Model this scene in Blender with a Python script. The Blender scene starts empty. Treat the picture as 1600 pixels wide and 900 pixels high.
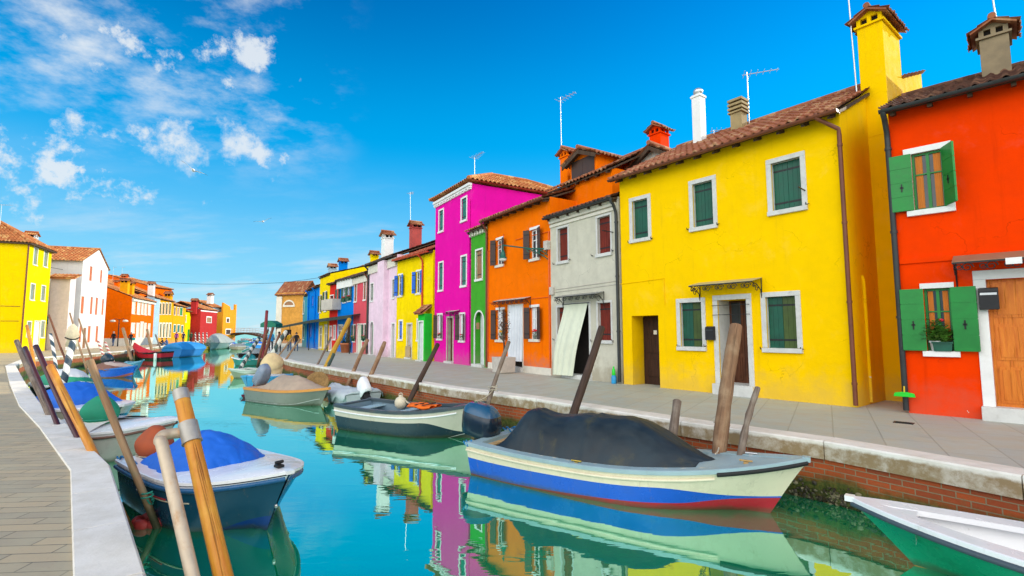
import bpy, math, random
from mathutils import Vector, Matrix, noise as mnoise
random.seed(7)
S = bpy.context.scene
COL = S.collection
R = math.radians
PI = math.pi

# ------------------------------------------------------------------ camera
FOCAL = 785.0                      # in pixels of a 1600 wide picture
EYE = 1.6
PITCH, ROLL = 4.95, -0.2
WATER = -0.85
cam_d = bpy.data.cameras.new('camera')
cam = bpy.data.objects.new('camera', cam_d)
COL.objects.link(cam)
cam_d.sensor_width = 36.0
cam_d.lens = FOCAL / 1600.0 * 36.0
cam_d.clip_start = 0.05
cam_d.clip_end = 9000
CAM_ROT = (Matrix.Rotation(PI / 2 + R(PITCH), 3, 'X') @ Matrix.Rotation(R(ROLL), 3, 'Z'))
cam.matrix_world = Matrix.Translation((0, 0, EYE)) @ CAM_ROT.to_4x4()
S.camera = cam

# ------------------------------------------------------------------ exposure
S.view_settings.view_transform = 'Standard'
S.view_settings.look = 'None'
S.view_settings.gamma = 1.0
S.view_settings.exposure = 0.0
S.view_settings.use_curve_mapping = False

# ------------------------------------------------------------------ sun and sky
SUN_EL, SUN_AZ = 24.0, 26.0       # azimuth counted from +X towards +Y
sun_dir = Vector((math.cos(R(SUN_EL)) * math.cos(R(SUN_AZ)), math.cos(R(SUN_EL)) * math.sin(R(SUN_AZ)), math.sin(R(SUN_EL))))
sd = bpy.data.lights.new('sun', 'SUN')
sd.energy = 4.6
sd.angle = R(0.5)
sd.color = (1.0, 0.9, 0.72)
sun = bpy.data.objects.new('sun', sd)
COL.objects.link(sun)
sun.rotation_euler = sun_dir.to_track_quat('Z', 'Y').to_euler()

world = bpy.data.worlds.new('World')
S.world = world
world.use_nodes = True
wn, wl = world.node_tree.nodes, world.node_tree.links


def wnode(t, **kw):
    n = wn.new(t)
    for k, v in kw.items():
        setattr(n, k, v)
    return n


def wmath(op, a, b=None, clamp=False):
    n = wnode('ShaderNodeMath', operation=op, use_clamp=clamp)
    for i, v in enumerate((a, b)):
        if v is None:
            continue
        if isinstance(v, (int, float)):
            n.inputs[i].default_value = v
        else:
            wl.new(v, n.inputs[i])
    return n.outputs[0]


def wstep(x, a, b, lo=0.0, hi=1.0):
    n = wnode('ShaderNodeMapRange', interpolation_type='SMOOTHSTEP')
    wl.new(x, n.inputs['Value'])
    n.inputs['From Min'].default_value = a
    n.inputs['From Max'].default_value = b
    n.inputs['To Min'].default_value = lo
    n.inputs['To Max'].default_value = hi
    return n.outputs[0]


def wmix(f, a, b, blend='MIX'):
    n = wnode('ShaderNodeMix', data_type='RGBA', blend_type=blend)
    for k, v in ((0, f), (6, a), (7, b)):
        if isinstance(v, (int, float)):
            n.inputs[k].default_value = v
        elif isinstance(v, tuple):
            n.inputs[k].default_value = (*v, 1)
        else:
            wl.new(v, n.inputs[k])
    return n.outputs[2]


for n in list(wn):
    wn.remove(n)
w_out = wnode('ShaderNodeOutputWorld')
w_bg = wnode('ShaderNodeBackground')
wl.new(w_bg.outputs[0], w_out.inputs[0])
sky = wnode('ShaderNodeTexSky', sky_type='NISHITA')
sky.sun_disc = False
sky.sun_elevation = R(SUN_EL)
sky.sun_rotation = R(90 - SUN_AZ)
sky.air_density = 1.0
sky.dust_density = 0.05
sky.ozone_density = 4.0
hs = wnode('ShaderNodeHueSaturation')
hs.inputs['Saturation'].default_value = 1.5
hs.inputs['Hue'].default_value = 0.494
wl.new(sky.outputs[0], hs.inputs['Color'])
tc = wnode('ShaderNodeTexCoord')
nrm = wnode('ShaderNodeVectorMath', operation='NORMALIZE')
wl.new(tc.outputs['Generated'], nrm.inputs[0])
sep = wnode('ShaderNodeSeparateXYZ')
wl.new(nrm.outputs[0], sep.inputs[0])
dx, dy, dz = sep.outputs
zz = wmath('ADD', wmath('MAXIMUM', dz, 0.0), 0.16)
cmb = wnode('ShaderNodeCombineXYZ')
wl.new(wmath('DIVIDE', dx, zz), cmb.inputs[0])
wl.new(wmath('DIVIDE', dy, zz), cmb.inputs[1])


def wnoise(scale, detail, rough, off=(0, 0, 0), stretch=(1, 1, 1), src=None):
    mp = wnode('ShaderNodeMapping')
    mp.inputs['Location'].default_value = off
    mp.inputs['Scale'].default_value = stretch
    wl.new(src or cmb.outputs[0], mp.inputs[0])
    n = wnode('ShaderNodeTexNoise')
    n.inputs['Scale'].default_value = scale
    n.inputs['Detail'].default_value = detail
    n.inputs['Roughness'].default_value = rough
    wl.new(mp.outputs[0], n.inputs['Vector'])
    return n.outputs['Fac']


fine = wnoise(4.6, 9, 0.62, (3.1, 0.4, 0))
big = wnoise(1.3, 3, 0.5, (0.35, 5.2, 0))
azi = wmath('DIVIDE', dx, wmath('MAXIMUM', dy, 0.05))          # bearing: negative is to the left of the canal mouth
left_part = wstep(azi, -0.28, -0.52)
high = wstep(dz, 0.22, 0.42)
field = wmath('MULTIPLY', wmath('ADD', wmath('MULTIPLY', fine, 0.72), wmath('MULTIPLY', big, 0.42)), 1.0)
alto = wmath('MULTIPLY', wmath('MULTIPLY', wstep(field, 0.50, 0.74, 0.0, 0.85), high), left_part)
# thin haze of cloud low over the lagoon
wisp = wnoise(2.2, 6, 0.6, (1, 2, 0), (0.5, 1.0, 1))
low = wmath('MULTIPLY', wmath('MULTIPLY', wstep(wisp, 0.45, 0.72), wstep(dz, 0.32, 0.05)), 0.55)
fluff = wnoise(20.0, 9, 0.66, (0, 0, 0), (1, 1, 1), nrm.outputs[0])


def puff(px, py, rad, amp=0.16, sx=1.0):
    """A single small cumulus standing in one direction of the sky."""
    d = (CAM_ROT @ Vector(((px - 800) / FOCAL, -(py - 450) / FOCAL, -1))).normalized()
    sub = wnode('ShaderNodeVectorMath', operation='SUBTRACT')
    wl.new(nrm.outputs[0], sub.inputs[0])
    sub.inputs[1].default_value = d
    mul = wnode('ShaderNodeVectorMath', operation='MULTIPLY')
    wl.new(sub.outputs[0], mul.inputs[0])
    mul.inputs[1].default_value = (1 / sx, 1 / sx, 1)
    ln = wnode('ShaderNodeVectorMath', operation='LENGTH')
    wl.new(mul.outputs[0], ln.inputs[0])
    dist = wmath('ADD', ln.outputs['Value'], wmath('MULTIPLY', wmath('SUBTRACT', fluff, 0.5), -amp))
    return wmath('MULTIPLY', wstep(dist, rad * 1.1, rad * -0.1), wstep(fluff, .32, .56, .45, 1.0))


clouds = wmath('MAXIMUM', alto, low)
for a in ((276, 212, .050, .20), (300, 204, .024, .16), (388, 222, .050, .20), (402, 236, .03, .16), (222, 208, .028, .14), (112, 190, .022, .12), (446, 246, .014, .08),
          (20, 262, .045, .3, 2.6), (115, 262, .016, .16, 3.0), (360, 125, .016, .10), (190, 88, .03, .2, 1.6), (395, 92, .03, .2, 1.4), (340, 78, .02, .14)):
    clouds = wmath('MAXIMUM', clouds, wmath('MULTIPLY', puff(*a), 0.85))
# an unseen bright cloud bank, added behind the camera to light the shaded facades
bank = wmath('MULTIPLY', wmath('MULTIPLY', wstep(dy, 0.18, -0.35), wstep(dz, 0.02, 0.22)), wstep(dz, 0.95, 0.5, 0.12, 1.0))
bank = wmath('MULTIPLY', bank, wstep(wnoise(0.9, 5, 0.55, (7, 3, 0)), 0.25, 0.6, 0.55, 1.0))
SKY_GAIN, CLOUD_LUM, FILL_BANK_LUM = 0.20, 0.90, 3.3
gain = wnode('ShaderNodeVectorMath', operation='SCALE')
wl.new(hs.outputs[0], gain.inputs[0])
gain.inputs['Scale'].default_value = SKY_GAIN
graded = wmix(wstep(dz, 0.62, 0.22, 0.0, 0.75), gain.outputs[0], (.0, .46, .95))
graded = wmix(wstep(dz, 0.34, 0.66), graded, (.62, .76, .90), 'MULTIPLY')
low_air = wstep(dz, 0.36, 0.0, 0.0, 0.85)
graded = wmix(low_air, graded, (.36, .78, .98))
graded = wmix(wstep(dz, 0.10, 0.0, 0.0, 0.7), graded, (.60, .86, .93))
col1 = wmix(clouds, graded, (CLOUD_LUM * .93, CLOUD_LUM * .98, CLOUD_LUM * 1.02))
col2 = wmix(bank, col1, (FILL_BANK_LUM, FILL_BANK_LUM * .97, FILL_BANK_LUM * .93))
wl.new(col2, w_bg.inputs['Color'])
w_bg.inputs['Strength'].default_value = 1.0
world.cycles.sampling_method = 'MANUAL'
world.cycles.sample_map_resolution = 512


# ------------------------------------------------------------------ reading the place
def ray(px, py):
    return CAM_ROT @ Vector(((px - 800) / FOCAL, -(py - 450) / FOCAL, -1.0))


def G(px, py, z=0.0):
    """The point of the level z that lies under a picture point."""
    d = ray(px, py)
    return Vector((0, 0, EYE)) + d * ((z - EYE) / d.z)


def AD(px, py, depth):
    """The point in the direction of a picture point, depth metres ahead."""
    d = ray(px, py)
    return Vector((0, 0, EYE)) + d * (depth / d.y)


def plan(px, depth, z=0.0):
    p = AD(px, 520, depth)
    return Vector((p.x, p.y, z))


# ------------------------------------------------------------------ mesh helpers
class MB:
    def __init__(s):
        s.v, s.f, s.m, s.s = [], [], [], []

    def add(s, vs, fs, mi=0, smooth=False):
        o = len(s.v)
        s.v += [tuple(v) for v in vs]
        for f in fs:
            s.f.append(tuple(i + o for i in f))
            s.m.append(mi)
            s.s.append(smooth)
        return s

    def quad(s, a, b, c, d, mi=0):
        return s.add((a, b, c, d), ((0, 1, 2, 3),), mi)

    def box(s, x0, x1, y0, y1, z0, z1, mi=0, M=None):
        vs = [Vector((x, y, z)) for z in (z0, z1) for y in (y0, y1) for x in (x0, x1)]
        if M is not None:
            vs = [M @ v for v in vs]
        return s.add(vs, ((0, 2, 3, 1), (4, 5, 7, 6), (0, 1, 5, 4), (2, 6, 7, 3), (0, 4, 6, 2), (1, 3, 7, 5)), mi)

    def tube(s, pts, r, n=8, mi=0, cap=True, jit=0.0):
        pts = [Vector(p) for p in pts]
        rings, up = [], None
        for i, p in enumerate(pts):
            t = (pts[min(i + 1, len(pts) - 1)] - pts[max(i - 1, 0)])
            t = t.normalized() if t.length > 1e-9 else Vector((0, 0, 1))
            if up is None:
                up = Vector((0, 0, 1)) if abs(t.z) < .9 else Vector((0, 1, 0))
            a = t.cross(up)
            a = a.normalized() if a.length > 1e-6 else t.orthogonal().normalized()
            b = a.cross(t).normalized()
            up = b
            rr = r[i] if isinstance(r, (list, tuple)) else r
            rings.append([p + (a * math.cos(k * 2 * PI / n) + b * math.sin(k * 2 * PI / n)) * rr * (1 + random.uniform(-jit, jit)) for k in range(n)])
        vs = [v for ri in rings for v in ri]
        fs = []
        for i in range(len(rings) - 1):
            for k in range(n):
                k2 = (k + 1) % n
                fs.append((i * n + k, i * n + k2, (i + 1) * n + k2, (i + 1) * n + k))
        s.add(vs, fs, mi, True)
        if cap:
            o = len(s.v)
            s.v += [tuple(v) for v in rings[0]] + [tuple(v) for v in rings[-1]]
            s.f += [tuple(o + k for k in reversed(range(n))), tuple(o + n + k for k in range(n))]
            s.m += [mi, mi]
            s.s += [False, False]
        return s

    def grid(s, P, mi=0, smooth=True, flip=False, fm=None):
        nr, nc = len(P), len(P[0])
        vs = [p for row in P for p in row]
        o = len(s.v)
        s.v += [tuple(v) for v in vs]
        for i in range(nr - 1):
            for j in range(nc - 1):
                q = (o + i * nc + j, o + i * nc + j + 1, o + (i + 1) * nc + j + 1, o + (i + 1) * nc + j)
                s.f.append(q[::-1] if flip else q)
                s.m.append(fm(i, j) if fm else mi)
                s.s.append(smooth)
        return s

    def lathe(s, prof, n=16, mi=0, M=None, smooth=True):
        P = []
        for r, z in prof:
            row = [Vector((r * math.cos(k * 2 * PI / n), r * math.sin(k * 2 * PI / n), z)) for k in range(n + 1)]
            P.append([M @ v for v in row] if M is not None else row)
        return s.grid(P, mi, smooth)

    def ball(s, c, rx, ry, rz, n=12, mi=0, M=None, p=1.0):
        P = []
        for i in range(n // 2 + 1):
            th = -PI / 2 + PI * i / (n // 2)
            row = []
            for k in range(n + 1):
                ph = 2 * PI * k / n
                sg = lambda v: math.copysign(abs(v) ** p, v)
                v = Vector((rx * sg(math.cos(th)) * sg(math.cos(ph)), ry * sg(math.cos(th)) * sg(math.sin(ph)), rz * sg(math.sin(th))))
                if M is not None:
                    v = M @ v
                row.append(v + Vector(c))
            P.append(row)
        return s.grid(P, mi, True)

    def prism(s, poly, a, b, axis='y', mi=0):
        """Extrude a polygon (list of 2D points) from a to b along an axis."""
        n = len(poly)

        def P(p, t):
            return (p[0], t, p[1]) if axis == 'y' else ((t, p[0], p[1]) if axis == 'x' else (p[0], p[1], t))
        vs = [P(p, a) for p in poly] + [P(p, b) for p in poly]
        fs = [tuple(range(n)), tuple(reversed(range(n, 2 * n)))] + [(i, i + n, (i + 1) % n + n, (i + 1) % n) for i in range(n)]
        return s.add(vs, fs, mi)

    def build(s, name, mats, parent=None, bevel=0, subsurf=0, weld=False):
        me = bpy.data.meshes.new(name)
        me.from_pydata(s.v, [], s.f)
        if not isinstance(mats, (list, tuple)):
            mats = [mats]
        for m in mats:
            me.materials.append(m)
        me.polygons.foreach_set('material_index', s.m)
        me.polygons.foreach_set('use_smooth', s.s)
        me.update()
        if weld:
            import bmesh
            bm = bmesh.new()
            bm.from_mesh(me)
            bmesh.ops.remove_doubles(bm, verts=bm.verts, dist=1e-4)
            bmesh.ops.recalc_face_normals(bm, faces=bm.faces)
            bm.to_mesh(me)
            bm.free()
        o = bpy.data.objects.new(name, me)
        COL.objects.link(o)
        if parent is not None:
            o.parent = parent
        if bevel:
            b = o.modifiers.new('bevel', 'BEVEL')
            b.width = bevel
            b.segments = 2
            b.limit_method = 'ANGLE'
        if subsurf:
            b = o.modifiers.new('smooth', 'SUBSURF')
            b.levels = b.render_levels = subsurf
        return o


def tag(o, label, cat, group=None, kind=None):
    if label:
        o['label'] = label
    if cat:
        o['category'] = cat
    if group:
        o['group'] = group
    if kind:
        o['kind'] = kind
    return o


def structure(o):
    o['kind'] = 'structure'
    return o


def thing(name, label, cat, loc=(0, 0, 0), rotz=0.0, group=None):
    o = bpy.data.objects.new(name, None)
    o.empty_display_size = 0.2
    COL.objects.link(o)
    o.location = loc
    o.rotation_euler = (0, 0, rotz)
    return tag(o, label, cat, group)


# ------------------------------------------------------------------ materials
MATS = {}


def srgb(r, g, b):
    f = lambda c: (c / 12.92 if c <= .04045 else ((c + .055) / 1.055) ** 2.4)
    return (f(r / 255), f(g / 255), f(b / 255))


class NT:
    def __init__(s, name):
        s.m = bpy.data.materials.new(name)
        s.m.use_nodes = True
        s.n, s.l = s.m.node_tree.nodes, s.m.node_tree.links
        s.b = s.n['Principled BSDF']
        s.tc = s.n.new('ShaderNodeTexCoord')

    def vec(s, scale=(1, 1, 1), rot=(0, 0, 0), src='Object'):
        mp = s.n.new('ShaderNodeMapping')
        mp.inputs['Scale'].default_value = scale
        mp.inputs['Rotation'].default_value = rot
        s.l.new(s.tc.outputs[src], mp.inputs[0])
        return mp.outputs[0]

    def noise(s, scale, detail=4, rough=.55, v=None, dist=0.0):
        n = s.n.new('ShaderNodeTexNoise')
        n.inputs['Scale'].default_value = scale
        n.inputs['Detail'].default_value = detail
        n.inputs['Roughness'].default_value = rough
        n.inputs['Distortion'].default_value = dist
        s.l.new(v if v is not None else s.tc.outputs['Object'], n.inputs['Vector'])
        return n.outputs['Fac']

    def step(s, x, a, b, lo=0.0, hi=1.0, smooth=True):
        n = s.n.new('ShaderNodeMapRange')
        if smooth:
            n.interpolation_type = 'SMOOTHSTEP'
        s.l.new(x, n.inputs['Value'])
        for k, v in (('From Min', a), ('From Max', b), ('To Min', lo), ('To Max', hi)):
            n.inputs[k].default_value = v
        return n.outputs[0]

    def math(s, op, a, b=0.0):
        n = s.n.new('ShaderNodeMath')
        n.operation = op
        for i, v in enumerate((a, b)):
            if isinstance(v, (int, float)):
                n.inputs[i].default_value = v
            else:
                s.l.new(v, n.inputs[i])
        return n.outputs[0]

    def mix(s, f, a, b, blend='MIX'):
        n = s.n.new('ShaderNodeMix')
        n.data_type = 'RGBA'
        n.blend_type = blend
        for k, v in ((0, f), (6, a), (7, b)):
            if isinstance(v, (int, float)):
                n.inputs[k].default_value = v
            elif isinstance(v, tuple):
                n.inputs[k].default_value = (*v[:3], 1)
            else:
                s.l.new(v, n.inputs[k])
        return n.outputs[2]

    def xyz(s, src='Object'):
        n = s.n.new('ShaderNodeSeparateXYZ')
        s.l.new(s.tc.outputs[src], n.inputs[0])
        return n.outputs

    def bump(s, h, strength=.3, dist=.02):
        n = s.n.new('ShaderNodeBump')
        n.inputs['Strength'].default_value = strength
        n.inputs['Distance'].default_value = dist
        s.l.new(h, n.inputs['Height'])
        s.l.new(n.outputs[0], s.b.inputs['Normal'])

    def out(s, col, rough=.7, metal=0.0, spec=.5):
        if isinstance(col, tuple):
            s.b.inputs['Base Color'].default_value = (*col[:3], 1)
        else:
            s.l.new(col, s.b.inputs['Base Color'])
        if isinstance(rough, (int, float)):
            s.b.inputs['Roughness'].default_value = rough
        else:
            s.l.new(rough, s.b.inputs['Roughness'])
        s.b.inputs['Metallic'].default_value = metal
        s.b.inputs['Specular IOR Level'].default_value = spec
        return s.m


def mul(c, k):
    return tuple(min(1.0, x * k) for x in c)


def M(name, c, rough=.6, var=.14, scale=7.0, bump=.12, metal=0.0, spec=.4, dirt=None, dirt_amt=.35, scum=0.0):
    """A painted, woven or cast surface with uneven colour and a little relief."""
    key = ('M', name)
    if key in MATS:
        return MATS[key]
    t = NT(name)
    n1 = t.noise(scale, 5, .6)
    n2 = t.noise(scale * .23, 3, .5)
    k = t.math('ADD', t.math('MULTIPLY', n1, .6), t.math('MULTIPLY', n2, .6))
    col = t.mix(t.step(k, .38, .82), mul(c, 1 - var), mul(c, 1 + var))
    if dirt:
        n3 = t.noise(scale * .6, 7, .68, dist=.4)
        col = t.mix(t.step(n3, .52, .78, 0, dirt_amt), col, dirt)
    if scum:      # grey green growth and dried salt a hand's breadth above the waterline
        z = t.math('ADD', t.xyz()[2], t.math('MULTIPLY', t.math('SUBTRACT', t.noise(5, 7, .7), .5), .16))
        col = t.mix(t.step(z, .10, .02, 0, scum), col, (.06, .065, .03))
        streak = t.noise(1.0, 6, .7, t.vec((14, 14, 1.2)))
        col = t.mix(t.step(streak, .58, .74, 0, scum * .55), col, (.22, .17, .10))
    if bump:
        t.bump(n1, bump, .01)
    MATS[key] = t.out(col, t.step(n1, .3, .7, max(0, rough - .08), min(1, rough + .08)), metal, spec)
    return MATS[key]


def stucco(name, c, stain=None, chip=.25, damp=.3, var=.12):
    """Painted render: brush-mottled colour, rising damp at the foot, rain marks and a few chips."""
    key = ('S', name)
    if key in MATS:
        return MATS[key]
    t = NT(name)
    big = t.noise(.7, 4, .6)
    mid = t.noise(3.2, 6, .62)
    fin = t.noise(38, 4, .6)
    k = t.math('ADD', t.math('MULTIPLY', big, .55), t.math('MULTIPLY', mid, .5))
    col = t.mix(t.step(k, .34, .74), mul(c, 1 - var), mul(c, 1 + var))
    runs = t.noise(1.0, 6, .65, t.vec((5.5, 5.5, .35)))
    stain = stain or mul(c, .55)
    col = t.mix(t.step(runs, .54, .80, 0, .42), col, stain)
    fade = t.noise(1.3, 8, .7, t.vec((1, 1, .8)), .5)
    col = t.mix(t.step(fade, .54, .70, 0, .22), col, tuple(min(.92, x * .9 + .075) for x in c))
    crk = t.n.new('ShaderNodeTexVoronoi')
    crk.feature = 'DISTANCE_TO_EDGE'
    crk.inputs['Scale'].default_value = .55
    wv = t.n.new('ShaderNodeVectorMath')
    wv.operation = 'ADD'
    nz = t.n.new('ShaderNodeTexNoise')
    nz.inputs['Scale'].default_value = 2.4
    nz.inputs['Detail'].default_value = 6
    t.l.new(t.tc.outputs['Object'], nz.inputs['Vector'])
    t.l.new(t.tc.outputs['Object'], wv.inputs[0])
    t.l.new(nz.outputs['Color'], wv.inputs[1])
    t.l.new(wv.outputs[0], crk.inputs['Vector'])
    thin = t.math('MULTIPLY', t.step(crk.outputs['Distance'], .007, .0), t.step(big, .5, .62, 0, .5))
    col = t.mix(thin, col, mul(c, .45))
    z = t.xyz()[2]
    foot = t.math('ADD', z, t.math('MULTIPLY', t.math('SUBTRACT', mid, .5), 1.5))
    col = t.mix(t.step(foot, .85, .0, 0, min(.85, damp * 1.7)), col, t.mix(.5, stain, (.42, .36, .27)))
    if chip:
        ch = t.noise(1.9, 9, .68, dist=.3)
        col = t.mix(t.step(ch, .735 - chip * .06, .75 - chip * .06), col, (.72, .66, .55))
    t.bump(t.math('ADD', t.math('MULTIPLY', fin, .35), t.math('MULTIPLY', mid, .9)), .32, .02)
    MATS[key] = t.out(col, t.step(mid, .3, .7, .8, .95), 0, .05)
    return MATS[key]


def wood(name, a, b, grain=1.0, rough=.75, worn=None, cracks=.7):
    """Wood with grain along the local Z axis."""
    key = ('W', name)
    if key in MATS:
        return MATS[key]
    t = NT(name)
    g = t.noise(16 * grain, 6, .65, t.vec((1, 1, .07)), .6)
    p = t.noise(3.5, 5, .6)
    col = t.mix(t.step(g, .32, .7), a, b)
    col = t.mix(t.step(p, .42, .72, 0, .6), col, worn or mul(a, .6))
    cr = t.noise(34 * grain, 3, .6, t.vec((1, 1, .03)), .3)
    col = t.mix(t.step(cr, .60, .70, 0, cracks), col, mul(b, .35))
    kn = t.n.new('ShaderNodeTexVoronoi')
    kn.inputs['Scale'].default_value = 3.2
    t.l.new(t.vec((1, 1, .55)), kn.inputs['Vector'])
    col = t.mix(t.step(kn.outputs['Distance'], .10, .03, 0, cracks), col, mul(b, .4))
    geo = t.n.new('ShaderNodeNewGeometry')
    sz = t.n.new('ShaderNodeSeparateXYZ')
    t.l.new(geo.outputs['Position'], sz.inputs[0])
    wet = t.math('ADD', sz.outputs[2], t.math('MULTIPLY', t.math('SUBTRACT', p, .5), .5))
    col = t.mix(t.step(wet, WATER + .42, WATER + .12, 0, .9), col, (.022, .032, .012))
    t.bump(t.math('SUBTRACT', g, t.math('MULTIPLY', t.step(cr, .58, .70), .8)), .7, .014)
    MATS[key] = t.out(col, rough, 0, .3)
    return MATS[key]


def tiles_mat(name, a, b, c, moss=.25):
    """Weathered clay: every tile its own shade, with lichen."""
    key = ('T', name)
    if key in MATS:
        return MATS[key]
    t = NT(name)
    sn = t.n.new('ShaderNodeVectorMath')
    sn.operation = 'SNAP'
    t.l.new(t.tc.outputs['Object'], sn.inputs[0])
    sn.inputs[1].default_value = (.21, .34, 50)
    wnz = t.n.new('ShaderNodeTexWhiteNoise')
    t.l.new(sn.outputs[0], wnz.inputs['Vector'])
    n = t.noise(9, 5, .65)
    col = t.mix(t.step(wnz.outputs['Value'], 0, 1, smooth=False), a, b)
    col = t.mix(t.step(wnz.outputs['Value'], .72, .9), col, c)
    col = t.mix(t.step(n, .52, .76, 0, moss), col, (.10, .09, .055))
    t.bump(n, .35, .01)
    MATS[key] = t.out(col, .85, 0, .25)
    return MATS[key]


def paving(name, a, b, mortar, bw, bh, rot, off=.5, mort=.012, tint=None):
    key = ('P', name)
    if key in MATS:
        return MATS[key]
    t = NT(name)
    v = t.vec((1, 1, 1), (0, 0, rot))
    wob = t.noise(1.2, 3, .5)
    br = t.n.new('ShaderNodeTexBrick')
    br.offset = off
    br.inputs['Scale'].default_value = 1.0
    br.inputs['Brick Width'].default_value = bw
    br.inputs['Row Height'].default_value = bh
    br.inputs['Mortar Size'].default_value = mort
    br.inputs['Mortar Smooth'].default_value = .25
    br.inputs['Bias'].default_value = 0.0
    br.inputs['Color1'].default_value = (*a, 1)
    br.inputs['Color2'].default_value = (*b, 1)
    br.inputs['Mortar'].default_value = (*mortar, 1)
    t.l.new(v, br.inputs['Vector'])
    n = t.noise(2.2, 7, .62)
    f = t.noise(26, 6, .7)
    col = t.mix(t.step(n, .36, .7, 0, .55), br.outputs['Color'], tint or mul(a, .72))
    col = t.mix(t.step(f, .55, .75, 0, .38), col, mul(a, .52))
    blot = t.noise(.9, 8, .72, dist=.6)
    col = t.mix(t.step(blot, .56, .72, 0, .4), col, mul(a, .6))
    hgt = t.math('ADD', t.math('MULTIPLY', br.outputs['Fac'], -1.0), t.math('MULTIPLY', f, .25))
    t.bump(hgt, .55, .012)
    MATS[key] = t.out(col, t.step(n, .3, .7, .5, .75), 0, .35)
    return MATS[key]
# ------------------------------------------------------------------ palette
STONE = M('istrian_stone', (.60, .60, .57), .62, .10, 9, .25, dirt=(.25, .23, .18), dirt_amt=.45)
STONE_DARK = M('weathered_stone', (.46, .42, .34), .8, .2, 6, .4, dirt=(.12, .10, .06), dirt_amt=.75)
WHITE = M('white_paint', (.80, .80, .78), .5, .05, 8, .06, dirt=(.45, .42, .36), dirt_amt=.22)
CREAM = M('cream_trim', (.72, .68, .58), .6, .08, 8, .1, dirt=(.35, .3, .22), dirt_amt=.3)
IRON = M('black_iron', (.018, .018, .02), .45, .2, 20, .1, metal=.3)
STEEL = M('galvanised_steel', (.55, .56, .57), .38, .12, 14, .06, metal=.85)
BROWN_METAL = M('brown_gutter', (.16, .048, .022), .42, .2, 6, .05)
DARK_METAL = M('dark_gutter', (.028, .032, .034), .42, .25, 6, .05)
BLACK = M('black_rubber', (.012, .012, .013), .6, .2, 9, .05)
GLASS = M('window_glass', (.022, .028, .032), .06, .3, 2, 0, spec=.7)
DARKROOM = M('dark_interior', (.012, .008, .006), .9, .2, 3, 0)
SOFFIT = wood('soffit_boards', (.10, .06, .035), (.05, .028, .015))
TILE = tiles_mat('clay_tiles', (.36, .13, .06), (.24, .075, .035), (.45, .24, .12), .35)
TILE_OCHRE = tiles_mat('ochre_tiles', (.52, .19, .06), (.34, .10, .032), (.60, .33, .12), .35)  # a brighter, more orange clay than the other tiles
TILE_DARK = tiles_mat('dark_tiles', (.14, .065, .045), (.075, .038, .03), (.22, .11, .07), .4)
SH_GREEN = M('dark_green_shutter', (.004, .085, .05), .45, .25, 5, .06)
SH_OLIVE = M('olive_shutter', (.05, .085, .014), .5, .3, 4, .06)
SH_BRIGHT = M('bright_green_shutter', (.01, .22, .035), .42, .18, 5, .05)
SH_RED = wood('red_wood_shutter', (.22, .025, .012), (.10, .012, .008), .8)
SH_BROWN = M('brown_shutter', (.060, .032, .024), .55, .2, 6, .08)
SH_TAN = M('tan_shutter', (.30, .15, .07), .55, .2, 6, .08)
SH_BLUE = M('blue_shutter', (.012, .13, .62), .45, .15, 6, .05)
SH_TEAL = M('teal_shutter', (.015, .17, .13), .45, .2, 6, .05)
SH_GREY = M('grey_green_shutter', (.22, .27, .22), .5, .2, 6, .05)
SH_ORANGE = M('orange_shutter', (.55, .13, .03), .5, .2, 6, .05)
DOOR_BROWN = wood('brown_door_wood', (.13, .045, .018), (.06, .018, .008))
DOOR_ORANGE = wood('orange_door_wood', (.72, .22, .02), (.56, .13, .01), 1.1, .4, (.60, .17, .015), .18)
DOOR_GREY = M('pale_grey_door', (.62, .66, .68), .5, .06, 6, .05)
CURTAIN_W = M('white_curtain', (.70, .74, .78), .85, .06, 5, .1)
CURTAIN_G = M('pale_green_curtain', (.66, .70, .55), .85, .07, 5, .1)
CURTAIN_O = M('orange_curtain', (.62, .20, .03), .85, .1, 5, .1)
TERRACOTTA = M('terracotta', (.50, .17, .07), .8, .15, 8, .15)
LEAF = M('leaf_green', (.085, .22, .025), .5, .45, 12, 0)
LEAF2 = M('dark_leaf', (.02, .06, .015), .5, .4, 12, 0)
RED_FLOWER = M('red_petals', (.7, .02, .05), .6, .2, 12, 0)
YEL_FLOWER = M('yellow_petals', (.85, .45, .02), .6, .2, 12, 0)
CONCRETE = M('pale_concrete', (.52, .48, .42), .85, .12, 8, .25, dirt=(.25, .2, .15))

# ------------------------------------------------------------------ ground, water, quays
bed = MB()
bed.quad((-3000, -400, -3.2), (3000, -400, -3.2), (3000, 6000, -3.2), (-3000, 6000, -3.2))
t = NT('canal_mud')
structure(bed.build('ground', t.out(t.mix(t.noise(.6, 5), (.03, .05, .03), (.06, .07, .04)), .9)))

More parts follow.
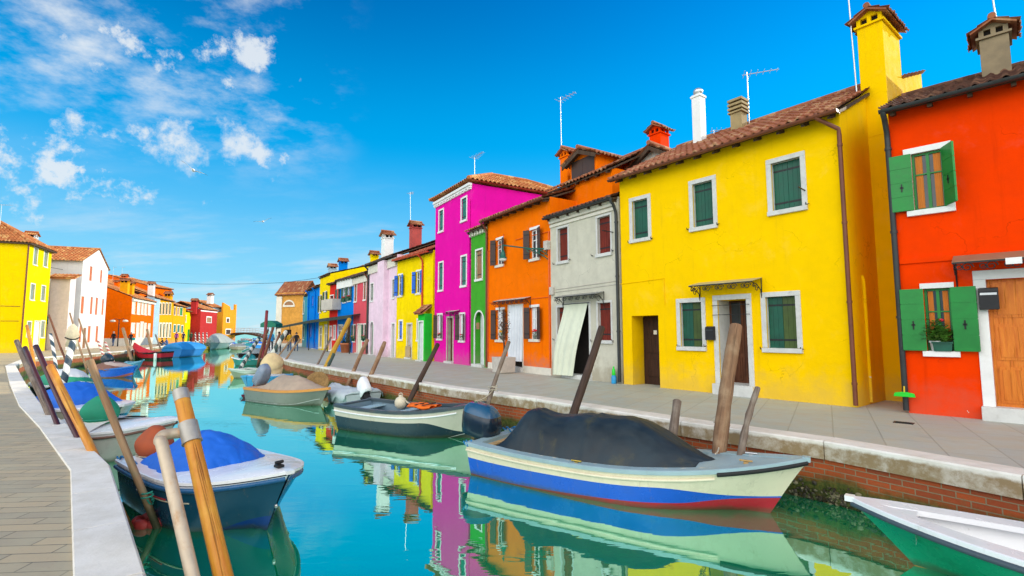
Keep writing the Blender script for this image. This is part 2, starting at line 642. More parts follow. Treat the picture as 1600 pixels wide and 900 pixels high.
wt = NT('canal_water')
lw = wt.n.new('ShaderNodeLayerWeight')
lw.inputs['Blend'].default_value = 0.5
r1 = wt.noise(1.3, 3, .5, wt.vec((.55, 1.6, 1), (0, 0, R(20))), .6)
r2 = wt.noise(7.0, 2, .5, wt.vec((.5, 1.5, 1), (0, 0, R(25))), .2)
calm = wt.step(wt.noise(.12, 3, .5, wt.vec((.6, 1.4, 1))), .35, .65, .25, 1.0)
bmp = wt.n.new('ShaderNodeBump')
bmp.inputs['Strength'].default_value = .24
bmp.inputs['Distance'].default_value = .012
wt.l.new(wt.math('ADD', wt.math('MULTIPLY', r1, 1.0), wt.math('MULTIPLY', wt.math('MULTIPLY', r2, calm), .10)), bmp.inputs['Height'])
wt.l.new(bmp.outputs[0], lw.inputs['Normal'])
deep = wt.n.new('ShaderNodeBsdfDiffuse')
wt.l.new(wt.mix(wt.step(wt.noise(.5, 4), .35, .7), (.0, .40, .14), (.0, .32, .16)), deep.inputs['Color'])
gl = wt.n.new('ShaderNodeBsdfGlossy')
gl.inputs['Color'].default_value = (.66, 1.0, .90, 1)
gl.inputs['Roughness'].default_value = .015
wt.l.new(bmp.outputs[0], gl.inputs['Normal'])
ms = wt.n.new('ShaderNodeMixShader')
fac = wt.step(lw.outputs['Facing'], .38, 1.0, .52, .95)
wt.l.new(fac, ms.inputs[0])
wt.l.new(deep.outputs[0], ms.inputs[1])
wt.l.new(gl.outputs[0], ms.inputs[2])
wt.l.new(ms.outputs[0], wt.n['Material Output'].inputs['Surface'])
wb = MB()
wb.quad((-3000, -400, WATER), (3000, -400, WATER), (3000, 6000, WATER), (-3000, 6000, WATER))
structure(wb.build('water', wt.m))

RQ = [(9.6, -1.0), (5.58, 5.65), (4.5, 7.4), (3.0, 9.05), (1.42, 11.0), (.60, 12.05), (-1.86, 14.6), (-4.6, 18.05), (-7.0, 21.0), (-9.1, 23.7), (-11.9, 27.4), (-15.6, 33.0), (-19.6, 40.5), (-25.6, 53.0), (-35.0, 72.0), (-52.0, 108.3), (-58.0, 122.0)]
LQ = [(4.0, -4.6), (-2.44, 3.47), (-4.88, 6.23), (-7.73, 8.89), (-10.62, 11.49), (-15.39, 16.08), (-24.6, 25.1), (-30.9, 32.6), (-31.2, 35.8), (-34.2, 44.7), (-41.5, 60.0), (-66.5, 111.4), (-78.0, 134.0)]

PAVE_R = paving('right_paving', (.43, .465, .415), (.385, .425, .385), (.31, .33, .29), 1.25, .62, R(-58), .5, .010, (.50, .42, .28))
PAVE_L = paving('left_paving', (.51, .395, .235), (.37, .31, .21), (.15, .135, .09), .62, .15, R(-4), .43, .006, (.46, .42, .29))


def land(name, edge, closing, z, mat):
    b = MB()
    pts = [(x, y, z) for x, y in edge] + [(x, y, z) for x, y in closing]
    b.add(pts, (tuple(range(len(pts))),))
    o = b.build(name, mat)
    if o.data.polygons[0].normal.z < 0:
        o.data.flip_normals()
    return structure(o)


land('pavement_right', RQ, [(60, 260), (320, 260), (320, -60), (14, -60)], 0.0, PAVE_R)
land('pavement_left', LQ, [(-300, 134), (-300, -60), (4, -60)], 0.0, PAVE_L)


def resample(pts, step):
    out, carry = [], 0.0
    P = [Vector(p) for p in pts]
    for a, b in zip(P, P[1:]):
        L = (b - a).length
        n = max(1, round(L / step))
        out += [a.lerp(b, i / n) for i in range(n)]
    return out + [P[-1]]


def kerb(name, pts, side, width, mat, over=.05, th=.24, step=1.5):
    """Edge stones, each its own block with a thin joint, bevelled by hand."""
    b = MB()
    P = resample(pts, step)
    nrm_ = []
    for i in range(len(P)):
        d = (P[min(i + 1, len(P) - 1)] - P[max(i - 1, 0)]).normalized()
        nrm_.append(Vector((-d.y, d.x)) * side)     # towards the land
    for i in range(len(P) - 1):
        a, c = P[i], P[i + 1]
        d = (c - a).normalized() * .006
        dz = random.uniform(-.003, .004)
        prof = [(-over, -th), (-over, .0), (-over + .02, .022 + dz), (width - .008, .022 + dz), (width, .005), (width, -th)]
        vs = []
        for q, n_, sg in ((a + d, nrm_[i], 1), (c - d, nrm_[i + 1], -1)):
            vs += [(q.x + n_.x * u, q.y + n_.y * u, z) for u, z in prof]
        k = len(prof)
        fs = [(j, j + 1, j + 1 + k, j + k) for j in range(k - 1)] + [tuple(range(k - 1, -1, -1)), tuple(range(k, 2 * k)), (k - 1, 0, k, 2 * k - 1)]
        b.add(vs, fs)
    return structure(b.build(name, mat, weld=False))


KST = NT('kerb_stone')
kn = KST.noise(2.6, 7, .65)
kf = KST.noise(30, 5, .7)
kz = KST.xyz()[2]
kc = KST.mix(KST.step(kn, .35, .7), (.80, .765, .69), (.67, .63, .54))
kc = KST.mix(KST.step(kf, .62, .72, 0, .45), kc, (.36, .34, .29))
face = KST.step(KST.math('ADD', kz, KST.math('MULTIPLY', KST.noise(6, 6, .7), .10)), .03, -.02)
kc = KST.mix(KST.math('MULTIPLY', face, KST.step(KST.noise(3.3, 8, .72), .33, .58, .45, .95)), kc, (.25, .165, .07))
KST.bump(KST.math('ADD', KST.math('MULTIPLY', kf, .5), kn), .45, .015)
KST.out(kc, .68, 0, .35)
kerb('kerb_right', RQ, -1, .36, KST.m, step=1.7)
kerb('kerb_left', LQ, 1, .35, KST.m, over=.012, step=1.35)

QB = NT('quay_brick')
br = QB.n.new('ShaderNodeTexBrick')
for k, v in (('Scale', 1.0), ('Brick Width', .27), ('Row Height', .078), ('Mortar Size', .0075), ('Mortar Smooth', .2)):
    br.inputs[k].default_value = v
br.inputs['Color1'].default_value = (.40, .075, .018, 1)
br.inputs['Color2'].default_value = (.27, .055, .02, 1)
br.inputs['Mortar'].default_value = (.27, .20, .12, 1)
QB.l.new(QB.tc.outputs['UV'], br.inputs['Vector'])
qn = QB.noise(1.6, 7, .68)
qf = QB.noise(14, 6, .7)
qz = QB.math('ADD', QB.xyz()[2], QB.math('MULTIPLY', QB.math('SUBTRACT', qn, .5), .42))
qc = QB.mix(QB.step(qf, .48, .74, 0, .5), br.outputs['Color'], (.20, .11, .045))
qc = QB.mix(QB.step(qz, -.42, -.62), qc, QB.mix(QB.step(qf, .4, .65), (.045, .065, .010), (.11, .105, .02)))
qc = QB.mix(QB.step(qz, -.68, -.84), qc, QB.mix(QB.step(qf, .4, .6), (.035, .026, .012), (.085, .06, .025)))
QB.bump(QB.math('ADD', QB.math('MULTIPLY', br.outputs['Fac'], -.8), qf), .8, .02)
QB.out(qc, .85, 0, .3)


def quay_wall(name, pts, side, mat, z0=-3.2, z1=-.2):
    b = MB()
    P = resample(pts, 2.0)
    s, ss = 0.0, [0.0]
    for a, c in zip(P, P[1:]):
        s += (c - a).length
        ss.append(s)
    for p in P:
        b.v += [(p.x, p.y, z0), (p.x, p.y, z1)]
    for i in range(len(P) - 1):
        b.f.append((2 * i, 2 * i + 2, 2 * i + 3, 2 * i + 1))
        b.m.append(0)
        b.s.append(False)
    o = b.build(name, mat)
    uv = o.data.uv_layers.new(name='UVMap')
    for lp in o.data.loops:
        i = lp.vertex_index
        uv.data[lp.index].uv = (ss[i // 2], z1 if i % 2 else z0)
    return structure(o)


quay_wall('quay_wall_right', RQ, -1, QB.m)
quay_wall('quay_wall_left', LQ, 1, QB.m)


# ------------------------------------------------------------------ tiled roofs
def tiles(b, O, X, L, Sv, run, mi=0, pw=.21, row=.34, amp=.042, seg=6, lip=True):
    """Barrel tiles laid in overlapping courses: O eave corner, X along the eave, Sv up the slope."""
    O, X, Sv = Vector(O), Vector(X).normalized(), Vector(Sv).normalized()
    N = X.cross(Sv).normalized()
    if N.z < 0:
        N = -N
    nx = max(2, int(round(L / pw)))
    pw = L / nx
    nr = max(1, int(round(run / row)))
    row = run / nr
    jit = [[random.uniform(-.010, .010) for _ in range(nx * 2 + 2)] for _ in range(nr)]
    jl = [[random.uniform(-.022, .022) for _ in range(nx * 2 + 2)] for _ in range(nr)]

    def h(i):
        u = (i / seg) % 1.0
        return amp * (math.cos(2 * PI * u) * .75 + .25 * math.cos(4 * PI * u) * .3)
    for r in range(nr):
        lo, hi, lp = [], [], []
        for i in range(nx * seg + 1):
            k = int((i / seg) * 2 + .5)
            base = O + X * (L * i / (nx * seg))
            hh = h(i) + jit[r][k]
            a = base + Sv * (row * r + jl[r][k] - .04) + N * (hh + .055)
            lo.append(a)
            lp.append(a - N * .035)
            hi.append(base + Sv * (row * (r + 1)) + N * (h(i) + .018))
        b.grid([lp, lo], mi, False)
        b.grid([lo, hi], mi, True)


# ------------------------------------------------------------------ houses
class House:
    def __init__(s, name, label, cat, A, B, H, depth=6.5, mat=None, group=None, zb=0.0):
        s.A, s.B = Vector((A[0], A[1], zb)), Vector((B[0], B[1], zb))
        d = s.B - s.A
        s.L, s.H, s.depth, s.mat = d.length, H, depth, mat
        s.rot = math.atan2(d.y, d.x)
        s.e = thing(name, label, cat, s.A, s.rot, group)
        s.u = d.normalized()
        s.n = Vector((-s.u.y, s.u.x, 0))           # into the house
        s.ops = []
        s.todo = []

    def uv(s, px, py, off=0.0):
        """Where a picture point falls on the facade (off metres in front of it)."""
        d = ray(px, py)
        o = Vector((0, 0, EYE))
        P0 = s.A - s.n * off
        t = (P0 - o).dot(s.n) / d.dot(s.n)
        p = o + d * t - s.A
        return p.dot(s.u), p.z

    def rect(s, x0, y0, x1, y1, off=0.0):
        xm, ym = (x0 + x1) / 2, (y0 + y1) / 2
        return s.uv(x0, ym, off)[0], s.uv(x1, ym, off)[0], s.uv(xm, y1, off)[1], s.uv(xm, y0, off)[1]

    def world(s, x, y, z):
        return s.A + s.u * x + s.n * y + Vector((0, 0, z))

    def hang(s, name, label, cat, x, y, z, group=None):
        return thing(name, label, cat, s.world(x, y, z), s.rot, group)

    def opening(s, u0, u1, z0, z1, d=.2):
        s.ops.append((u0, u1, z0, z1, d))

    # -- the shell, cut round every opening
    def walls(s, left_gable=0.0, right_gable=0.0, side_depth=None, extra=None, mats=None, ridge=None):
        b = MB()
        D = s.depth
        xs = sorted({0.0, s.L, *[v for o in s.ops for v in o[:2]]})
        zs = sorted({-.3, s.H, *[v for o in s.ops for v in o[2:4]]})
        for x0, x1 in zip(xs, xs[1:]):
            for z0, z1 in zip(zs, zs[1:]):
                if x1 - x0 < 1e-5 or z1 - z0 < 1e-5:
                    continue
                cx, cz = (x0 + x1) / 2, (z0 + z1) / 2
                if any(o[0] < cx < o[1] and o[2] < cz < o[3] for o in s.ops):
                    continue
                b.quad((x0, 0, z0), (x1, 0, z0), (x1, 0, z1), (x0, 0, z1))
        for u0, u1, z0, z1, d in s.ops:
            b.quad((u0, 0, z0), (u0, d, z0), (u0, d, z1), (u0, 0, z1))
            b.quad((u1, d, z0), (u1, 0, z0), (u1, 0, z1), (u1, d, z1))
            b.quad((u0, 0, z1), (u0, d, z1), (u1, d, z1), (u1, 0, z1))
            b.quad((u0, d, z0), (u0, 0, z0), (u1, 0, z0), (u1, d, z0))
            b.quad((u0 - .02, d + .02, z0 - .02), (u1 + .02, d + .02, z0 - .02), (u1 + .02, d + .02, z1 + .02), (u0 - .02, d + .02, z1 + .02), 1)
        ry = D / 2 if ridge is None else ridge
        for x, g, fl in ((0, left_gable, 1), (s.L, right_gable, 0)):
            pts = [(x, 0, -.3), (x, D, -.3), (x, D, s.H)] + ([(x, ry, s.H + g)] if g > 0 else []) + [(x, 0, s.H)]
            b.add(pts, (tuple(range(len(pts)))[::-1] if fl else tuple(range(len(pts))),))
        b.quad((s.L, D, -.3), (0, D, -.3), (0, D, s.H), (s.L, D, s.H))
        b.quad((0, .01, s.H - .02), (s.L, .01, s.H - .02), (s.L, D, s.H - .02), (0, D, s.H - .02))
        return b.build('wall', mats or [s.mat, DARKROOM], s.e)

    # -- roof sloping down to the canal, ridge along the facade
    def roof(s, rise=1.3, mat=None, over=.28, lo=.0, ro=.0, gutter=None, fine=True, ridge=None, soffit=True, back=True):
        D = s.depth
        ry = D / 2 if ridge is None else ridge
        b = MB()
        sl = rise / ry
        x0, x1 = -lo, s.L + ro
        z_e = s.H - over * sl + .05
        run = math.hypot(ry + over, (ry + over) * sl)
        kw = dict(pw=.2, row=.34, seg=6) if fine else dict(pw=.3, row=.55, seg=4)
        tiles(b, (x0, -over, z_e), (1, 0, 0), x1 - x0, (0, 1, sl), run, 0, **kw)
        if back:
            bl = rise / max(.5, D - ry)
            b.quad((x0, ry, s.H + rise + .09), (x1, ry, s.H + rise + .09), (x1, D + .2, s.H - .2 * bl + .1), (x0, D + .2, s.H - .2 * bl + .1))
        # ridge tiles
        n = max(2, int((x1 - x0) / .4))
        for i in range(n):
            a = x0 + (x1 - x0) * i / n
            b.tube([(a, ry, s.H + rise + .07), (a + (x1 - x0) / n * 1.05, ry, s.H + rise + .09)], [.10, .085], 8, 0)
        o = b.build('roof', mat or TILE, s.e)
        if soffit:
            f = MB()
            f.prism([(-over + .03, z_e - .02), (.0, s.H - .0), (ry, s.H + rise - .02), (ry, s.H + rise - .08), (0, s.H - .07), (-over + .03, z_e - .08)], x0 + .01, x1 - .01, 'x')
            k = int(s.L / .55)
            for i in range(k + 1):
                xx = .1 + (s.L - .2) * i / max(1, k)
                f.prism([(-over + .05, z_e - .083), (-.002, s.H - .075), (-.002, s.H - .16), (-over + .05, z_e - .14)], xx - .035, xx + .035, 'x')
            f.build('eaves', SOFFIT, s.e)
        if gutter:
            g = MB()
            y, z, r = -over - .05, z_e - .02, .065
            prof = [(y + r * math.cos(a), z + r * math.sin(a)) for a in [PI + PI * i / 8 for i in range(9)]]
            P = [[(xx, p[0], p[1]) for p in prof] for xx in (x0, x1)]
            g.grid(P, 0, True)
            P2 = [[(xx, y + (p[0] - y) * .86, z + (p[1] - z) * .86) for p in prof] for xx in (x0, x1)]
            g.grid(P2, 0, True, True)
            for xx in (x0, x1):
                g.add([(xx, p[0], p[1]) for p in prof], (tuple(range(9)),))
            for i in range(int((x1 - x0) / 1.2) + 1):
                xx = x0 + .3 + i * 1.2
                if xx < x1:
                    g.box(xx - .012, xx + .012, y - r - .006, -.02 - over * .3, z - .012, z + .006)
            g.build('gutter', gutter, s.e)
        s.ze = z_e
        return o

    def downpipe(s, x, mat, z_top=None, y=-.07, r=.045, over=.28, z_bot=.05, x_top=None):
        zt = z_top if z_top is not None else s.H - .25
        b = MB()
        xt = x if x_top is None else x_top
        b.tube([(xt, -over - .05, zt + .16), (xt, -over - .05, zt + .06), (x + (xt - x) * .8, -over * .8, zt), (x, y - .02, zt - .22), (x, y, zt - .36), (x, y, z_bot)], r, 10)
        z = zt - .6
        while z > .4:
            b.tube([(x, y, z), (x, y, z + .05)], r * 1.25, 10)
            z -= 1.7
        return b.build('downpipe', mat, s.e)

    # -- joinery
    def window(s, u0, u1, z0, z1, frame=STONE, fw=.12, proud=.025, sill='sill', shut=None, smat=None, rec=.18, detail=2, boards='v',
               curtain=None, bars=True, lintel=True, label=None, sash=None, open_w=.42, ang=6, open_in=False, uneven=None):
        """u0..u1, z0..z1 is the clear opening inside the stone surround."""
        s.opening(u0, u1, z0, z1, rec)
        w, h = u1 - u0, z1 - z0
        b = MB()
        if shut == 'closed':
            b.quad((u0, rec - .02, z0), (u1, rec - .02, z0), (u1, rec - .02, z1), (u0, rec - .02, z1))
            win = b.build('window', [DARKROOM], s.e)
        else:
            gy = rec - .035
            b.quad((u0, gy, z0), (u1, gy, z0), (u1, gy, z1), (u0, gy, z1), 0)
            if bars:
                k = .055 if w > .5 else .04
                for a, c in ((u0, u0 + k), (u1 - k, u1), ((u0 + u1) / 2 - k * .6, (u0 + u1) / 2 + k * .6)):
                    b.box(a, c, gy - .035, gy - .002, z0, z1, 1)
                for a, c in ((z0, z0 + k), (z1 - k, z1)) + (((z0 + h * .62, z0 + h * .62 + k * .6),) if detail > 1 else ()):
                    b.box(u0 + k, u1 - k, gy - .033, gy - .003, a, c, 1)
            win = b.build('window', [GLASS, sash or WHITE], s.e)
            if curtain:
                c = MB()
                for a0, a1 in ((u0 + .05, u0 + w * .33), (u1 - w * .33, u1 - .05)):
                    P = [[(a0 + (a1 - a0) * i / 12, gy - .012 - .008 * math.sin(i * 1.9), z) for i in range(13)] for z in (z0 + .05, z1 - .05)]
                    c.grid(P, 0, True)
                c.build('curtain', curtain, win)
        if label:
            win['label'] = label
        if frame:
            f = MB()
            e = .012
            f.box(u0 - fw, u0 - .001, -proud, .03, z0 + e, z1 - .001)
            f.box(u1 + .001, u1 + fw, -proud, .03, z0 + e, z1 - .001)
            f.box(u0 - fw, u1 + fw, -proud - .002, .03, z1, z1 + fw)
            ra, rb = .031, rec - .065 if shut == 'closed' else rec - .04
            f.quad((u0 + .003, ra, z0), (u0 + .003, rb, z0), (u0 + .003, rb, z1), (u0 + .003, ra, z1))
            f.quad((u1 - .003, rb, z0), (u1 - .003, ra, z0), (u1 - .003, ra, z1), (u1 - .003, rb, z1))
            f.quad((u0, ra, z1 - .003), (u0, rb, z1 - .003), (u1, rb, z1 - .003), (u1, ra, z1 - .003))
            f.build('frame', frame, win, bevel=.006 if detail > 1 else 0)
        if sill:
            f = MB()
            ex = fw if frame else .07
            f.box(u0 - ex, u1 + ex, -proud - .045, rec - .04, z0 - (.10 if detail > 1 else .08), z0 + .006)
            f.build('sill', sill if not isinstance(sill, str) else (frame or STONE), win, bevel=.006 if detail > 1 else 0)
        if lintel and not frame:
            f = MB()
            f.box(u0 - .05, u1 + .05, -.02, .03, z1, z1 + .10)
            f.build('lintel', WHITE, win)
        if shut:
            mats = smat if isinstance(smat, (list, tuple)) else [smat, smat]
            for k in (0, 1):
                m = mats[k]
                sb = MB()
                pw_, th = w / 2 - .004, .035
                if shut == 'closed':
                    T = Matrix.Translation((u0 + .002 + k * (w / 2), rec - .06, z0 + .004))
                else:
                    aa = ang[k] if isinstance(ang, (list, tuple)) else ang
                    pw_ = open_w if not isinstance(open_w, (list, tuple)) else open_w[k]
                    if k == 0:
                        T = Matrix.Translation((u0, -proud - .03, z0 + .01)) @ Matrix.Rotation(PI + R(aa), 4, 'Z')
                    else:
                        T = Matrix.Translation((u1, -proud - .03, z0 + .01)) @ Matrix.Rotation(-R(aa), 4, 'Z') @ Matrix.Translation((0, -th, 0))
                hh = h - .012
                n = 3 if detail > 1 else 2
                if boards == 'h':
                    for i in range(4):
                        sb.box(0, pw_, 0, th, hh * i / 4 + .007, hh * (i + 1) / 4 - .007, 0, T)
                    sb.box(.01, pw_ - .01, .006, th - .006, 0, hh, 0, T)
                    for y0, y1 in ((-.012, -.0005), (th + .0005, th + .012)):
                        sb.box(pw_ * .42, pw_ * .58, y0, y1, hh * .40, hh * .43, 1, T)
                        sb.box(pw_ * .47, pw_ * .53, y0, y1, hh * .34, hh * .48, 1, T)
                else:
                    for i in range(n):
                        a, c = pw_ * i / n + .002, pw_ * (i + 1) / n - .002
                        sb.box(a, c, 0, th, 0, hh, 0, T)
                if detail > 0 and boards == 'v':
                    for zc in ((.16, .84) if detail > 1 else (.2, .8)):
                        for y0, y1 in ((-.006, -.0005), (th + .0005, th + .006)):
                            sb.box(.0, pw_ * .96, y0, y1, hh * zc - .022, hh * zc + .022, 1, T)
                sb.build('shutter', [m, IRON if detail > 1 else m], win)
        return win

    def door(s, u0, u1, z0, z1, frame=STONE, fw=.13, mat=DOOR_BROWN, rec=.22, proud=.025, detail=2, arch=False, step=True, glass=False, gap=None, panels=3):
        s.opening(u0, u1, z0, z1, rec)
        w, h = u1 - u0, z1 - z0
        b = MB()
        y = rec - .02
        if gap is None:
            b.box(u0, u1, y - .04, y, z0, z1, 0)
            cols = 2 if w > .75 else 1
            for c in range(cols):
                a0, a1 = u0 + w * c / cols + .07, u0 + w * (c + 1) / cols - .07
                if cols == 2:
                    b.box(u0 + w / 2 - .004, u0 + w / 2 + .004, y - .043, y - .0402, z0, z1, 2)
                for r_ in range(panels):
                    c0 = z0 + h * (r_ + .09) / panels
                    c1 = z0 + h * (r_ + .93) / panels
                    b.box(a0, a1, y - .056, y - .0404, c0, c1, 1 if glass and r_ == panels - 1 else 0)
                    b.box(a0 + .05, a1 - .05, y - .068, y - .0565, c0 + .05, c1 - .05, 1 if glass and r_ == panels - 1 else 0)
        else:
            b.quad((u0, y, z0), (u1, y, z0), (u1, y, z1), (u0, y, z1), 2)
        d = b.build('door', [mat, GLASS, DARKROOM], s.e)
        if detail > 1 and gap is None:
            hb = MB()
            hb.tube([(u1 - w * .12, y - .05, z0 + 1.0), (u1 - w * .12, y - .10, z0 + 1.0), (u1 - w * .12 - .09, y - .10, z0 + 1.0)], .011, 8)
            hb.build('handle', STEEL, d)
        if frame:
            f = MB()
            if arch:
                r_ = w / 2
                cx, zs = (u0 + u1) / 2, z1 - r_
                n = 12
                outer = [(cx - (r_ + fw) * math.cos(PI * i / n), zs + (r_ + fw) * math.sin(PI * i / n)) for i in range(n + 1)]
                inner = [(cx - r_ * math.cos(PI * i / n), zs + r_ * math.sin(PI * i / n)) for i in range(n + 1)]
                for i in range(n):
                    f.prism([outer[i], outer[i + 1], inner[i + 1], inner[i]], -proud, .03)
                f.box(u0 - fw, u0, -proud, .03, z0, zs)
                f.box(u1, u1 + fw, -proud, .03, z0, zs)
                # spandrels in the wall colour fill the corners of the square cut
                for i in range(n):
                    f.prism([inner[i], inner[i + 1], (inner[i + 1][0], z1 + .001), (inner[i][0], z1 + .001)], -.004, .06, mi=1)
                f.build('frame', [frame, s.mat], d)
            else:
                f.box(u0 - fw, u0 - .001, -proud, .03, z0 - .02, z1)
                f.box(u1 + .001, u1 + fw, -proud, .03, z0 - .02, z1)
                f.box(u0 - fw, u1 + fw, -proud - .002, .03, z1 + .001, z1 + fw)
                ra, rb = .031, rec - .06
                f.quad((u0 + .003, ra, z0), (u0 + .003, rb, z0), (u0 + .003, rb, z1), (u0 + .003, ra, z1))
                f.quad((u1 - .003, rb, z0), (u1 - .003, ra, z0), (u1 - .003, ra, z1), (u1 - .003, rb, z1))
                f.build('frame', frame, d, bevel=.006 if detail > 1 else 0)
        if step and z0 > .02:
            f = MB()
            f.box(u0 - fw - .02, u1 + fw + .02, -.16, rec - .02, -.05, z0 + .002)
            f.build('step', STONE, d, bevel=.01)
        return d

    def chimney(s, x, y, w, d, z0, z1, mat, cap=TILE, style='gable', name='chimney'):
        """Masonry stack with a vented, tiled cap."""
        b = MB()
        b.box(x - w / 2, x + w / 2, y - d / 2, y + d / 2, z0, z1 - .28 * w / .6)
        o = b.build(name, mat, s.e, bevel=.01)
        c = MB()
        zt = z1 - .28 * w / .6
        e = .05
        c.box(x - w / 2 - e, x + w / 2 + e, y - d / 2 - e, y + d / 2 + e, zt, zt + .05, 1)
        if style == 'slats':
            for i in range(3):
                za = zt + .05 + i * .13
                c.box(x - w / 2 + .03, x + w / 2 - .03, y - d / 2 + .03, y + d / 2 - .03, za, za + .06, 2)
                c.box(x - w / 2 - e, x + w / 2 + e, y - d / 2 - e, y + d / 2 + e, za + .06, za + .13, 1)
        else:
            hp = .2 * w / .6
            for sx in (-1, 0, 1):
                for sy in (-1, 0, 1):
                    if sx == 0 and sy == 0:
                        continue
                    px_, py_ = x + sx * (w / 2 - .04), y + sy * (d / 2 - .04)
                    c.box(px_ - .04, px_ + .04, py_ - .04, py_ + .04, zt + .05, zt + .05 + hp, 1)
            c.box(x - w / 2 + .09, x + w / 2 - .09, y - d / 2 + .09, y + d / 2 - .09, zt + .05, zt + .04 + hp, 2)
            zr = zt + .05 + hp
            ew = w / 2 + .13
            rise = ew * .55
            # a small pitched roof, gable towards the canal
            c.prism([(x - w / 2 + .02, zr), (x + w / 2 - .02, zr), (x, zr + (w / 2) * .55)], y - d / 2 + .02, y + d / 2 - .02, 'y', 1)
            ln = d + .26
            for sg in (-1, 1):
                tb = MB()
                tiles(tb, (x + sg * ew, y - ln / 2, zr - .06), (0, 1, 0), ln, (-sg, 0, .55), math.hypot(ew, rise), 0, pw=.17, row=.26, amp=.032)
                o2 = len(c.v)
                c.v += tb.v
                c.f += [tuple(i + o2 for i in f_) for f_ in tb.f]
                c.m += [0] * len(tb.f)
                c.s += tb.s
                c.prism([(x + sg * ew, zr - .075), (x, zr + rise - .075), (x, zr + rise - .035), (x + sg * ew, zr - .035)], y - ln / 2, y + ln / 2, 'y', 0)
            c.tube([(x, y - ln / 2, zr + rise + .02), (x, y + ln / 2, zr + rise + .02)], .07, 8, 0)
        c.build('chimney_cap', [cap, mat, DARKROOM], o)
        return o

    def scroll_canopy(s, u0, u1, z0, out=.55, drop=.12, sheet=None):
        """Wrought iron door canopy: a thin sloping sheet above rows of scrolls."""
        b = MB()
        b.prism([(-.02, z0 + drop), (-out, z0), (-out, z0 - .012), (-.02, z0 + drop - .012)], u0, u1, 'x')
        o = b.build('door_canopy', sheet or CONCRETE, s.e)
        k = MB()
        k.box(u0, u1, -out - .012, -out + .012, z0 - .04, z0 - .012)

        def spiral(x, z, r, sg, y, turns=1.4, axis=0):
            pts = []
            for i in range(18):
                a = sg * 2 * PI * turns * i / 17
                q = r * (1 - .72 * i / 17)
                dx_, dz_ = math.cos(a) * q - r, math.sin(a) * q
                pts.append((x + dx_, y, z + dz_) if axis == 0 else (x, y + dx_, z + dz_))
            k.tube(pts, .009, 5)
        n = max(2, int((u1 - u0) / .30))
        for i in range(n):
            x = u0 + (u1 - u0) * (i + .5) / n
            spiral(x + .13, z0 - .11, .085, 1, -out)
            spiral(x, z0 - .10, .06, -1, -out)
        for x in (u0 + .02, u1 - .02):
            k.tube([(x, -.01, z0 - .42), (x, -.06, z0 - .20), (x, -out * .5, z0 - .07), (x, -out, z0 - .03)], .012, 6)
            k.tube([(x, -.012, z0 - .45), (x, -.012, z0 + .08)], .012, 6)
            spiral(x, z0 - .17, .09, 1, -.16, 1.3, 1)
            spiral(x, z0 - .10, .055, -1, -.34, 1.3, 1)
        k.build('scrollwork', IRON, o)
        return o


def antenna(p, h, arm=.9, lean=.0, label='thin television aerial on a roof', ang=0.0, group='television aerials on the roofs'):
    o = thing('tv_antenna', label, 'aerial', p, ang, group)
    b = MB()
    b.tube([(0, 0, -.3), (lean * h, 0, h)], [.02, .014], 6)
    b.build('mast', STEEL, o)
    c = MB()
    z = h * .97
    c.tube([(lean * h - arm * .15, 0, z), (lean * h + arm, 0, z + .03)], .012, 6)
    for i in range(6):
        x = lean * h - arm * .1 + arm * 1.05 * i / 5
        w = .26 - .03 * i
        c.tube([(x, -w, z + .015), (x, w, z + .015)], .007, 5)
    c.build('dipoles', STEEL, o)
    return o
# ------------------------------------------------------------------ right bank: the row from near to far
RH = 'painted houses along the right quay'
YELLOW = stucco('yellow_render', (.93, .575, .0), (.62, .36, .01), chip=.5, damp=.18, var=.05)
RED = stucco('red_render', (.84, .045, .0), (.50, .025, .0), damp=.12, var=.07)
GREYR = stucco('grey_render', (.56, .54, .44), (.36, .33, .24), damp=.5, chip=.1)
ORANGE = stucco('orange_render', (.90, .17, .0), (.75, .05, .0), damp=.45, var=.08)
GREEN = stucco('green_render', (.06, .36, .03), (.03, .18, .02), damp=.3)
MAGENTA = stucco('magenta_render', (.78, .006, .36), (.5, .01, .24), damp=.25, var=.06)
LILAC = stucco('lilac_render', (.80, .60, .72), (.52, .40, .46), damp=.35)
CORAL = stucco('coral_render', (.66, .09, .12), (.4, .06, .07), damp=.3)
BLUE = stucco('blue_render', (.0, .20, .70), (.0, .12, .42), damp=.25)
LBLUE = stucco('pale_blue_render', (.34, .50, .60), (.3, .36, .4), damp=.3)

HOUSES = {}


def wins(h, items, **kw):
    """items: picture rectangles of the clear openings on the facade."""
    for it in items:
        r = h.rect(*it[:4])
        k = dict(kw)
        if len(it) > 4:
            k.update(it[4])
        h.window(*r, **k)


def hz(h, px, py):
    return h.uv(px, py)[1]


# --- the big yellow house
A, B = (3.39, 15.45), (7.16, 10.61)
h = House('yellow_house', 'large bright yellow house with five dark green shuttered windows and a brown corner downpipe', 'house', A, B, 6.42, 6.6, YELLOW, RH)
HOUSES['yellow'] = h
wins(h, [(988.5, 312, 1012.5, 373), (1083, 284.5, 1114, 354), (1206, 250, 1252, 327)], shut='closed', smat=SH_GREEN, fw=.115, rec=.17)
wins(h, [(1063.5, 472.5, 1097, 542), (1198, 463, 1244.5, 544.5)], shut='closed', smat=(SH_GREEN, SH_OLIVE), fw=.115, rec=.17)
u0, u1, z0, z1 = h.rect(1123.5, 468, 1168.5, 594)
h.door(u0, u1, .26, z1, rec=.62, glass=True, mat=DOOR_BROWN)
u0, u1, z0, z1 = h.rect(988, 493, 1030, 601)
h.opening(u0, u1, -.3, z1, .62)
h.walls(right_gable=1.7, ridge=3.4, mats=[YELLOW, DARKROOM])
h.roof(1.7, over=.34, lo=.12, ro=.10, gutter=BROWN_METAL, ridge=3.4)
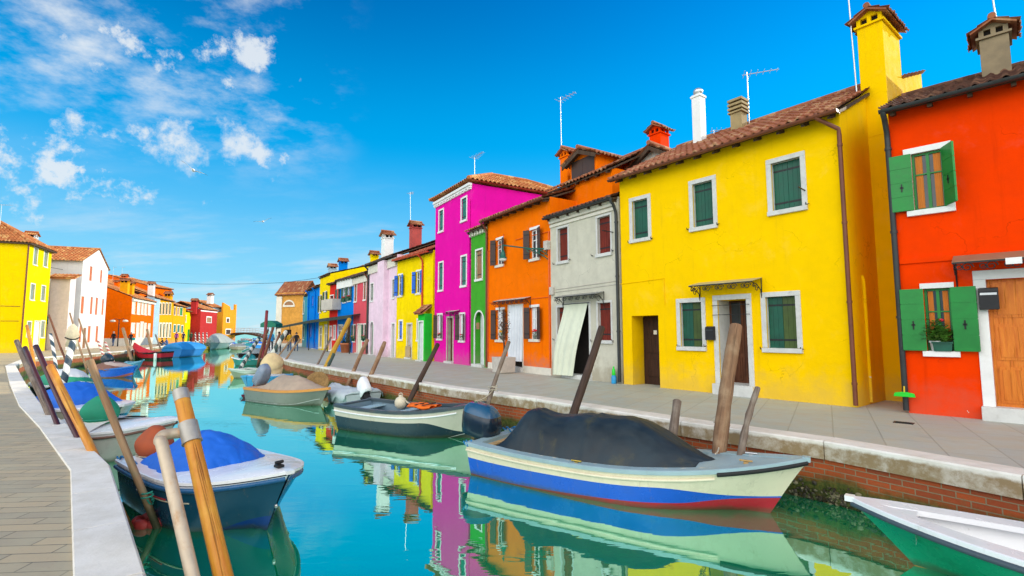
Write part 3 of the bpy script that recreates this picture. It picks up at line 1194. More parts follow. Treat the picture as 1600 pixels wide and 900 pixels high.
h.downpipe(h.L - .0, BROWN_METAL, over=.34, x_top=h.L - .32)
b = MB()
ux = h.uv(1030, 550)[0]
b.box(u0 + .01, ux - .02, .54, .60, 0, z1 - .03, 0)
for zc in (.25, .95, 1.55):
    b.box(u0 + .12, ux - .12, .515, .538, zc, zc + .48, 0)
b.box(ux - .55, ux - .43, .508, .514, 1.5, 1.62, 1)
b.build('passage_door', [wood('dark_door_wood', (.055, .022, .012), (.025, .01, .006)), CREAM], h.e)
u0, z0 = h.uv(1076, 452, .5)
u1, z1 = h.uv(1175, 438, .5)
h.scroll_canopy(u0, u1, (z0 + z1) / 2 + .05, .5, .10, M('canopy_sheet', (.45, .40, .22), .5))
# chimney breast up the side wall, and the tall stack above it
b = MB()
bx0, bx1 = h.L, h.L + .43
b.box(bx0 - .05, bx1, 1.78, 3.05, -.3, 7.6)
b.build('chimney_breast', YELLOW, h.e, bevel=.015)
h.chimney(h.L + .17, 2.42, .52, 1.3, 6.2, 9.2, YELLOW, cap=TILE)
b = MB()
b.prism([(3.06, 5.5), (5.05, 5.5), (5.05, 8.70), (3.06, 7.92)], h.L - .05, h.L + .40, 'x')
b.build('parapet', YELLOW, h.e)
b = MB()
tiles(b, (h.L - .12, 3.07, 7.92), (1, 0, 0), .62, (0, 1, .392), 2.2, 0, pw=.2, row=.34)
b.build('parapet_tiles', TILE, h.e)
b = MB()
b.tube([(h.L + .03, .75, .05), (h.L + .03, .75, 2.7), (h.L + .0, .75, 2.8)], .035, 8)
b.build('wall_pipe', YELLOW, h.e)
# iron hooks that hold the shutters, clothes-line arms
def hook(h, px, py, up=.05):
    b = MB()
    x, z = h.uv(px, py)
    b.tube([(x, .01, z), (x, -.06, z), (x, -.07, z + up)], .011, 6)
    b.tube([(x, -.05, z), (x + .07, -.055, z + .01)], .009, 6)
    b.build('wall_hook', IRON, h.e)


def arm(h, px, py, out=.45):
    b = MB()
    x, z = h.uv(px, py)
    b.tube([(x, .01, z), (x + .04, -out, z)], .016, 6)
    b.build('line_arm', IRON, h.e)


for px, py in ((983, 379), (1019, 373), (1075, 359), (1122, 351), (1060, 541), (1102, 541), (1190, 545), (1253, 546), (1261, 320)):
    hook(h, px, py)
arm(h, 1258, 298)
x, z = h.uv(1115, 478)
for dz_ in (0, -.24):
    b = MB()
    b.tube([(x, 0, z + dz_), (x, -.1, z + dz_), (x + .95, -.12, z + dz_), (x + .95, 0, z + dz_)], .008, 6)
    b.build('curtain_rod', IRON, h.e)
b = MB()
x, z = h.uv(985, 441)
x2, z2 = h.uv(1038, 435)
b.tube([(-.05, -.012, z - .03), (x2, -.012, z2), (x2, -.012, z2 - .75)], .010, 5)
b.build('wall_cable', YELLOW, h.e)
x, z = h.uv(1112, 521)
mb_ = h.hang('mailbox', 'black metal mailbox on the yellow wall beside the brown door', 'mailbox', x, -.06, z - .17, 'mailboxes')
b = MB()
b.prism([(-.06, 0), (.06, 0), (.06, .36), (-.04, .34), (-.06, .30)], -.12, .12, 'x')
b.build('case', IRON, mb_, bevel=.008)
b = MB()
b.box(-.10, .10, -.067, -.0605, .235, .275)
b.build('flap', DARK_METAL, mb_)
antenna(h.world(h.L - .16, 1.75, 7.3), 5.6, .5, -.02, 'tall lattice aerial mast fixed beside the yellow chimney stack', h.rot)

# --- the red house at the right edge
d = Vector((.704, -.71))
A = Vector((7.70, 9.93))
h = House('red_house', 'vivid red house at the right edge with bright green shutters and an orange wooden door', 'house', A, A + d * 6.5, 6.08, 6.0, RED, RH)
HOUSES['red'] = h
zt = hz(h, 1368, 182)
r = h.rect(1426, 236, 1477, 327)
h.window(*r, frame=WHITE, fw=.12, shut='open', smat=SH_BRIGHT, sash=SH_BRIGHT, rec=.12, curtain=CURTAIN_O, open_w=(.34, .38), ang=(4, 62), detail=2, boards='h')
r = h.rect(1446, 450, 1489, 549)
h.window(*r, frame=None, sill=WHITE, shut='open', smat=SH_BRIGHT, sash=SH_BRIGHT, rec=.16, curtain=CURTAIN_O, open_w=(.36, .36), ang=(6, 10), detail=2, boards='h')
u0, u1, z0, z1 = h.rect(1548, 434, 1640, 630)
h.door(u0, u0 + 1.35, .24, z1, frame=WHITE, fw=.17, mat=DOOR_ORANGE, rec=.18, panels=3)
h.walls()
h.roof(1.25, mat=TILE_DARK, over=.32, lo=.1, ro=.1, gutter=DARK_METAL)
h.downpipe(-.03, DARK_METAL, over=.32, y=-.06, r=.05)
u0, z0 = h.uv(1487, 412, .5)
h.scroll_canopy(u0, u0 + 2.2, z0 + .03, .5, .16, M('canopy_board', (.30, .16, .09), .6))
b = MB()
x, z = h.uv(1412, 408)
b.box(.02, h.L, -.035, .01, z - .06, z + .05)
b.build('string_course', RED, h.e)
h.chimney(1.62, 2.4, .46, .7, 6.2, 8.05, M('grey_chimney_render', (.26, .20, .12), .85, .2, 5, .2))
b = MB()
b.box(h.L * .0 + .9, 1.02, -.075, -.055, 1.5, 1.62)
x, z = h.uv(1548, 470)
mb_ = h.hang('mailbox', 'black metal mailbox on the white door frame of the red house', 'mailbox', x - .02, -.09, z - .16, 'mailboxes')
b = MB()
b.prism([(-.06, 0), (.06, 0), (.06, .40), (-.05, .38), (-.06, .33)], -.13, .13, 'x')
b.build('case', IRON, mb_, bevel=.008)
b = MB()
b.box(-.11, .11, -.068, -.0605, .26, .30)
b.build('flap', STEEL, mb_)
x, z = h.uv(1566, 409, .52)
pl = MB()
pl.box(x + .04, x + .24, -.535, -.52, z - .05, z + .06)
pl.build('number_plate', WHITE, h.e)
antenna(h.world(1.75, 2.5, 7.2), 3.6, .3, -.05, 'thin aerial pole behind the chimney of the red house', h.rot)

# potted plants on the red house's sill
def pot_plant(p, label, pot_r=.11, pot_h=.18, mat=TERRACOTTA, leaves=90, spread=.22, top=.3, flower=None, box=None, rot=0.0, group='potted plants along the facades', nfl=8, leaf=LEAF):
    o = thing('potted_plant', label, 'potted plant', p, rot, group)
    b = MB()
    if box:
        w, d_ = box
        b.prism([(-w / 2 * .88, 0), (w / 2 * .88, 0), (w / 2, pot_h), (-w / 2, pot_h)], -d_ / 2, d_ / 2, 'y')
        b.box(-w / 2 - .01, w / 2 + .01, -d_ / 2 - .012, d_ / 2 + .012, pot_h - .03, pot_h + .004)
    else:
        b.lathe([(0, 0), (pot_r * .72, 0), (pot_r * .95, pot_h * .82), (pot_r * 1.08, pot_h * .82), (pot_r * 1.08, pot_h), (pot_r * .92, pot_h), (pot_r * .9, pot_h * .85), (0, pot_h * .85)], 16)
    b.build('pot', mat, o)
    f = MB()
    fl = MB()
    for i in range(leaves):
        a = random.uniform(0, 2 * PI)
        q = math.sqrt(random.random())
        wx = (box[0] / 2 if box else spread)
        c = Vector((math.cos(a) * q * (wx if box else spread), math.sin(a) * q * spread * (.6 if box else 1), pot_h + top * random.random() * (1 - .5 * q * q)))
        dv = Vector((math.cos(a), math.sin(a), random.uniform(-.3, 1.1))).normalized()
        sd_ = dv.cross(Vector((0, 0, 1))).normalized()
        l, w = random.uniform(.06, .12), random.uniform(.022, .038)
        f.add([c, c + dv * l * .5 + sd_ * w, c + dv * l, c + dv * l * .5 - sd_ * w], ((0, 1, 2, 3),), 0)
        if i % 3 == 0:
            f.tube([(c.x * .25, c.y * .25, pot_h - .02), tuple(c * .75 + Vector((0, 0, pot_h * .2))), tuple(c)], .004, 4)
    f.build('foliage', leaf, o)
    if flower:
        for i in range(nfl):
            a = random.uniform(0, 2 * PI)
            q = math.sqrt(random.random()) * spread * .9
            fl.ball((math.cos(a) * q, math.sin(a) * q, pot_h + top * random.uniform(.7, 1.15)), .04, .04, .03, 8)
        fl.build('blossoms', flower, o)
    return o


rr = h.rect(1446, 450, 1489, 549)
pz = rr[2] + .008
pot_plant(h.world(rr[0] + .12, -.02, pz), 'round white pot with a leafy plant on the red house window sill', .085, .19, WHITE, 150, .17, .40, rot=h.rot, flower=RED_FLOWER, nfl=1)
pot_plant(h.world(rr[1] - .17, -.02, pz), 'dark green planter box with bushy leaves on the red house window sill', pot_h=.17, mat=SH_GREEN, leaves=190, spread=.17, top=.34, box=(.29, .16), rot=h.rot)
o = h.hang('broom', 'bright green broom head hung on the dark downpipe of the red house', 'broom', -.03, -.16, .32)
b = MB()
b.prism([(-.17, 0), (.17, 0), (.15, .07), (.05, .09), (-.05, .09), (-.15, .07)], -.035, .035, 'y')
b.build('head', M('lime_plastic', (.02, .62, .03), .4, .1, 6, 0), o, bevel=.008)
b = MB()
b.tube([(0, 0, .08), (0, .02, .2)], .014, 6)
b.build('handle_stub', M('yellow_plastic', (.7, .5, .02), .4), o)

# --- grey house
A, B = (1.43, 18.42), (3.34, 15.50)
h = House('grey_house', 'grey house with four red wooden shutters and a pale curtain over its door', 'house', A, B, 5.82, 6.0, GREYR, RH)
HOUSES['grey'] = h
wins(h, [(872, 356, 887.5, 408), (934, 338, 954, 396), (871.5, 480, 887, 530), (935, 473, 955, 532)], shut='closed', smat=SH_RED, fw=.075, rec=.16, frame=STONE)
u0, u1, z0, z1 = h.rect(886, 477, 921, 588)
h.door(u0, u1, .14, z1, frame=STONE, fw=.1, rec=.3, gap=True)
h.walls()
h.roof(1.1, mat=TILE_DARK, over=.24, lo=.06, ro=.0, gutter=DARK_METAL)
h.downpipe(h.L - .03, DARK_METAL, over=.24, r=.05)
b = MB()
for z_, o_ in ((5.42, .05), (5.56, .09), (5.66, .13)):
    b.box(.02, h.L - .09, -o_, .01, z_, z_ + .095)
b.build('cornice', CREAM, h.e)
ua, za = h.uv(863, 469, .4)
ub, zb_ = h.uv(930, 459, .4)
h.scroll_canopy(ua + .12, ub, (za + zb_) / 2 + .06, .4, .08, M('canopy_grey', (.3, .3, .27), .6))
c = MB()
P = []
for j in range(15):
    t_ = j / 14
    row = []
    for i in range(33):
        s_ = i / 32
        x = (u0 - .06 - .22 * t_ ** 1.3) + s_ * ((u1 - u0) * (1.04 - .26 * t_))
        y = -.05 - .40 * math.sin(min(1, t_ * 1.15) * PI * .55) ** 1.3 * (1 - .35 * s_) + .018 * math.sin(s_ * 27 + t_ * 2 + 2 * math.sin(s_ * 5)) * (.3 + t_)
        row.append((x, y, z1 + .05 - t_ * (z1 - .06)))
    P.append(row)
c.grid(P, 0, True)
o = c.build('door_curtain', CURTAIN_G, h.e)
b = MB()
b.tube([(u0 - .15, -.07, z1 + .06), (u1 + .1, -.07, z1 + .06)], .012, 6)
b.build('curtain_rail', IRON, h.e)
for px, py in ((866, 413), (891, 406), (926, 400), (958, 392), (866, 531), (925, 533), (958, 533)):
    hook(h, px, py, .06)
arm(h, 958, 363, .5)
b = MB()
z = hz(h, 910, 448)
b.tube([(.03, -.012, z), (h.L - .1, -.012, z + .06)], .012, 5)
b.tube([(.03, -.012, z - .09), (h.L - .1, -.012, z - .05)], .010, 5)
b.build('wall_cable', CONCRETE, h.e)
b = MB()
x, z = h.uv(861, 455)
b.box(.02, .22, -.10, -.003, z - .14, z + .14)
b.build('meter_box', CONCRETE, h.e, bevel=.008)
o = h.hang('detergent_bottle', 'blue and green plastic bottle standing at the foot of the grey house', 'bottle', h.L - .2, -.14, 0.0)
b = MB()
b.lathe([(0, 0), (.075, 0), (.08, .02), (.08, .2), (.055, .25), (.02, .28)], 12)
b.build('body', M('blue_plastic', (.02, .3, .6), .35), o)
b = MB()
b.lathe([(.055, .251), (.06, .27), (.05, .42), (.025, .46), (.025, .52), (0, .52)], 12)
b.build('neck', M('lime_plastic', (.02, .62, .03), .4, .1, 6, 0), o)

# --- orange house (and the taller part behind the grey one, with a dormer)
A, B = (-1.09, 22.39), (1.43, 18.42)
h = House('orange_house', 'orange house with brown open shutters, a white door curtain and a roof dormer', 'house', A, B, 6.62, 6.2, ORANGE, RH)
HOUSES['orange'] = h
wins(h, [(776, 374, 786.5, 414), (829, 358, 842.5, 404)], frame=None, shut='open', smat=SH_BROWN, rec=.14, open_w=(.26, .30), ang=(30, 20), sash=WHITE, sill=CREAM)
wins(h, [(776, 484, 788, 531), (829, 480, 842, 530)], frame=None, shut='open', smat=SH_BROWN, rec=.14, open_w=(.24, .28), ang=(25, 18), sash=WHITE, curtain=CURTAIN_W, sill=CREAM)
u0, u1, z0, z1 = h.rect(795.5, 478, 816.5, 570)
h.door(u0, u1, .18, z1, frame=CREAM, fw=.07, rec=.25, gap=True)
h.walls()
h.roof(1.2, over=.3, lo=.1, ro=.0, gutter=BROWN_METAL)
h.downpipe(.02, BROWN_METAL, over=.3, r=.05)
b = MB()
b.box(.06, u0 - .08, -.03, .01, 0, .26)
b.build('plinth', CREAM, h.e)
b = MB()
b.box(u1 + .08, h.L - .01, -.03, .01, 0, .26)
b.build('plinth', CREAM, h.e)
c = MB()
P = [[(u0 - .03 + (u1 - u0 + .06) * i / 28, -.03 + .022 * math.sin(i * 1.15 + j * .2) - .03 * (j / 10), z1 + .03 - (z1 - .38) * j / 10) for i in range(29)] for j in range(11)]
c.grid(P, 0, True)
c.build('door_curtain', CURTAIN_W, h.e)
b = MB()
b.tube([(.15, -.03, 5.2), (1.35, -.03, 5.35), (1.42, -.03, 5.75)], .016, 5)
b.tube([(h.L * .5, -.03, 5.35), (h.L, -.03, 5.3)], .014, 5)
b.tube([(.10, -.03, .3), (.10, -.03, 5.2)], .03, 6)
b.tube([(h.L - .06, -.03, .3), (h.L - .06, -.03, 5.3)], .03, 6)
z = hz(h, 800, 470)
b.tube([(.1, -.02, z), (h.L, -.02, z)], .012, 5)
b.build('wall_pipes', M('orange_painted_pipe', (.75, .12, .01), .5), h.e)
ua, za = h.uv(770, 471, .35)
ub, zb_ = h.uv(818, 466, .35)
h.scroll_canopy(ua, ub, (za + zb_) / 2, .35, .08)
# tall part behind
A2, B2 = h.world(3.1, 1.25, 0), h.world(6.7, 1.25, 0)
d2 = House('dormer_house', 'orange upper storey with a tiled dormer rising behind the grey house', 'house', A2, B2, 7.4, 5.0, ORANGE, RH)
d2.walls()
d2.roof(1.3, over=.22, lo=.0, ro=.05)


def dormer(h, x, w, y0, z0, z1, depth, wall, shutter=None, pitch=.42, tile=TILE, bare=None):
    b = MB()
    g = w / 2 * pitch
    b.prism([(x - w / 2, z0), (x + w / 2, z0), (x + w / 2, z1), (x, z1 + g), (x - w / 2, z1)], y0, y0 + depth, 'y')
    o = b.build('dormer', wall, h.e)
    t_ = MB()
    ew = w / 2 + .22
    for sg in (-1, 1):
        tiles(t_, (x + sg * ew, y0 - .3, z1 + g - ew * pitch - .0), (0, 1, 0), depth + .3, (-sg, 0, pitch), ew * math.hypot(1, pitch), 0, pw=.2, row=.3)
    t_.tube([(x, y0 - .3, z1 + g + .10), (x, y0 + depth, z1 + g + .10)], .09, 8)
    t_.build('dormer_roof', tile, o)
    f = MB()
    for sg in (-1, 1):
        za, zb2 = z1 + g - ew * pitch - .02, z1 + g - .02
        f.prism([(x + sg * ew, za - .16), (x, zb2 - .16), (x, zb2), (x + sg * ew, za)], y0 - .28, y0 - .24, 'y')
        f.prism([(x + sg * ew, za - .045), (x, zb2 - .045), (x, zb2), (x + sg * ew, za)], y0 - .235, y0 + .0, 'y')
    f.build('bargeboard', SOFFIT if not bare else SH_BROWN, o)
    if shutter:
        s_ = MB()
        ww, hh = w * .44, (z1 - z0) * .86
        for k in (-1, 1):
            s_.box(x + (k - 1) * ww / 2 + .005, x + (k + 1) * ww / 2 - .005, y0 - .03, y0 - .001, z1 - hh + .02, z1 - .0)
        s_.build('shutter', shutter, o)
    return o


dx_, dz_ = d2.uv(899, 270)
dormer(d2, dx_ + .05, 1.55, .35, 7.25, dz_ + .62, 3.2, ORANGE, SH_BROWN)
x_, z_ = d2.uv(861, 262)
d2.chimney(x_ + .1, .9, .5, .62, 6.4, z_ + .75, ORANGE)
antenna(d2.world(x_ - .15, .7, 6.7), 5.0, .9, -.01, 'tall thin aerial beside the orange chimney', d2.rot + .1)

# --- wall lamp on the orange house
x, z = h.uv(852, 392)
lamp = h.hang('wall_lamp', 'green street lamp on a long scrolled iron arm fixed to the orange house', 'wall lamp', h.L - .12, 0, z, None)
LG = M('lamp_green', (.006, .10, .07), .4, .2, 6, .03)
b = MB()
b.box(-.12, .12, -.16, -.003, .0, .34)
b.build('junction_box', CONCRETE, lamp, bevel=.01)
b = MB()
Lx, Ly = -1.05, -1.35
b.tube([(0, -.05, .05), (Lx * .4, Ly * .4, .07), (Lx, Ly, .22)], .026, 8)
for k, (t0, t1, dr) in enumerate(((.0, .5, .42), (.0, .3, .26))):
    pts = []
    for i in range(13):
        q = i / 12
        t_ = t0 + (t1 - t0) * q
        pts.append((Lx * t_, Ly * t_, .06 - dr * (1 - q) ** 1.6))
    b.tube(pts, .02, 6)
for cx_, cz_, rr_ in ((.12, -.08, .10), (.28, -.03, .085), (.42, .0, .06)):
    pts = [(Lx * (cx_ + .1 * math.cos(a) * rr_ * 8), Ly * (cx_ + .1 * math.cos(a) * rr_ * 8), cz_ + rr_ * math.sin(a)) for a in [2 * PI * i / 16 for i in range(17)]]
    b.tube(pts, .013, 5)
b.tube([(Lx, Ly, .22), (Lx, Ly, -.02)], .02, 6)
b.build('arm', LG, lamp)
b = MB()
b.lathe([(.0, .04), (.05, .03), (.07, -.05), (.10, -.12), (.10, -.22), (.15, -.25), (.16, -.29)], 14, 0, Matrix.Translation((Lx, Ly, 0)))
b.build('lamp_hood', LG, lamp)
b = MB()
b.lathe([(.145, -.285), (.13, -.34), (.08, -.38), (0, -.39)], 14, 0, Matrix.Translation((Lx, Ly, 0)))
b.build('lamp_glass', WHITE, lamp)
for px, py, lab, fl in ((783.5, 531, 'small pot of orange flowers on the left ground sill of the orange house', YEL_FLOWER), (836, 531, 'glass jar of red flowers on the right ground sill of the orange house', RED_FLOWER)):
    x, z = h.uv(px, py)
    pot_plant(h.world(x, -.01, z + .01), lab, .08, .18, M('glass_jar', (.3, .36, .32), .15), 30, .10, .18, fl, rot=h.rot, nfl=9)
# planter with a little tree in front of the orange house
pp = G(787, 583)
o = thing('planter', 'square pale concrete planter on the paving before the orange house', 'planter', pp, h.rot)
b = MB()
b.prism([(-.30, .03), (.30, .03), (.36, .62), (-.36, .62)], -.33, .33, 'y')
b.box(-.25, .25, -.27, .27, 0, .03)
b.build('tub', CONCRETE, o, bevel=.015)
o = thing('small_tree', 'bare twisted shrub growing in the square planter', 'shrub', pp + Vector((0, 0, .6)), h.rot)
b = MB()
b.tube([(0, 0, -.1), (.03, .02, .4), (-.04, .0, .9), (-.02, .03, 1.3)], [.04, .035, .03, .02], 7, jit=.15)
for i in range(16):
    a = random.uniform(0, 6.28)
    z = random.uniform(.6, 1.3)
    b.tube([(-.02, .01, z), (.18 * math.cos(a), .18 * math.sin(a), z + .22), (.26 * math.cos(a), .26 * math.sin(a), z + .5 * random.random() + .1)], [.012, .009, .004], 5)
b.build('trunk', wood('bark', (.10, .06, .04), (.05, .03, .02)), o)
b = MB()
for i in range(170):
    a, q = random.uniform(0, 6.28), random.uniform(.05, .3)
    c_ = Vector((q * math.cos(a), q * math.sin(a), random.uniform(.7, 1.75)))
    dv = Vector((random.uniform(-1, 1), random.uniform(-1, 1), random.uniform(-.6, .6))).normalized()
    sd_ = dv.orthogonal().normalized()
    b.add([c_, c_ + dv * .04 + sd_ * .018, c_ + dv * .085, c_ + dv * .04 - sd_ * .018], ((0, 1, 2, 3),))
b.build('crown', M('russet_leaves', (.11, .06, .035), .6, .4, 12, 0), o)

# --- green narrow house
A, B = (-1.95, 23.85), (-1.10, 22.41)
h = House('green_house', 'narrow green house with an arched white doorway between magenta and orange', 'house', A, B, 6.4, 5.5, GREEN, RH)
wins(h, [(744, 391, 753.5, 436)], shut='closed', smat=SH_TAN, frame=WHITE, fw=.08, rec=.12)
u0, u1, z0, z1 = h.rect(742, 487, 755.5, 570)
h.door(u0, u1, .12, z1, frame=WHITE, fw=.07, rec=.35, arch=True, mat=DOOR_GREY, panels=2)
h.walls()
h.roof(1.0, over=.28, lo=.02, ro=.0)
b = MB()
for i in range(6):
    b.box(.05 + i * .27, .17 + i * .27, -.14, .01, 6.10, 6.24)
b.box(0.02, h.L - .02, -.16, .01, 6.25, 6.34)
b.build('cornice', CREAM, h.e)
x, z = h.uv(748, 509)
b = MB()
b.box(x - .1, x + .16, -.075, -.03, z - .16, z + .14)
b.build('letter_plate', SH_TAN, h.e)

# --- magenta house
A, B = (-4.26, 27.65), (-1.98, 23.92)
h = House('magenta_house', 'tall three storey magenta house with narrow teal shutters and white frames', 'house', A, B, 8.8, 6.8, MAGENTA, RH)
HOUSES['magenta'] = h
wins(h, [(686.5, 329, 692.5, 361), (721.5, 310, 729, 344), (686, 411, 692, 453), (721, 401, 728.5, 446)], shut='closed', smat=SH_TEAL, frame=WHITE, fw=.09, rec=.1)
wins(h, [(684, 492, 690.5, 529), (718.5, 491, 725.5, 532)], frame=WHITE, fw=.09, shut='open', smat=SH_BROWN, rec=.12, open_w=.24, ang=(20, 20), curtain=CURTAIN_W)
u0, u1, z0, z1 = h.rect(699, 497, 707.5, 566)
h.door(u0, u1, .1, z1, frame=STONE_DARK, fw=.1, rec=.25)
h.walls()
# hipped roof
b = MB()
L_, D_, z_ = h.L, h.depth, h.H + .12
ov = .28
hp = [(-ov, -ov), (L_ + ov, -ov), (L_ + ov, D_ + ov), (-ov, D_ + ov)]
rA, rB = Vector((L_ / 2, L_ / 2 + .2, z_ + 1.25)), Vector((L_ / 2, D_ - L_ / 2, z_ + 1.25))


def hip_face(b, p0, p1, apex0, apex1, pw=.24, row=.4):
    """Courses of barrel tiles cut to a triangle or trapezium."""
    p0, p1, a0, a1 = (Vector(p) for p in (p0, p1, apex0, apex1))
    nrm_ = (p1 - p0).cross(a0 - p0).normalized()
    if nrm_.z < 0:
        nrm_ = -nrm_
    nr = max(3, int((a0 - p0).length / row))
    X = (p1 - p0).normalized()
    for r in range(nr):
        t0, t1 = r / nr, (r + 1) / nr
        l0, r0, l1, r1 = p0.lerp(a0, t0), p1.lerp(a1, t0), p0.lerp(a0, t1), p1.lerp(a1, t1)
        n = max(2, int((r0 - l0).length / pw * 5))
        lo, hi, lip = [], [], []
        for i in range(n + 1):
            q = i / n
            a, c_ = l0.lerp(r0, q), l1.lerp(r1, q)
            ha = .04 * math.cos(2 * PI * (a - p0).dot(X) / pw) + .06
            hc = .04 * math.cos(2 * PI * (c_ - p0).dot(X) / pw) + .02
            lo.append(a + nrm_ * ha)
            lip.append(a + nrm_ * (ha - .035))
            hi.append(c_ + nrm_ * hc)
        b.grid([lip, lo], 0, False)
        b.grid([lo, hi], 0, True)


def hip_roof(b, hp, z_, rA, rB):
    P = [Vector((x, y, z_)) for x, y in hp]
    hip_face(b, P[0], P[1], rA, rA)
    hip_face(b, P[1], P[2], rA, rB)
    hip_face(b, P[2], P[3], rB, rB)
    hip_face(b, P[3], P[0], rB, rA)
    for p, q in ((P[0], rA), (P[1], rA), (P[2], rB), (P[3], rB), (rA, rB)):
        b.tube([p + Vector((0, 0, .06)), q + Vector((0, 0, .08))], .09, 8)
    b.add([P[0], P[3], P[2], P[1]], ((0, 1, 2, 3),))


hip_roof(b, hp, z_, rA, rB)
b.build('roof', TILE_OCHRE, h.e)
b = MB()
for o_, za, zb2 in ((.06, 8.5, 8.57), (.11, 8.58, 8.66), (.17, 8.67, 8.79)):
    b.box(-.02, h.L + .02 + o_ * .5, -o_, .01, za, zb2)
for i in range(12):
    x = .1 + (h.L - .2) * i / 11
    b.box(x - .04, x + .04, -.14, -.062, 8.49, 8.578)
b.build('cornice', WHITE, h.e)
ua, za = h.uv(697, 487, .3)
h.scroll_canopy(ua - .1, ua + 1.0, za, .3, .06)
b = MB()
b.tube([(h.L - .05, -.05, .1), (h.L - .05, -.05, 8.0)], .045, 8)
b.build('downpipe', MAGENTA, h.e)
b = MB()
b.box(h.L + .004, h.L + .03, .9, 5.8, 6.3, 6.42)
b.build('side_ledge', MAGENTA, h.e)
antenna(h.world(h.L - .4, .4, 9.0), 1.3, .9, 0, 'low aerial at the front corner of the magenta roof', h.rot)
for px, py, lab in ((687.5, 530, 'little white pot of red geraniums on the left sill of the magenta house'), (722.5, 533, 'little white pot of red geraniums on the right sill of the magenta house')):
    x, z = h.uv(px, py)
    pot_plant(h.world(x, -.03, z), lab, .09, .16, WHITE, 40, .11, .16, RED_FLOWER, rot=h.rot)

# --- yellow house with blue shutters
A, B = (-7.23, 31.45), (-4.38, 27.72)
YELLOW2 = stucco('lemon_render', (.90, .66, .0), (.62, .42, .01), damp=.15)
h = House('yellow_house', 'smaller yellow house with blue shutters and a red downpipe beside the magenta house', 'house', A, B, 6.15, 6, YELLOW2, RH)
wins(h, [(622.5, 430, 629, 462), (650.5, 424, 658, 458)], frame=None, shut='open', smat=SH_BLUE, rec=.12, open_w=.3, ang=(12, 12), sill=CREAM)
wins(h, [(624, 502, 628.5, 530), (652.5, 500, 657, 531)], frame=WHITE, fw=.1, shut='closed', smat=SH_BLUE, rec=.1)
u0, u1, z0, z1 = h.rect(636.5, 507, 643, 558)
h.door(u0, u1, .1, z1, frame=STONE, fw=.1, rec=.2, mat=M('pinkish_door', (.55, .45, .45), .6))
h.walls()
h.roof(1.25, over=.3, lo=.05, ro=.0, mat=tiles_mat('red_tiles', (.42, .10, .045), (.3, .06, .03), (.5, .17, .08), .2), gutter=M('red_gutter', (.55, .05, .02), .45))
xr = h.uv(661, 480)[0]
h.downpipe(xr, M('red_gutter', (.55, .05, .02), .45), over=.3, r=.05)
b = MB()
b.box(u0 - .02, u1 + .02, -.12, -.06, .12, .75)
b.build('door_gate', M('tan_board', (.45, .33, .18), .7), h.e)
# small green porch house
xa = h.uv(664, 540)[0]
A, B = h.world(xa, -.45, 0), h.world(h.L - .05, -.45, 0)
g = House('porch', 'tiny bright green porch with a pale door and tiled lean-to roof', 'porch', A, B, 2.6, .44, stucco('bright_green_render', (.02, .55, .04), damp=.1), None)
g.door(.12, g.L - .2, .06, 2.15, frame=WHITE, fw=.07, rec=.15, mat=DOOR_GREY, panels=2)
g.walls()
b = MB()
tiles(b, (-.08, -.2, 2.62), (1, 0, 0), g.L + .1, (0, 1, .75), .8, 0, pw=.22, row=.3)
b.prism([(-.2, 2.60), (.43, 3.07), (.43, 3.02), (-.2, 2.55)], -.08, g.L + .02, 'x')
b.build('roof', TILE, g.e)

# --- lilac house with a chimney breast on its front
A, B = (-10.36, 36.27), (-7.25, 31.48)
h = House('lilac_house', 'pale lilac house with a white chimney breast rising up its front', 'house', A, B, 6.5, 6, LILAC, RH)
wins(h, [(579, 443.5, 583.5, 470), (591.5, 440, 594.5, 468), (613, 437, 617, 465)], frame=WHITE, fw=.08, shut='closed', smat=SH_GREY, rec=.12)
wins(h, [(591, 507, 593.5, 530)], frame=WHITE, fw=.06, shut='closed', smat=SH_GREY, rec=.12)
u0, u1, z0, z1 = h.rect(578.5, 503, 583.5, 553)
h.door(u0, u1, .05, z1, frame=WHITE, fw=.08, rec=.15, arch=True, mat=SH_GREY, panels=2)
u0, u1, z0, z1 = h.rect(612, 506, 616.5, 556)
h.door(u0, u1, .05, z1, frame=WHITE, fw=.08, rec=.2, mat=SH_GREY, panels=2)
h.walls()
h.roof(1.2, over=.3, lo=.1, gutter=DARK_METAL, mat=TILE_DARK)
h.downpipe(.03, DARK_METAL, r=.06, over=.3)
xa, xb = h.uv(596, 500)[0], h.uv(606, 500)[0]
b = MB()
b.box(xa, xb, -.34, .02, -.2, 6.3)
b.build('chimney_breast', LILAC, h.e, bevel=.02)
h.chimney(2.75, 2.4, .62, .7, 6.4, 9.2, M('red_chimney_render', (.42, .06, .05), .8, .2, 5, .2))
antenna(h.world(2.45, 2.2, 7.0), 4.7, .5, -.07, 'white aerial mast leaning over the red chimney', h.rot)
xm = (h.uv(597, 380)[0] + h.uv(608, 380)[0]) / 2
h.chimney((xa + xb) / 2, .1, .66, .62, 6.2, hz(h, 604, 366), WHITE, cap=TILE)
b = MB()
b.box(.02, xa - .02, -.12, .01, 5.75, 6.28)
b.box(xb + .02, h.L - .02, -.12, .01, 5.75, 6.28)
b.build('cornice', CREAM, h.e)

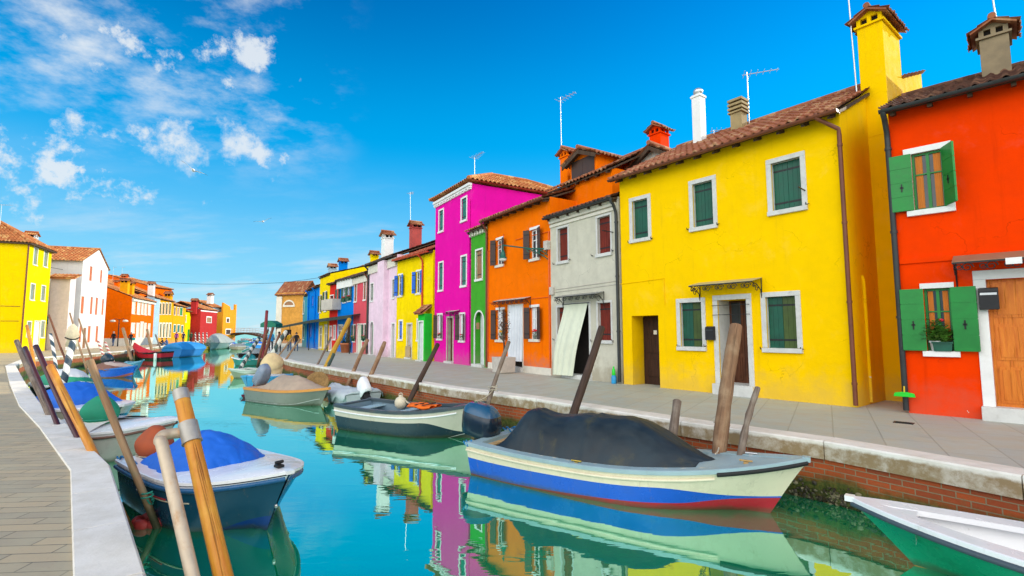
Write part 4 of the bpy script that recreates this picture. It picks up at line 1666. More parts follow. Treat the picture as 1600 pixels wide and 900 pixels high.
# --- coral, blue, red, yellow, blue, teal and the last ones, further along
A, B = (-12.40, 39.30), (-10.36, 36.27)
h = House('coral_house', 'coral pink house with a scrolled lamp bracket between blue and lilac houses', 'house', A, B, 5.95, 6, CORAL, RH)
wins(h, [(554, 443, 557.5, 471), (568.5, 440, 572, 468)], frame=WHITE, fw=.08, shut='closed', smat=(SH_TAN, SH_GREY), rec=.1)
wins(h, [(552, 508, 555, 533), (568, 507, 571.5, 532)], frame=WHITE, fw=.08, shut='open', smat=SH_GREEN, open_w=.22, rec=.1)
u0, u1, z0, z1 = h.rect(558, 507, 565.5, 550)
h.door(u0, u1, .05, z1, frame=WHITE, fw=.07, rec=.15, mat=CURTAIN_G, panels=2)
h.walls()
h.roof(1.1, over=.28, gutter=DARK_METAL, mat=TILE_DARK)
h.downpipe(h.L - .1, BROWN_METAL, r=.06)
h.chimney(2.3, .8, .5, .5, 5.9, 7.5, YELLOW2)
b = MB()
b.box(.02, h.L - .02, -.1, .01, 5.3, 5.88)
b.build('cornice', CREAM, h.e)
for px, lab in ((553.5, 'planter of yellow flowers on the left sill of the coral house'), (569.7, 'planter of red flowers on the right sill of the coral house')):
    x, z = h.uv(px, 533)
    pot_plant(h.world(x, -.06, z), lab, .14, .2, SH_GREEN, 50, .2, .22, YEL_FLOWER if px < 560 else RED_FLOWER, rot=h.rot)
pc = G(539.5, 551)
pot_plant(pc, 'large terracotta pot with a leafy bush on the paving before the blue house', .42, .75, TERRACOTTA, 420, .55, 1.1, leaf=LEAF2)

A, B = (-14.66, 42.24), (-12.40, 39.30)
h = House('blue_house', 'blue house with dark shutters and red window boxes under a long awning', 'house', A, B, 5.95, 6, BLUE, RH)
wins(h, [(527, 452, 530, 472), (536.5, 450, 541, 472), (544, 447.5, 548.5, 470)], frame=WHITE, fw=.08, shut='open', smat=SH_GREEN, open_w=.25, rec=.1)
u0, u1, z0, z1 = h.rect(541, 508, 547, 549)
h.door(u0, u1, .05, z1, frame=CREAM, fw=.07, rec=.15)
wins(h, [(528.5, 508, 535.5, 530)], frame=CREAM, fw=.07, rec=.1)
h.walls()
h.roof(1.1, over=.25, gutter=DARK_METAL, mat=TILE_DARK)
b = MB()
b.box(.02, h.L - .02, -.16, .01, 5.2, 5.9)
b.build('cornice', WHITE, h.e)
for px, py in ((538.7, 472), (546.2, 470)):
    x, z = h.uv(px, py)
    pot_plant(h.world(x, -.1, z), 'window box of red flowers under a first floor window of the blue house', pot_h=.2, mat=SH_GREEN, leaves=60, spread=.16, top=.2, box=(.6, .2), flower=RED_FLOWER, rot=h.rot, nfl=14, group='red window boxes of the blue house')

A, B = (-15.91, 43.76), (-14.66, 42.24)
RED2 = stucco('scarlet_render', (.68, .03, .02), damp=.2)
h = House('red_house', 'narrow scarlet house with a small pale balcony squeezed between yellow and blue', 'house', A, B, 5.8, 6, RED2, RH)
wins(h, [(516, 462, 521, 477)], frame=WHITE, fw=.08, shut='closed', smat=SH_RED, rec=.1)
wins(h, [(515, 510, 518, 547), (521, 509, 524.5, 530)], frame=WHITE, fw=.07, rec=.1)
h.walls()
h.roof(1.0, over=.25, mat=TILE_DARK, gutter=DARK_METAL)
x0_, z_ = h.uv(513.5, 484)
b = MB()
b.box(.1, h.L + .8, -.75, -.02, z_ - .1, z_)
b.box(.1, h.L + .8, -.76, -.70, z_, z_ + .8)
b.box(.1, .16, -.69, -.02, z_, z_ + .8)
b.box(h.L + .74, h.L + .8, -.69, -.02, z_, z_ + .8)
b.build('balcony', CONCRETE, h.e)

A, B = (-18.07, 47.09), (-15.91, 43.76)
h = House('yellow_house', 'yellow house with a tall sunlit side wall rising above its blue and red neighbours', 'house', A, B, 6.7, 8.5, YELLOW2, RH)
wins(h, [(499.5, 462, 502, 488), (507, 456, 510.5, 486)], frame=WHITE, fw=.07, shut='open', smat=SH_GREEN, open_w=.3, rec=.1)
wins(h, [(499, 511, 503, 543), (507, 509, 511, 543)], frame=CREAM, fw=.12, rec=.1)
h.walls(right_gable=2.2, ridge=8.0)
h.roof(2.2, over=.15, ridge=8.0, mat=TILE_DARK)

A, B = (-21.0, 51.9), (-18.07, 47.09)
h = House('blue_house', 'deep blue three sided house with pipes down its front beyond the yellow one', 'house', A, B, 6.0, 6, BLUE, RH)
wins(h, [(481, 466, 483.5, 478), (487, 463, 490, 478)], frame=BLUE, fw=.06, shut='closed', smat=SH_BLUE, rec=.1)
wins(h, [(484, 506, 487, 527)], frame=BLUE, fw=.06, shut='closed', smat=SH_BLUE, rec=.1)
u0, u1, z0, z1 = h.rect(489.5, 505, 493, 544)
h.door(u0, u1, .05, z1, frame=BLUE, fw=.07, rec=.1, mat=SH_BLUE, panels=2)
h.walls()
h.roof(1.0, over=.3)
for px in (482, 492.5):
    h.downpipe(h.uv(px, 500)[0], BLUE, r=.06, over=.3)
A, B = h.world(.2, 1.6, 0), h.world(h.L - .4, 1.6, 0)
h2 = House('blue_house', 'taller pale blue block with a tiled roof standing behind the deep blue house', 'house', A, B, 7.2, 5, BLUE, RH)
h2.walls()
h2.roof(.9, over=.2)
h2.chimney(.45, .5, .7, .7, 7.0, 8.5, LBLUE)
h2.chimney(4.4, .7, .7, .7, 7.0, 8.6, BLUE)

A, B = (-22.6, 54.8), (-21.0, 51.9)
h = House('teal_house', 'narrow teal house at the far end of the right row', 'house', A, B, 5.6, 6, stucco('teal_render', (.06, .30, .38)), RH)
wins(h, [(473.5, 471, 475.5, 490), (473.5, 510, 475.5, 530)], frame=WHITE, fw=.06, shut='closed', smat=SH_TEAL, rec=.1)
h.walls()
h.roof(1.0, over=.2, mat=TILE_DARK)

CH = stucco('ochre_brick_render', (.62, .30, .06), (.45, .14, .05), damp=.7, chip=.2, var=.22)
A, B = plan(430.5, 75), plan(474, 73.5)
h = House('brick_hall', 'weathered ochre hall with an arched lunette window closing the right quay', 'house', A, B, 7.45, 3, CH, RH)
h.opening(*h.rect(444, 515, 455, 532), .3)
h.walls()
h.roof(1.7, over=.35, lo=.1, ro=.1, ridge=1.6, mat=TILE)
x0_, x1_, z0, z1 = h.rect(443, 467, 461, 479)
b = MB()
cx_, r_ = (x0_ + x1_) / 2, (x1_ - x0_) / 2
arc = [(cx_ - r_ * math.cos(PI * i / 14), z0 + r_ * .95 * math.sin(PI * i / 14)) for i in range(15)]
arci = [(cx_ - (r_ - .22) * math.cos(PI * i / 14), z0 + .2 + (r_ * .95 - .42) * math.sin(PI * i / 14)) for i in range(15)]
for i in range(14):
    b.prism([arc[i], arc[i + 1], arci[i + 1], arci[i]], -.09, .02)
b.box(x0_, x1_, -.12, .02, z0 - .05, z0 + .2)
o = b.build('lunette', CREAM, h.e)
b = MB()
b.add([(x, -.008, z) for x, z in arci], (tuple(range(15)),))
b.build('pane', [SH_TAN], o)
xa, xb = h.uv(431.5, 500)[0], h.uv(440, 500)[0]
b = MB()
b.box(.05, xb, -.12, .01, 0, 6.9)
b.build('pilaster', CREAM, h.e)
b = MB()
b.box(.02, h.L, -.2, .01, 7.0, 7.44)
b.build('cornice', CH, h.e)

# --- structures that rise behind the yellow house
hy = HOUSES['yellow']
A, B = hy.world(-.2, 3.6, 0), hy.world(2.9, 3.6, 0)
hb_ = House('rear_house', 'white gabled rear house whose tiled gable peeps over the yellow eaves', 'house', A, B, 7.0, 5.0, stucco('white_render', (.62, .60, .55)), None)
hb_.walls()
hb_.roof(.8, over=.1, soffit=False)
x_, z_ = hb_.uv(1040, 245)
dormer(hb_, x_ - .1, 1.7, -.6, 6.2, z_ - .25, 4.0, stucco('white_render', (.62, .60, .55)), None, .62, TILE)
x1_, z1_ = hb_.uv(1026, 215)
hb_.chimney(x1_ - .1, .3, .5, .55, 6.8, z1_ + .4, RED)


def stack(px0, px1, py0, depth_off, mat, label, style, cat='chimney'):
    """A free standing flue on a roof behind the yellow house."""
    xa, z0_ = hy.uv(px0, py0, -depth_off)
    xb, _ = hy.uv(px1, py0, -depth_off)
    return xa, xb, z0_


xa, xb, zt = stack(1084, 1106, 152, 2.6, None, '', '')
b = MB()
xb = xa + (xb - xa) * .62
b.box(xa, xb, 2.45, 2.45 + (xb - xa), 6.6, zt)
b.box(xa - .03, xb + .03, 2.42, 2.48 + (xb - xa), zt - .10, zt - .03)
o = b.build('chimney', WHITE, hy.e, bevel=.012)
b = MB()
b.ball(((xa + xb) / 2, 2.45 + (xb - xa) / 2, zt + .12), .16, .16, .13, 14)
b.tube([((xa + xb) / 2, 2.45 + (xb - xa) / 2, zt - .02), ((xa + xb) / 2, 2.45 + (xb - xa) / 2, zt + .1)], .10, 12)
b.build('flue_cowl', STEEL, o)
xa, xb, zt = stack(1140, 1162, 167, 2.6, None, '', '')
hy.chimney((xa + xb) / 2, 2.7, (xb - xa) * .8, .36, 6.6, zt - .12, M('tan_chimney', (.33, .25, .12), .85, .2, 6, .2), style='slats')
antenna(hy.world(xb - .05, 3.0, 7.0), 1.6 + (zt - 7.5), .9, 0, 'small aerial beside the slatted chimney on the yellow roof', hy.rot + .6)
antenna(hy.world(xa - .9, 3.2, 7.0), 1.3, .7, 0, 'small aerial beside the white flue on the yellow roof', hy.rot + .6)

# unseen house added past the edge of the picture to shade the near quay
A = HOUSES['red'].world(HOUSES['red'].L + .02, 0, 0)
nb = House('ochre_house', 'unseen ochre house continuing the right row, added to shade the near quay', 'house', A, A + Vector((.66, -.75, 0)) * 14, 9.0, 7, stucco('ochre_render', (.55, .3, .05)), RH)
nb.walls()
nb.roof(1.5, over=.3)

dc = G(1412, 660.5, .005)
o = thing('drain_cover', 'small dark iron drain cover set in the paving before the red house', 'drain cover', dc, HOUSES['red'].rot)
b = MB()
b.box(-.14, .14, -.09, .09, -.02, .004)
for i in range(5):
    b.box(-.11, .11, -.07 + i * .03, -.058 + i * .03, .004, .008)
b.build('grating', IRON, o)
# ------------------------------------------------------------------ left bank
LH = 'painted houses along the left quay'
LY = stucco('left_yellow_render', (.88, .62, .0), (.6, .38, .01), damp=.1, var=.05)
LW = stucco('left_white_render', (.74, .72, .69), (.5, .45, .4), damp=.25, var=.05)
LO = stucco('left_orange_render', (.84, .13, .0), (.6, .07, .0), damp=.1)
OCH = stucco('left_ochre_render', (.80, .34, .006), (.6, .2, .01), damp=.4)


def slim(h, rows, frame=WHITE, smat=SH_GREY, fw=.09, rec=.1, **kw):
    for it in rows:
        h.window(*h.rect(*it), frame=frame, fw=fw, shut='closed', smat=smat, rec=rec, detail=1, **kw)


# tall yellow corner house: one face to the camera, one to the canal
C1, C2 = plan(33, 41.5), plan(71.5, 46.0)
h = House('yellow_house', 'tall yellow corner house with narrow grey shutters at the left edge', 'house', C1, C2, 9.1, 9.0, LY, LH)
slim(h, [(52.5, 388, 58, 414), (68.5, 392, 74, 417), (47.5, 444, 53.5, 468.5), (64.5, 447, 70, 470), (42, 503, 48, 526), (63.5, 502, 69, 527)])
u0, u1, z0, z1 = h.rect(52.5, 502, 61, 548)
h.door(u0, u1, .1, z1, frame=WHITE, fw=.06, rec=.12, mat=CURTAIN_W, panels=1)
h.walls()
b = MB()
L_, D_ = h.L, h.depth
hp = [(-.35, -.35), (L_ + .3, -.35), (L_ + .3, D_ + .35), (-.35, D_ + .35)]
zz_ = h.H + .02
hip_roof(b, hp, zz_, Vector((L_ / 2, L_ / 2 + .3, zz_ + 2.0)), Vector((L_ / 2, D_ - L_ / 2, zz_ + 2.0)))
b.build('roof', TILE_OCHRE, h.e)
b = MB()
b.box(-.3, L_ + .25, -.3, D_ + .3, h.H - .12, h.H + .01)
b.build('eaves', SOFFIT, h.e)
b = MB()
b.tube([(-.06, -.06, 0), (-.06, -.06, h.H - .1)], .06, 8)
b.build('downpipe', BROWN_METAL, h.e)
b = MB()
b.tube([(-.02, 2.2, 0), (-.02, 2.2, 2.6), (-.02, .2, 2.6)], .02, 5)
b.tube([(-.02, 6.5, 3.9), (-.02, .2, 3.8)], .02, 5)
b.build('wall_cable', BROWN_METAL, h.e)
h.chimney(L_ * .35, D_ - .9, .9, .9, 9.2, 12.1, LY)
h.chimney(L_ - .35, 1.4, .75, .7, 9.0, 10.55, LW, cap=TILE_OCHRE)
antenna(h.world(L_ * .4, 2.6, 10.4), 2.2, .8, 0, 'aerial on the tiled roof of the tall yellow corner house', .2)
antenna(h.world(L_ * .3, 6.0, 10.8), 1.8, .6, 0, 'aerial at the back of the tall yellow corner house', .2)

A, B = plan(74, 47.2), plan(104, 47.6)
h = House('white_house', 'low pinkish white house between the yellow corner house and the white gable', 'house', A, B, 6.9, .95, stucco('pinkish_white_render', (.76, .66, .64), damp=.15), LH)
h.walls()
b = MB()
tiles(b, (-.1, -.3, 6.85), (1, 0, 0), h.L + .6, (0, 1, .38), 1.2, 0, pw=.3, row=.5)
b.prism([(-.3, 6.85), (.9, 7.28), (.9, 7.2), (-.3, 6.7)], -.1, h.L + .5, 'x', 0)
b.build('roof', TILE_OCHRE, h.e)

# white house with its gable to the canal
C1, C2 = plan(122, 49.5), plan(162.5, 56.5)
h = House('white_house', 'tall white house with orange shutters and its gable towards the canal', 'house', C1, C2, 8.75, 8.0, LW, LH)
slim(h, [(140, 416, 144, 439), (156.5, 422, 159.5, 442), (126.5, 463, 131, 490), (141, 464, 144.5, 491), (149, 465, 152.5, 492), (159, 467, 162, 492), (123.5, 509, 127, 535), (137, 509.5, 141, 535), (149.5, 509.5, 153, 534)], smat=SH_ORANGE, frame=None, sill=None)
u0, u1, z0, z1 = h.rect(129.5, 512, 134, 541)
h.door(u0, u1, .05, z1, frame=None, rec=.1, mat=SH_TAN, panels=1)
h.walls()
xm = h.L * .56
ga = h.uv(151, 389)[1] - h.H
b = MB()
b.add([(0, 0, h.H), (h.L, 0, h.H), (xm, 0, h.H + ga), (0, .25, h.H), (h.L, .25, h.H), (xm, .25, h.H + ga)], ((0, 1, 2), (4, 3, 5), (0, 2, 5, 3), (2, 1, 4, 5), (1, 0, 3, 4)))
b.build('gable', LW, h.e)
b = MB()
for sg, xe in ((0, -.3), (1, h.L + .3)):
    run = math.hypot(xm - xe, ga)
    if sg == 0:
        s0 = ga / (xm)
        tiles(b, (xe, h.depth, h.H - .3 * s0 + .06), (0, -1, 0), h.depth + .12, (1, 0, s0), math.hypot(xm + .3, (xm + .3) * s0), 0, pw=.3, row=.5)
    else:
        s0 = ga / (h.L - xm)
        tiles(b, (xe, -.12, h.H - .3 * s0 + .06), (0, 1, 0), h.depth + .12, (-1, 0, s0), math.hypot(h.L - xm + .3, (h.L - xm + .3) * s0), 0, pw=.3, row=.5)
b.tube([(xm, -.12, h.H + ga + .1), (xm, h.depth, h.H + ga + .1)], .12, 8)
b.build('roof', TILE_OCHRE, h.e)
b = MB()
b.box(-.02, -.003, 2.6, 5.2, 6.6, 8.2)
b.build('side_shutter', SH_ORANGE, h.e)
b = MB()
b.prism([(-1.5, 2.6), (-.02, 3.3), (-.02, 3.2), (-1.5, 2.5)], .6, 3.0, 'y')
b.tube([(-1.4, .7, 0), (-1.4, .7, 2.55)], .05, 6)
b.tube([(-1.4, 2.9, 0), (-1.4, 2.9, 2.55)], .05, 6)
b.build('side_porch', SH_TEAL, h.e)

# orange house
C1, C2 = plan(203, 62), plan(238.5, 71)
h = House('orange_house', 'orange house with cream framed windows and a blank gable side, behind the walkers', 'house', C1, C2, 6.0, 9.0, LO, LH)
for it in [(206.5, 472, 210.5, 490), (214.5, 473, 218.5, 491), (221, 474, 224, 491), (226, 475, 229, 492), (231.5, 476, 235, 492), (205, 506, 210, 520), (213, 506, 217, 527), (219, 504, 223, 533), (225, 506, 228, 527), (231, 507, 234, 527)]:
    h.window(*h.rect(*it), frame=CREAM, fw=.14, shut='closed', smat=CREAM, rec=.08, detail=1)
h.walls(left_gable=1.9)
h.roof(1.9, over=.3, fine=False, mat=TILE_OCHRE)
b = MB()
b.box(.02, h.L - .02, -.2, .01, 5.55, 5.98)
b.build('cornice', CREAM, h.e)
b = MB()
b.box(-.05, h.L, -.06, .01, 0, .95)
b.box(-.05, -.003, .0101, h.depth, 0, .95)
b.build('plinth', CREAM, h.e, weld=False)
h.chimney(1.4, 1.2, .8, .8, 6.2, 8.2, OCH)
h.chimney(4.0, 1.4, .8, .8, 6.2, 8.1, OCH)
h.chimney(.4, 5.0, .5, .5, 7.0, 8.7, LW, style='slats')
h.chimney(1.2, 5.4, .5, .5, 7.0, 8.6, LW, style='slats')
C1, C2 = plan(238.6, 71.1), plan(247.5, 73.5)
h = House('pale_blue_house', 'narrow pale blue house between orange and ochre houses on the left bank', 'house', C1, C2, 6.6, 7, LBLUE, LH)
h.walls()
h.roof(1.2, over=.2, fine=False, mat=TILE_OCHRE)
h.chimney(.5, .6, .7, .7, 6.6, 8.6, LW)
C1, C2 = plan(247.7, 73.6), plan(268.5, 80)
h = House('ochre_house', 'ochre house with rows of arched cream windows, left of the brick tower', 'house', C1, C2, 6.6, 7, OCH, LH)
for x in range(4):
    px = 250 + x * 5
    h.window(*h.rect(px - 1.2, 474, px + 1.6, 491), frame=CREAM, fw=.14, shut='closed', smat=(SH_TAN, SH_OLIVE), rec=.08, detail=1)
    h.window(*h.rect(px - 1.2, 506, px + 1.6, 527), frame=CREAM, fw=.2, shut='closed', smat=(CREAM, SH_OLIVE), rec=.08, detail=1)
h.walls()
h.roof(1.4, over=.3, fine=False, mat=TILE_OCHRE)
C1, C2 = plan(268.7, 80.1), plan(288.5, 88)
h = House('ochre_house', 'ochre house with brown and bright green shutters, beside the small yellow house', 'house', C1, C2, 6.1, 7, OCH, LH)
for it, m in (((272, 480, 274, 492), SH_BROWN), ((277, 481, 279, 492), SH_TAN), ((281, 481, 285, 493), SH_BRIGHT), ((271, 508, 274.5, 519), SH_TEAL), ((277, 508, 280.5, 519), SH_TEAL), ((283, 509, 286, 520), SH_TEAL)):
    h.window(*h.rect(*it), frame=CREAM, fw=.14, shut='closed', smat=m, rec=.08, detail=1)
h.walls()
h.roof(1.3, over=.3, fine=False, mat=TILE_OCHRE)
# tall orange block behind, long tiled roof
C1, C2 = plan(228, 86), plan(265, 92)
h = House('orange_house', 'tall orange block with a long tiled roof rising behind the left bank houses', 'house', C1, C2, 9.6, 14, LO, LH)
h.walls(left_gable=1.9)
h.roof(1.9, over=.4, fine=False, mat=TILE_OCHRE)
C1, C2 = plan(168, 72), plan(232, 84)
h = House('rear_house', 'red brown rear house with a cluttered tiled roof behind the orange gable', 'house', C1, C2, 8.2, 7, LO, None)
h.walls()
h.roof(1.6, over=.3, fine=False, mat=TILE_OCHRE)
for x in (2.5, 4.5, 6.5):
    h.chimney(x, .4, .5, .5, 8.1, 9.2, LO)
h.chimney(8.5, 2.2, .7, .7, 9.2, 10.7, LO)
for i, x in enumerate((.8, 4.0, 7.6, 10.2)):
    antenna(h.world(x, 3.4, 9.6), 2.4 + .3 * (i % 2), .4, 0, ('leftmost', 'second from left', 'third from left', 'rightmost')[i] + ' of four thin aerials on the red brown rear roofs', .3)
C1, C2 = plan(287.5, 89), plan(305, 96)
h = House('yellow_house', 'little yellow house with a green door near the far bridge', 'house', C1, C2, 5.5, 7, LY, LH)
slim(h, [(289, 493, 291, 503), (299.5, 493, 301.5, 503)])
u0, u1, z0, z1 = h.rect(292.8, 515, 296, 531)
h.door(u0, u1, .05, z1, frame=SH_BRIGHT, fw=.06, rec=.1, mat=SH_BRIGHT, panels=1)
h.walls()
h.roof(1.1, over=.35, fine=False, mat=TILE_OCHRE)
h.chimney(1.3, 3.0, 1.3, 1.0, 5.8, 8.6, OCH)
DR = stucco('dark_red_render', (.42, .03, .03), damp=.2)
C1, C2 = plan(312, 93), plan(338, 101)
h = House('red_house', 'dark red house with one framed window, right of the little yellow house', 'house', C1, C2, 6.0, 7, DR, LH)
slim(h, [(323, 496, 330, 504)], smat=SH_TAN, fw=.2)
h.walls()
h.roof(1.3, over=.2, fine=False, mat=TILE_OCHRE)
h.chimney(-.2, 1.0, .9, .9, 5, 7.6, DR)
b = MB()
b.box(0, h.L, -.04, .01, 5.55, 5.75)
b.build('trim', WHITE, h.e)
C1, C2 = plan(327, 104), plan(347, 108)
h = House('grey_house', 'pale grey house with a tall chimney behind the dark red one', 'house', C1, C2, 6.9, 7, LBLUE, LH)
h.walls(right_gable=1.4)
h.roof(1.4, over=.2, fine=False, mat=TILE_OCHRE)
h.chimney(1.2, 1.0, .9, .9, 7.6, 9.6, LW)
C1, C2 = plan(347.2, 106), plan(368, 112)
h = House('orange_house', 'last orange house on the left bank beside the bridge, with a stepped top wall', 'house', C1, C2, 5.9, 7, stucco('marigold_render', (.75, .28, .02), (.6, .09, .01), damp=.9), LH)
slim(h, [(354, 497.5, 358, 503.5), (353, 515, 360, 522)], smat=SH_BROWN, fw=.2)
h.walls()
b = MB()
b.prism([(0, 5.9), (h.L, 5.9), (h.L, 7.8), (h.L - .7, 7.8), (h.L - .7, 6.6), (h.L * .55, 6.5), (h.L * .5, 7.2), (0, 7.9)], -.005, .35, 'y')
b.build('parapet', stucco('marigold_render', (.75, .28, .02)), h.e)

# ------------------------------------------------------------------ footbridge at the end
p0, p1 = plan(343, 112), plan(425, 108)
br_ = thing('footbridge', 'low arched wooden footbridge crossing the far end of the canal', 'bridge', (p0 + p1) / 2, math.atan2(p1.y - p0.y, p1.x - p0.x))
Lb = (p1 - p0).length
BW = wood('bridge_wood', (.12, .06, .03), (.05, .025, .015))
b = MB()
n = 18
for sy in (-1.1, 1.1):
    for i in range(n):
        xa, xb = -Lb / 2 + Lb * i / n, -Lb / 2 + Lb * (i + 1) / n
        fz = lambda x: .2 + 1.35 * (1 - (2 * x / Lb) ** 2)
        b.prism([(xa, fz(xa) - .34), (xb, fz(xb) - .34), (xb, fz(xb)), (xa, fz(xa))], sy - .1, sy + .1)
for i in range(n * 2):
    xa, xb = -Lb / 2 + Lb * i / (n * 2), -Lb / 2 + Lb * (i + .9) / (n * 2)
    b.prism([(xa, fz(xa)), (xb, fz(xb)), (xb, fz(xb) + .07), (xa, fz(xa) + .07)], -1.25, 1.25)
b.build('deck', BW, br_)
b = MB()
for sy in (-1.15, 1.15):
    for i in range(n + 1):
        x = -Lb / 2 + Lb * i / n
        b.tube([(x, sy, fz(x)), (x, sy, fz(x) + 1.0)], .022, 5)
    for dz_ in (1.0, .55):
        b.tube([(-Lb / 2 + Lb * i / n, sy, fz(-Lb / 2 + Lb * i / n) + dz_) for i in range(n + 1)], .025, 5)
b.build('railing', STEEL, br_)
b = MB()
for x in (-Lb * .42, Lb * .42):
    b.box(x - .5, x + .5, -1.3, 1.3, -3, .25)
b.build('abutment', STONE_DARK, br_)

# ------------------------------------------------------------------ poles
POLE = 'mooring poles along the canal'
W_GREY = wood('grey_pole_wood', (.22, .17, .13), (.11, .08, .06), .8, .85, (.30, .26, .21))
W_BROWN = wood('brown_pole_wood', (.30, .17, .09), (.15, .08, .045), .7, .8, (.40, .28, .17))
W_RED = wood('red_brown_pole_wood', (.22, .085, .04), (.11, .045, .025), .8)
W_DARK = wood('dark_pole_wood', (.085, .05, .035), (.035, .022, .016), .8)
W_MAROON = M('maroon_paint', (.055, .012, .016), .35, .3, 6, .08, dirt=(.11, .06, .05))
W_YEL = wood('varnished_pole_wood', (.62, .27, .03), (.45, .13, .012), .6, .4, (.70, .40, .06))
W_TAN = wood('tan_pole_wood', (.36, .22, .12), (.22, .12, .06), .9, .6, (.18, .22, .14))
W_YG = wood('ochre_pole_wood', (.60, .36, .03), (.40, .22, .02), .8, .5)


def stripes(name, c1, c2, pitch, worn=.0):
    t = NT(name)
    x, y, z = t.xyz()
    a = t.math('ARCTAN2', y, x)
    w_ = t.math('SINE', t.math('ADD', a, t.math('MULTIPLY', z, 2 * PI / pitch)))
    n = t.noise(7, 6, .7)
    col = t.mix(t.step(t.math('ADD', w_, t.math('MULTIPLY', t.math('SUBTRACT', n, .5), .3)), -.06, .06), c1, c2)
    if worn:
        col = t.mix(t.step(n, .5, .66, 0, worn), col, (.36, .33, .26))
    t.bump(n, .3, .01)
    return t.out(col, .6)


ST_BLUE = stripes('navy_white_stripes', (.02, .05, .075), (.68, .70, .66), .52, .3)
ST_GREEN = stripes('green_white_stripes', (.03, .07, .06), (.62, .64, .55), .9, .5)
ST_RED = stripes('red_white_stripes', (.40, .10, .07), (.7, .68, .62), .35, .3)


def pole(label, a, b, r0, r1, mat, name='mooring_pole', group=POLE, down=1.6, knots=0.06, bend=.015, cap=None, up=0.0):
    """A weathered pole from a to b, driven on into the canal bed below a."""
    a, b = Vector(a), Vector(b)
    ax = (b - a).normalized()
    base = a - ax * down
    L = (b - base).length + up
    o = tag(bpy.data.objects.new(name, None), label, 'mooring pole', group)
    COL.objects.link(o)
    o.location = base
    o.rotation_mode = 'QUATERNION'
    o.rotation_quaternion = ax.to_track_quat('Z', 'Y')
    m = MB()
    n = 16
    ph = random.uniform(0, 6)
    pts, rs = [], []
    for i in range(n + 1):
        t_ = i / n
        pts.append((bend * L * .3 * math.sin(t_ * 5 + ph) * math.sin(PI * t_), bend * L * .3 * math.cos(t_ * 4 + ph) * math.sin(PI * t_), L * t_))
        rs.append((r0 + (r1 - r0) * t_) * (1 + random.uniform(-knots, knots)))
    pts.append((pts[-1][0], pts[-1][1], L + r1 * .22))
    rs.append(r1 * .8)
    m.tube(pts, rs, 12, 0, True, knots * .35)
    m.build('shaft', mat, o)
    if cap:
        c = MB()
        z0, z1, mt, rr_ = cap
        c.tube([(0, 0, L - z1), (0, 0, L - z0)], rr_, 16)
        c.build('cap', mt, o)
    return o


def quay_depth(px):
    """How far ahead the right quay edge lies in the bearing of a picture column."""
    r = ray(px, 520)
    for a, b in zip(RQ, RQ[1:]):
        a, b = Vector(a), Vector(b)
        e = b - a
        den = r.x * e.y - r.y * e.x
        if abs(den) < 1e-9:
            continue
        t = (a.x * e.y - a.y * e.x) / den
        s = (a.x * r.y - a.y * r.x) / den
        if t > 0 and 0 <= s <= 1:
            return t * r.y
    return 1e9


def pp(x0, y0, d0, x1, y1, d1):
    if y0 < 760 and x0 > 400:
        q = min(0, quay_depth(x0) - .45 - d0 * .02 - d0)
        d0, d1 = d0 + q, d1 + q * .8
    return AD(x0, y0, d0), AD(x1, y1, d1)


# right bank poles, near to far
pole('thick brown mooring post standing before the brown door of the yellow house', *pp(1124, 697, 8.45, 1150, 509, 8.7), .112, .098, W_BROWN, knots=.07)
pole('thin crooked lichen spotted post beside the thick brown one', *pp(1160, 698, 8.2, 1184, 606, 8.45), .06, .042, W_GREY, knots=.16, bend=.05)
pole('short grey stump at the kerb behind the dark tarpaulin', *pp(1052, 672, 9.4, 1058, 627, 9.5), .075, .072, W_GREY)
pole('dark square topped post leaning before the grey house', *pp(899, 641, 11.2, 940, 512, 11.9), .088, .08, W_DARK, knots=.03)
pole('weathered grey pole leaning before the square planter', *pp(764, 627, 14.0, 795, 534, 14.6), .06, .052, W_GREY)
pole('grey brown pole leaning before the magenta house', *pp(642, 624, 17.4, 684, 538, 18.2), .085, .075, W_DARK)
pole('brown pole leaning before the green porch, right of a similar one', *pp(569, 613, 20.6, 601, 535, 21.5), .085, .08, W_BROWN)
pole('brown pole leaning before the lilac house, left of a similar one', *pp(540, 607, 22.5, 574, 531, 23.5), .08, .08, W_BROWN)
pole('thin grey pole leaning before the red balcony house', *pp(482, 600, 25.5, 517, 527, 27), .06, .05, W_GREY)
pole('thick pole with an ochre painted top and a green lower half', *pp(497, 601, 24.0, 546, 499, 26), .12, .11, W_YG, cap=(2.1, 4.2, M('sea_green_paint', (.05, .10, .085), .6), .122))
pole('thin bare pole to the right of the two strolling visitors', *pp(431, 583, 29, 469, 530, 30.5), .06, .055, W_TAN)
pole('thin bare pole in front of the yellow jacketed visitor', *pp(418, 579, 31, 459, 525, 33), .06, .055, W_TAN)
pole('blue green and white striped pole leaning over the moored boats', *pp(414, 570, 33, 447, 518, 35), .16, .14, ST_GREEN)
pole('blue green and white striped pole, further out from the quay', *pp(382, 565, 36, 405, 528, 40), .14, .13, ST_GREEN)
pole('dark red mooring pole standing taller than the brown cluster', *pp(411, 552, 38, 417, 486, 40), .13, .11, M('dark_red_paint', (.20, .02, .025), .5, .2, 6))
pole('red brown pole, leftmost in the cluster by the awning', *pp(404, 566, 36, 417, 517, 38), .10, .09, W_RED)
pole('red brown pole in the middle of the cluster by the awning', *pp(409, 568, 35, 427, 512, 37), .10, .09, W_RED)
pole('red brown pole, rightmost in the cluster by the awning', *pp(421, 572, 34, 437, 522, 36), .09, .08, W_RED)

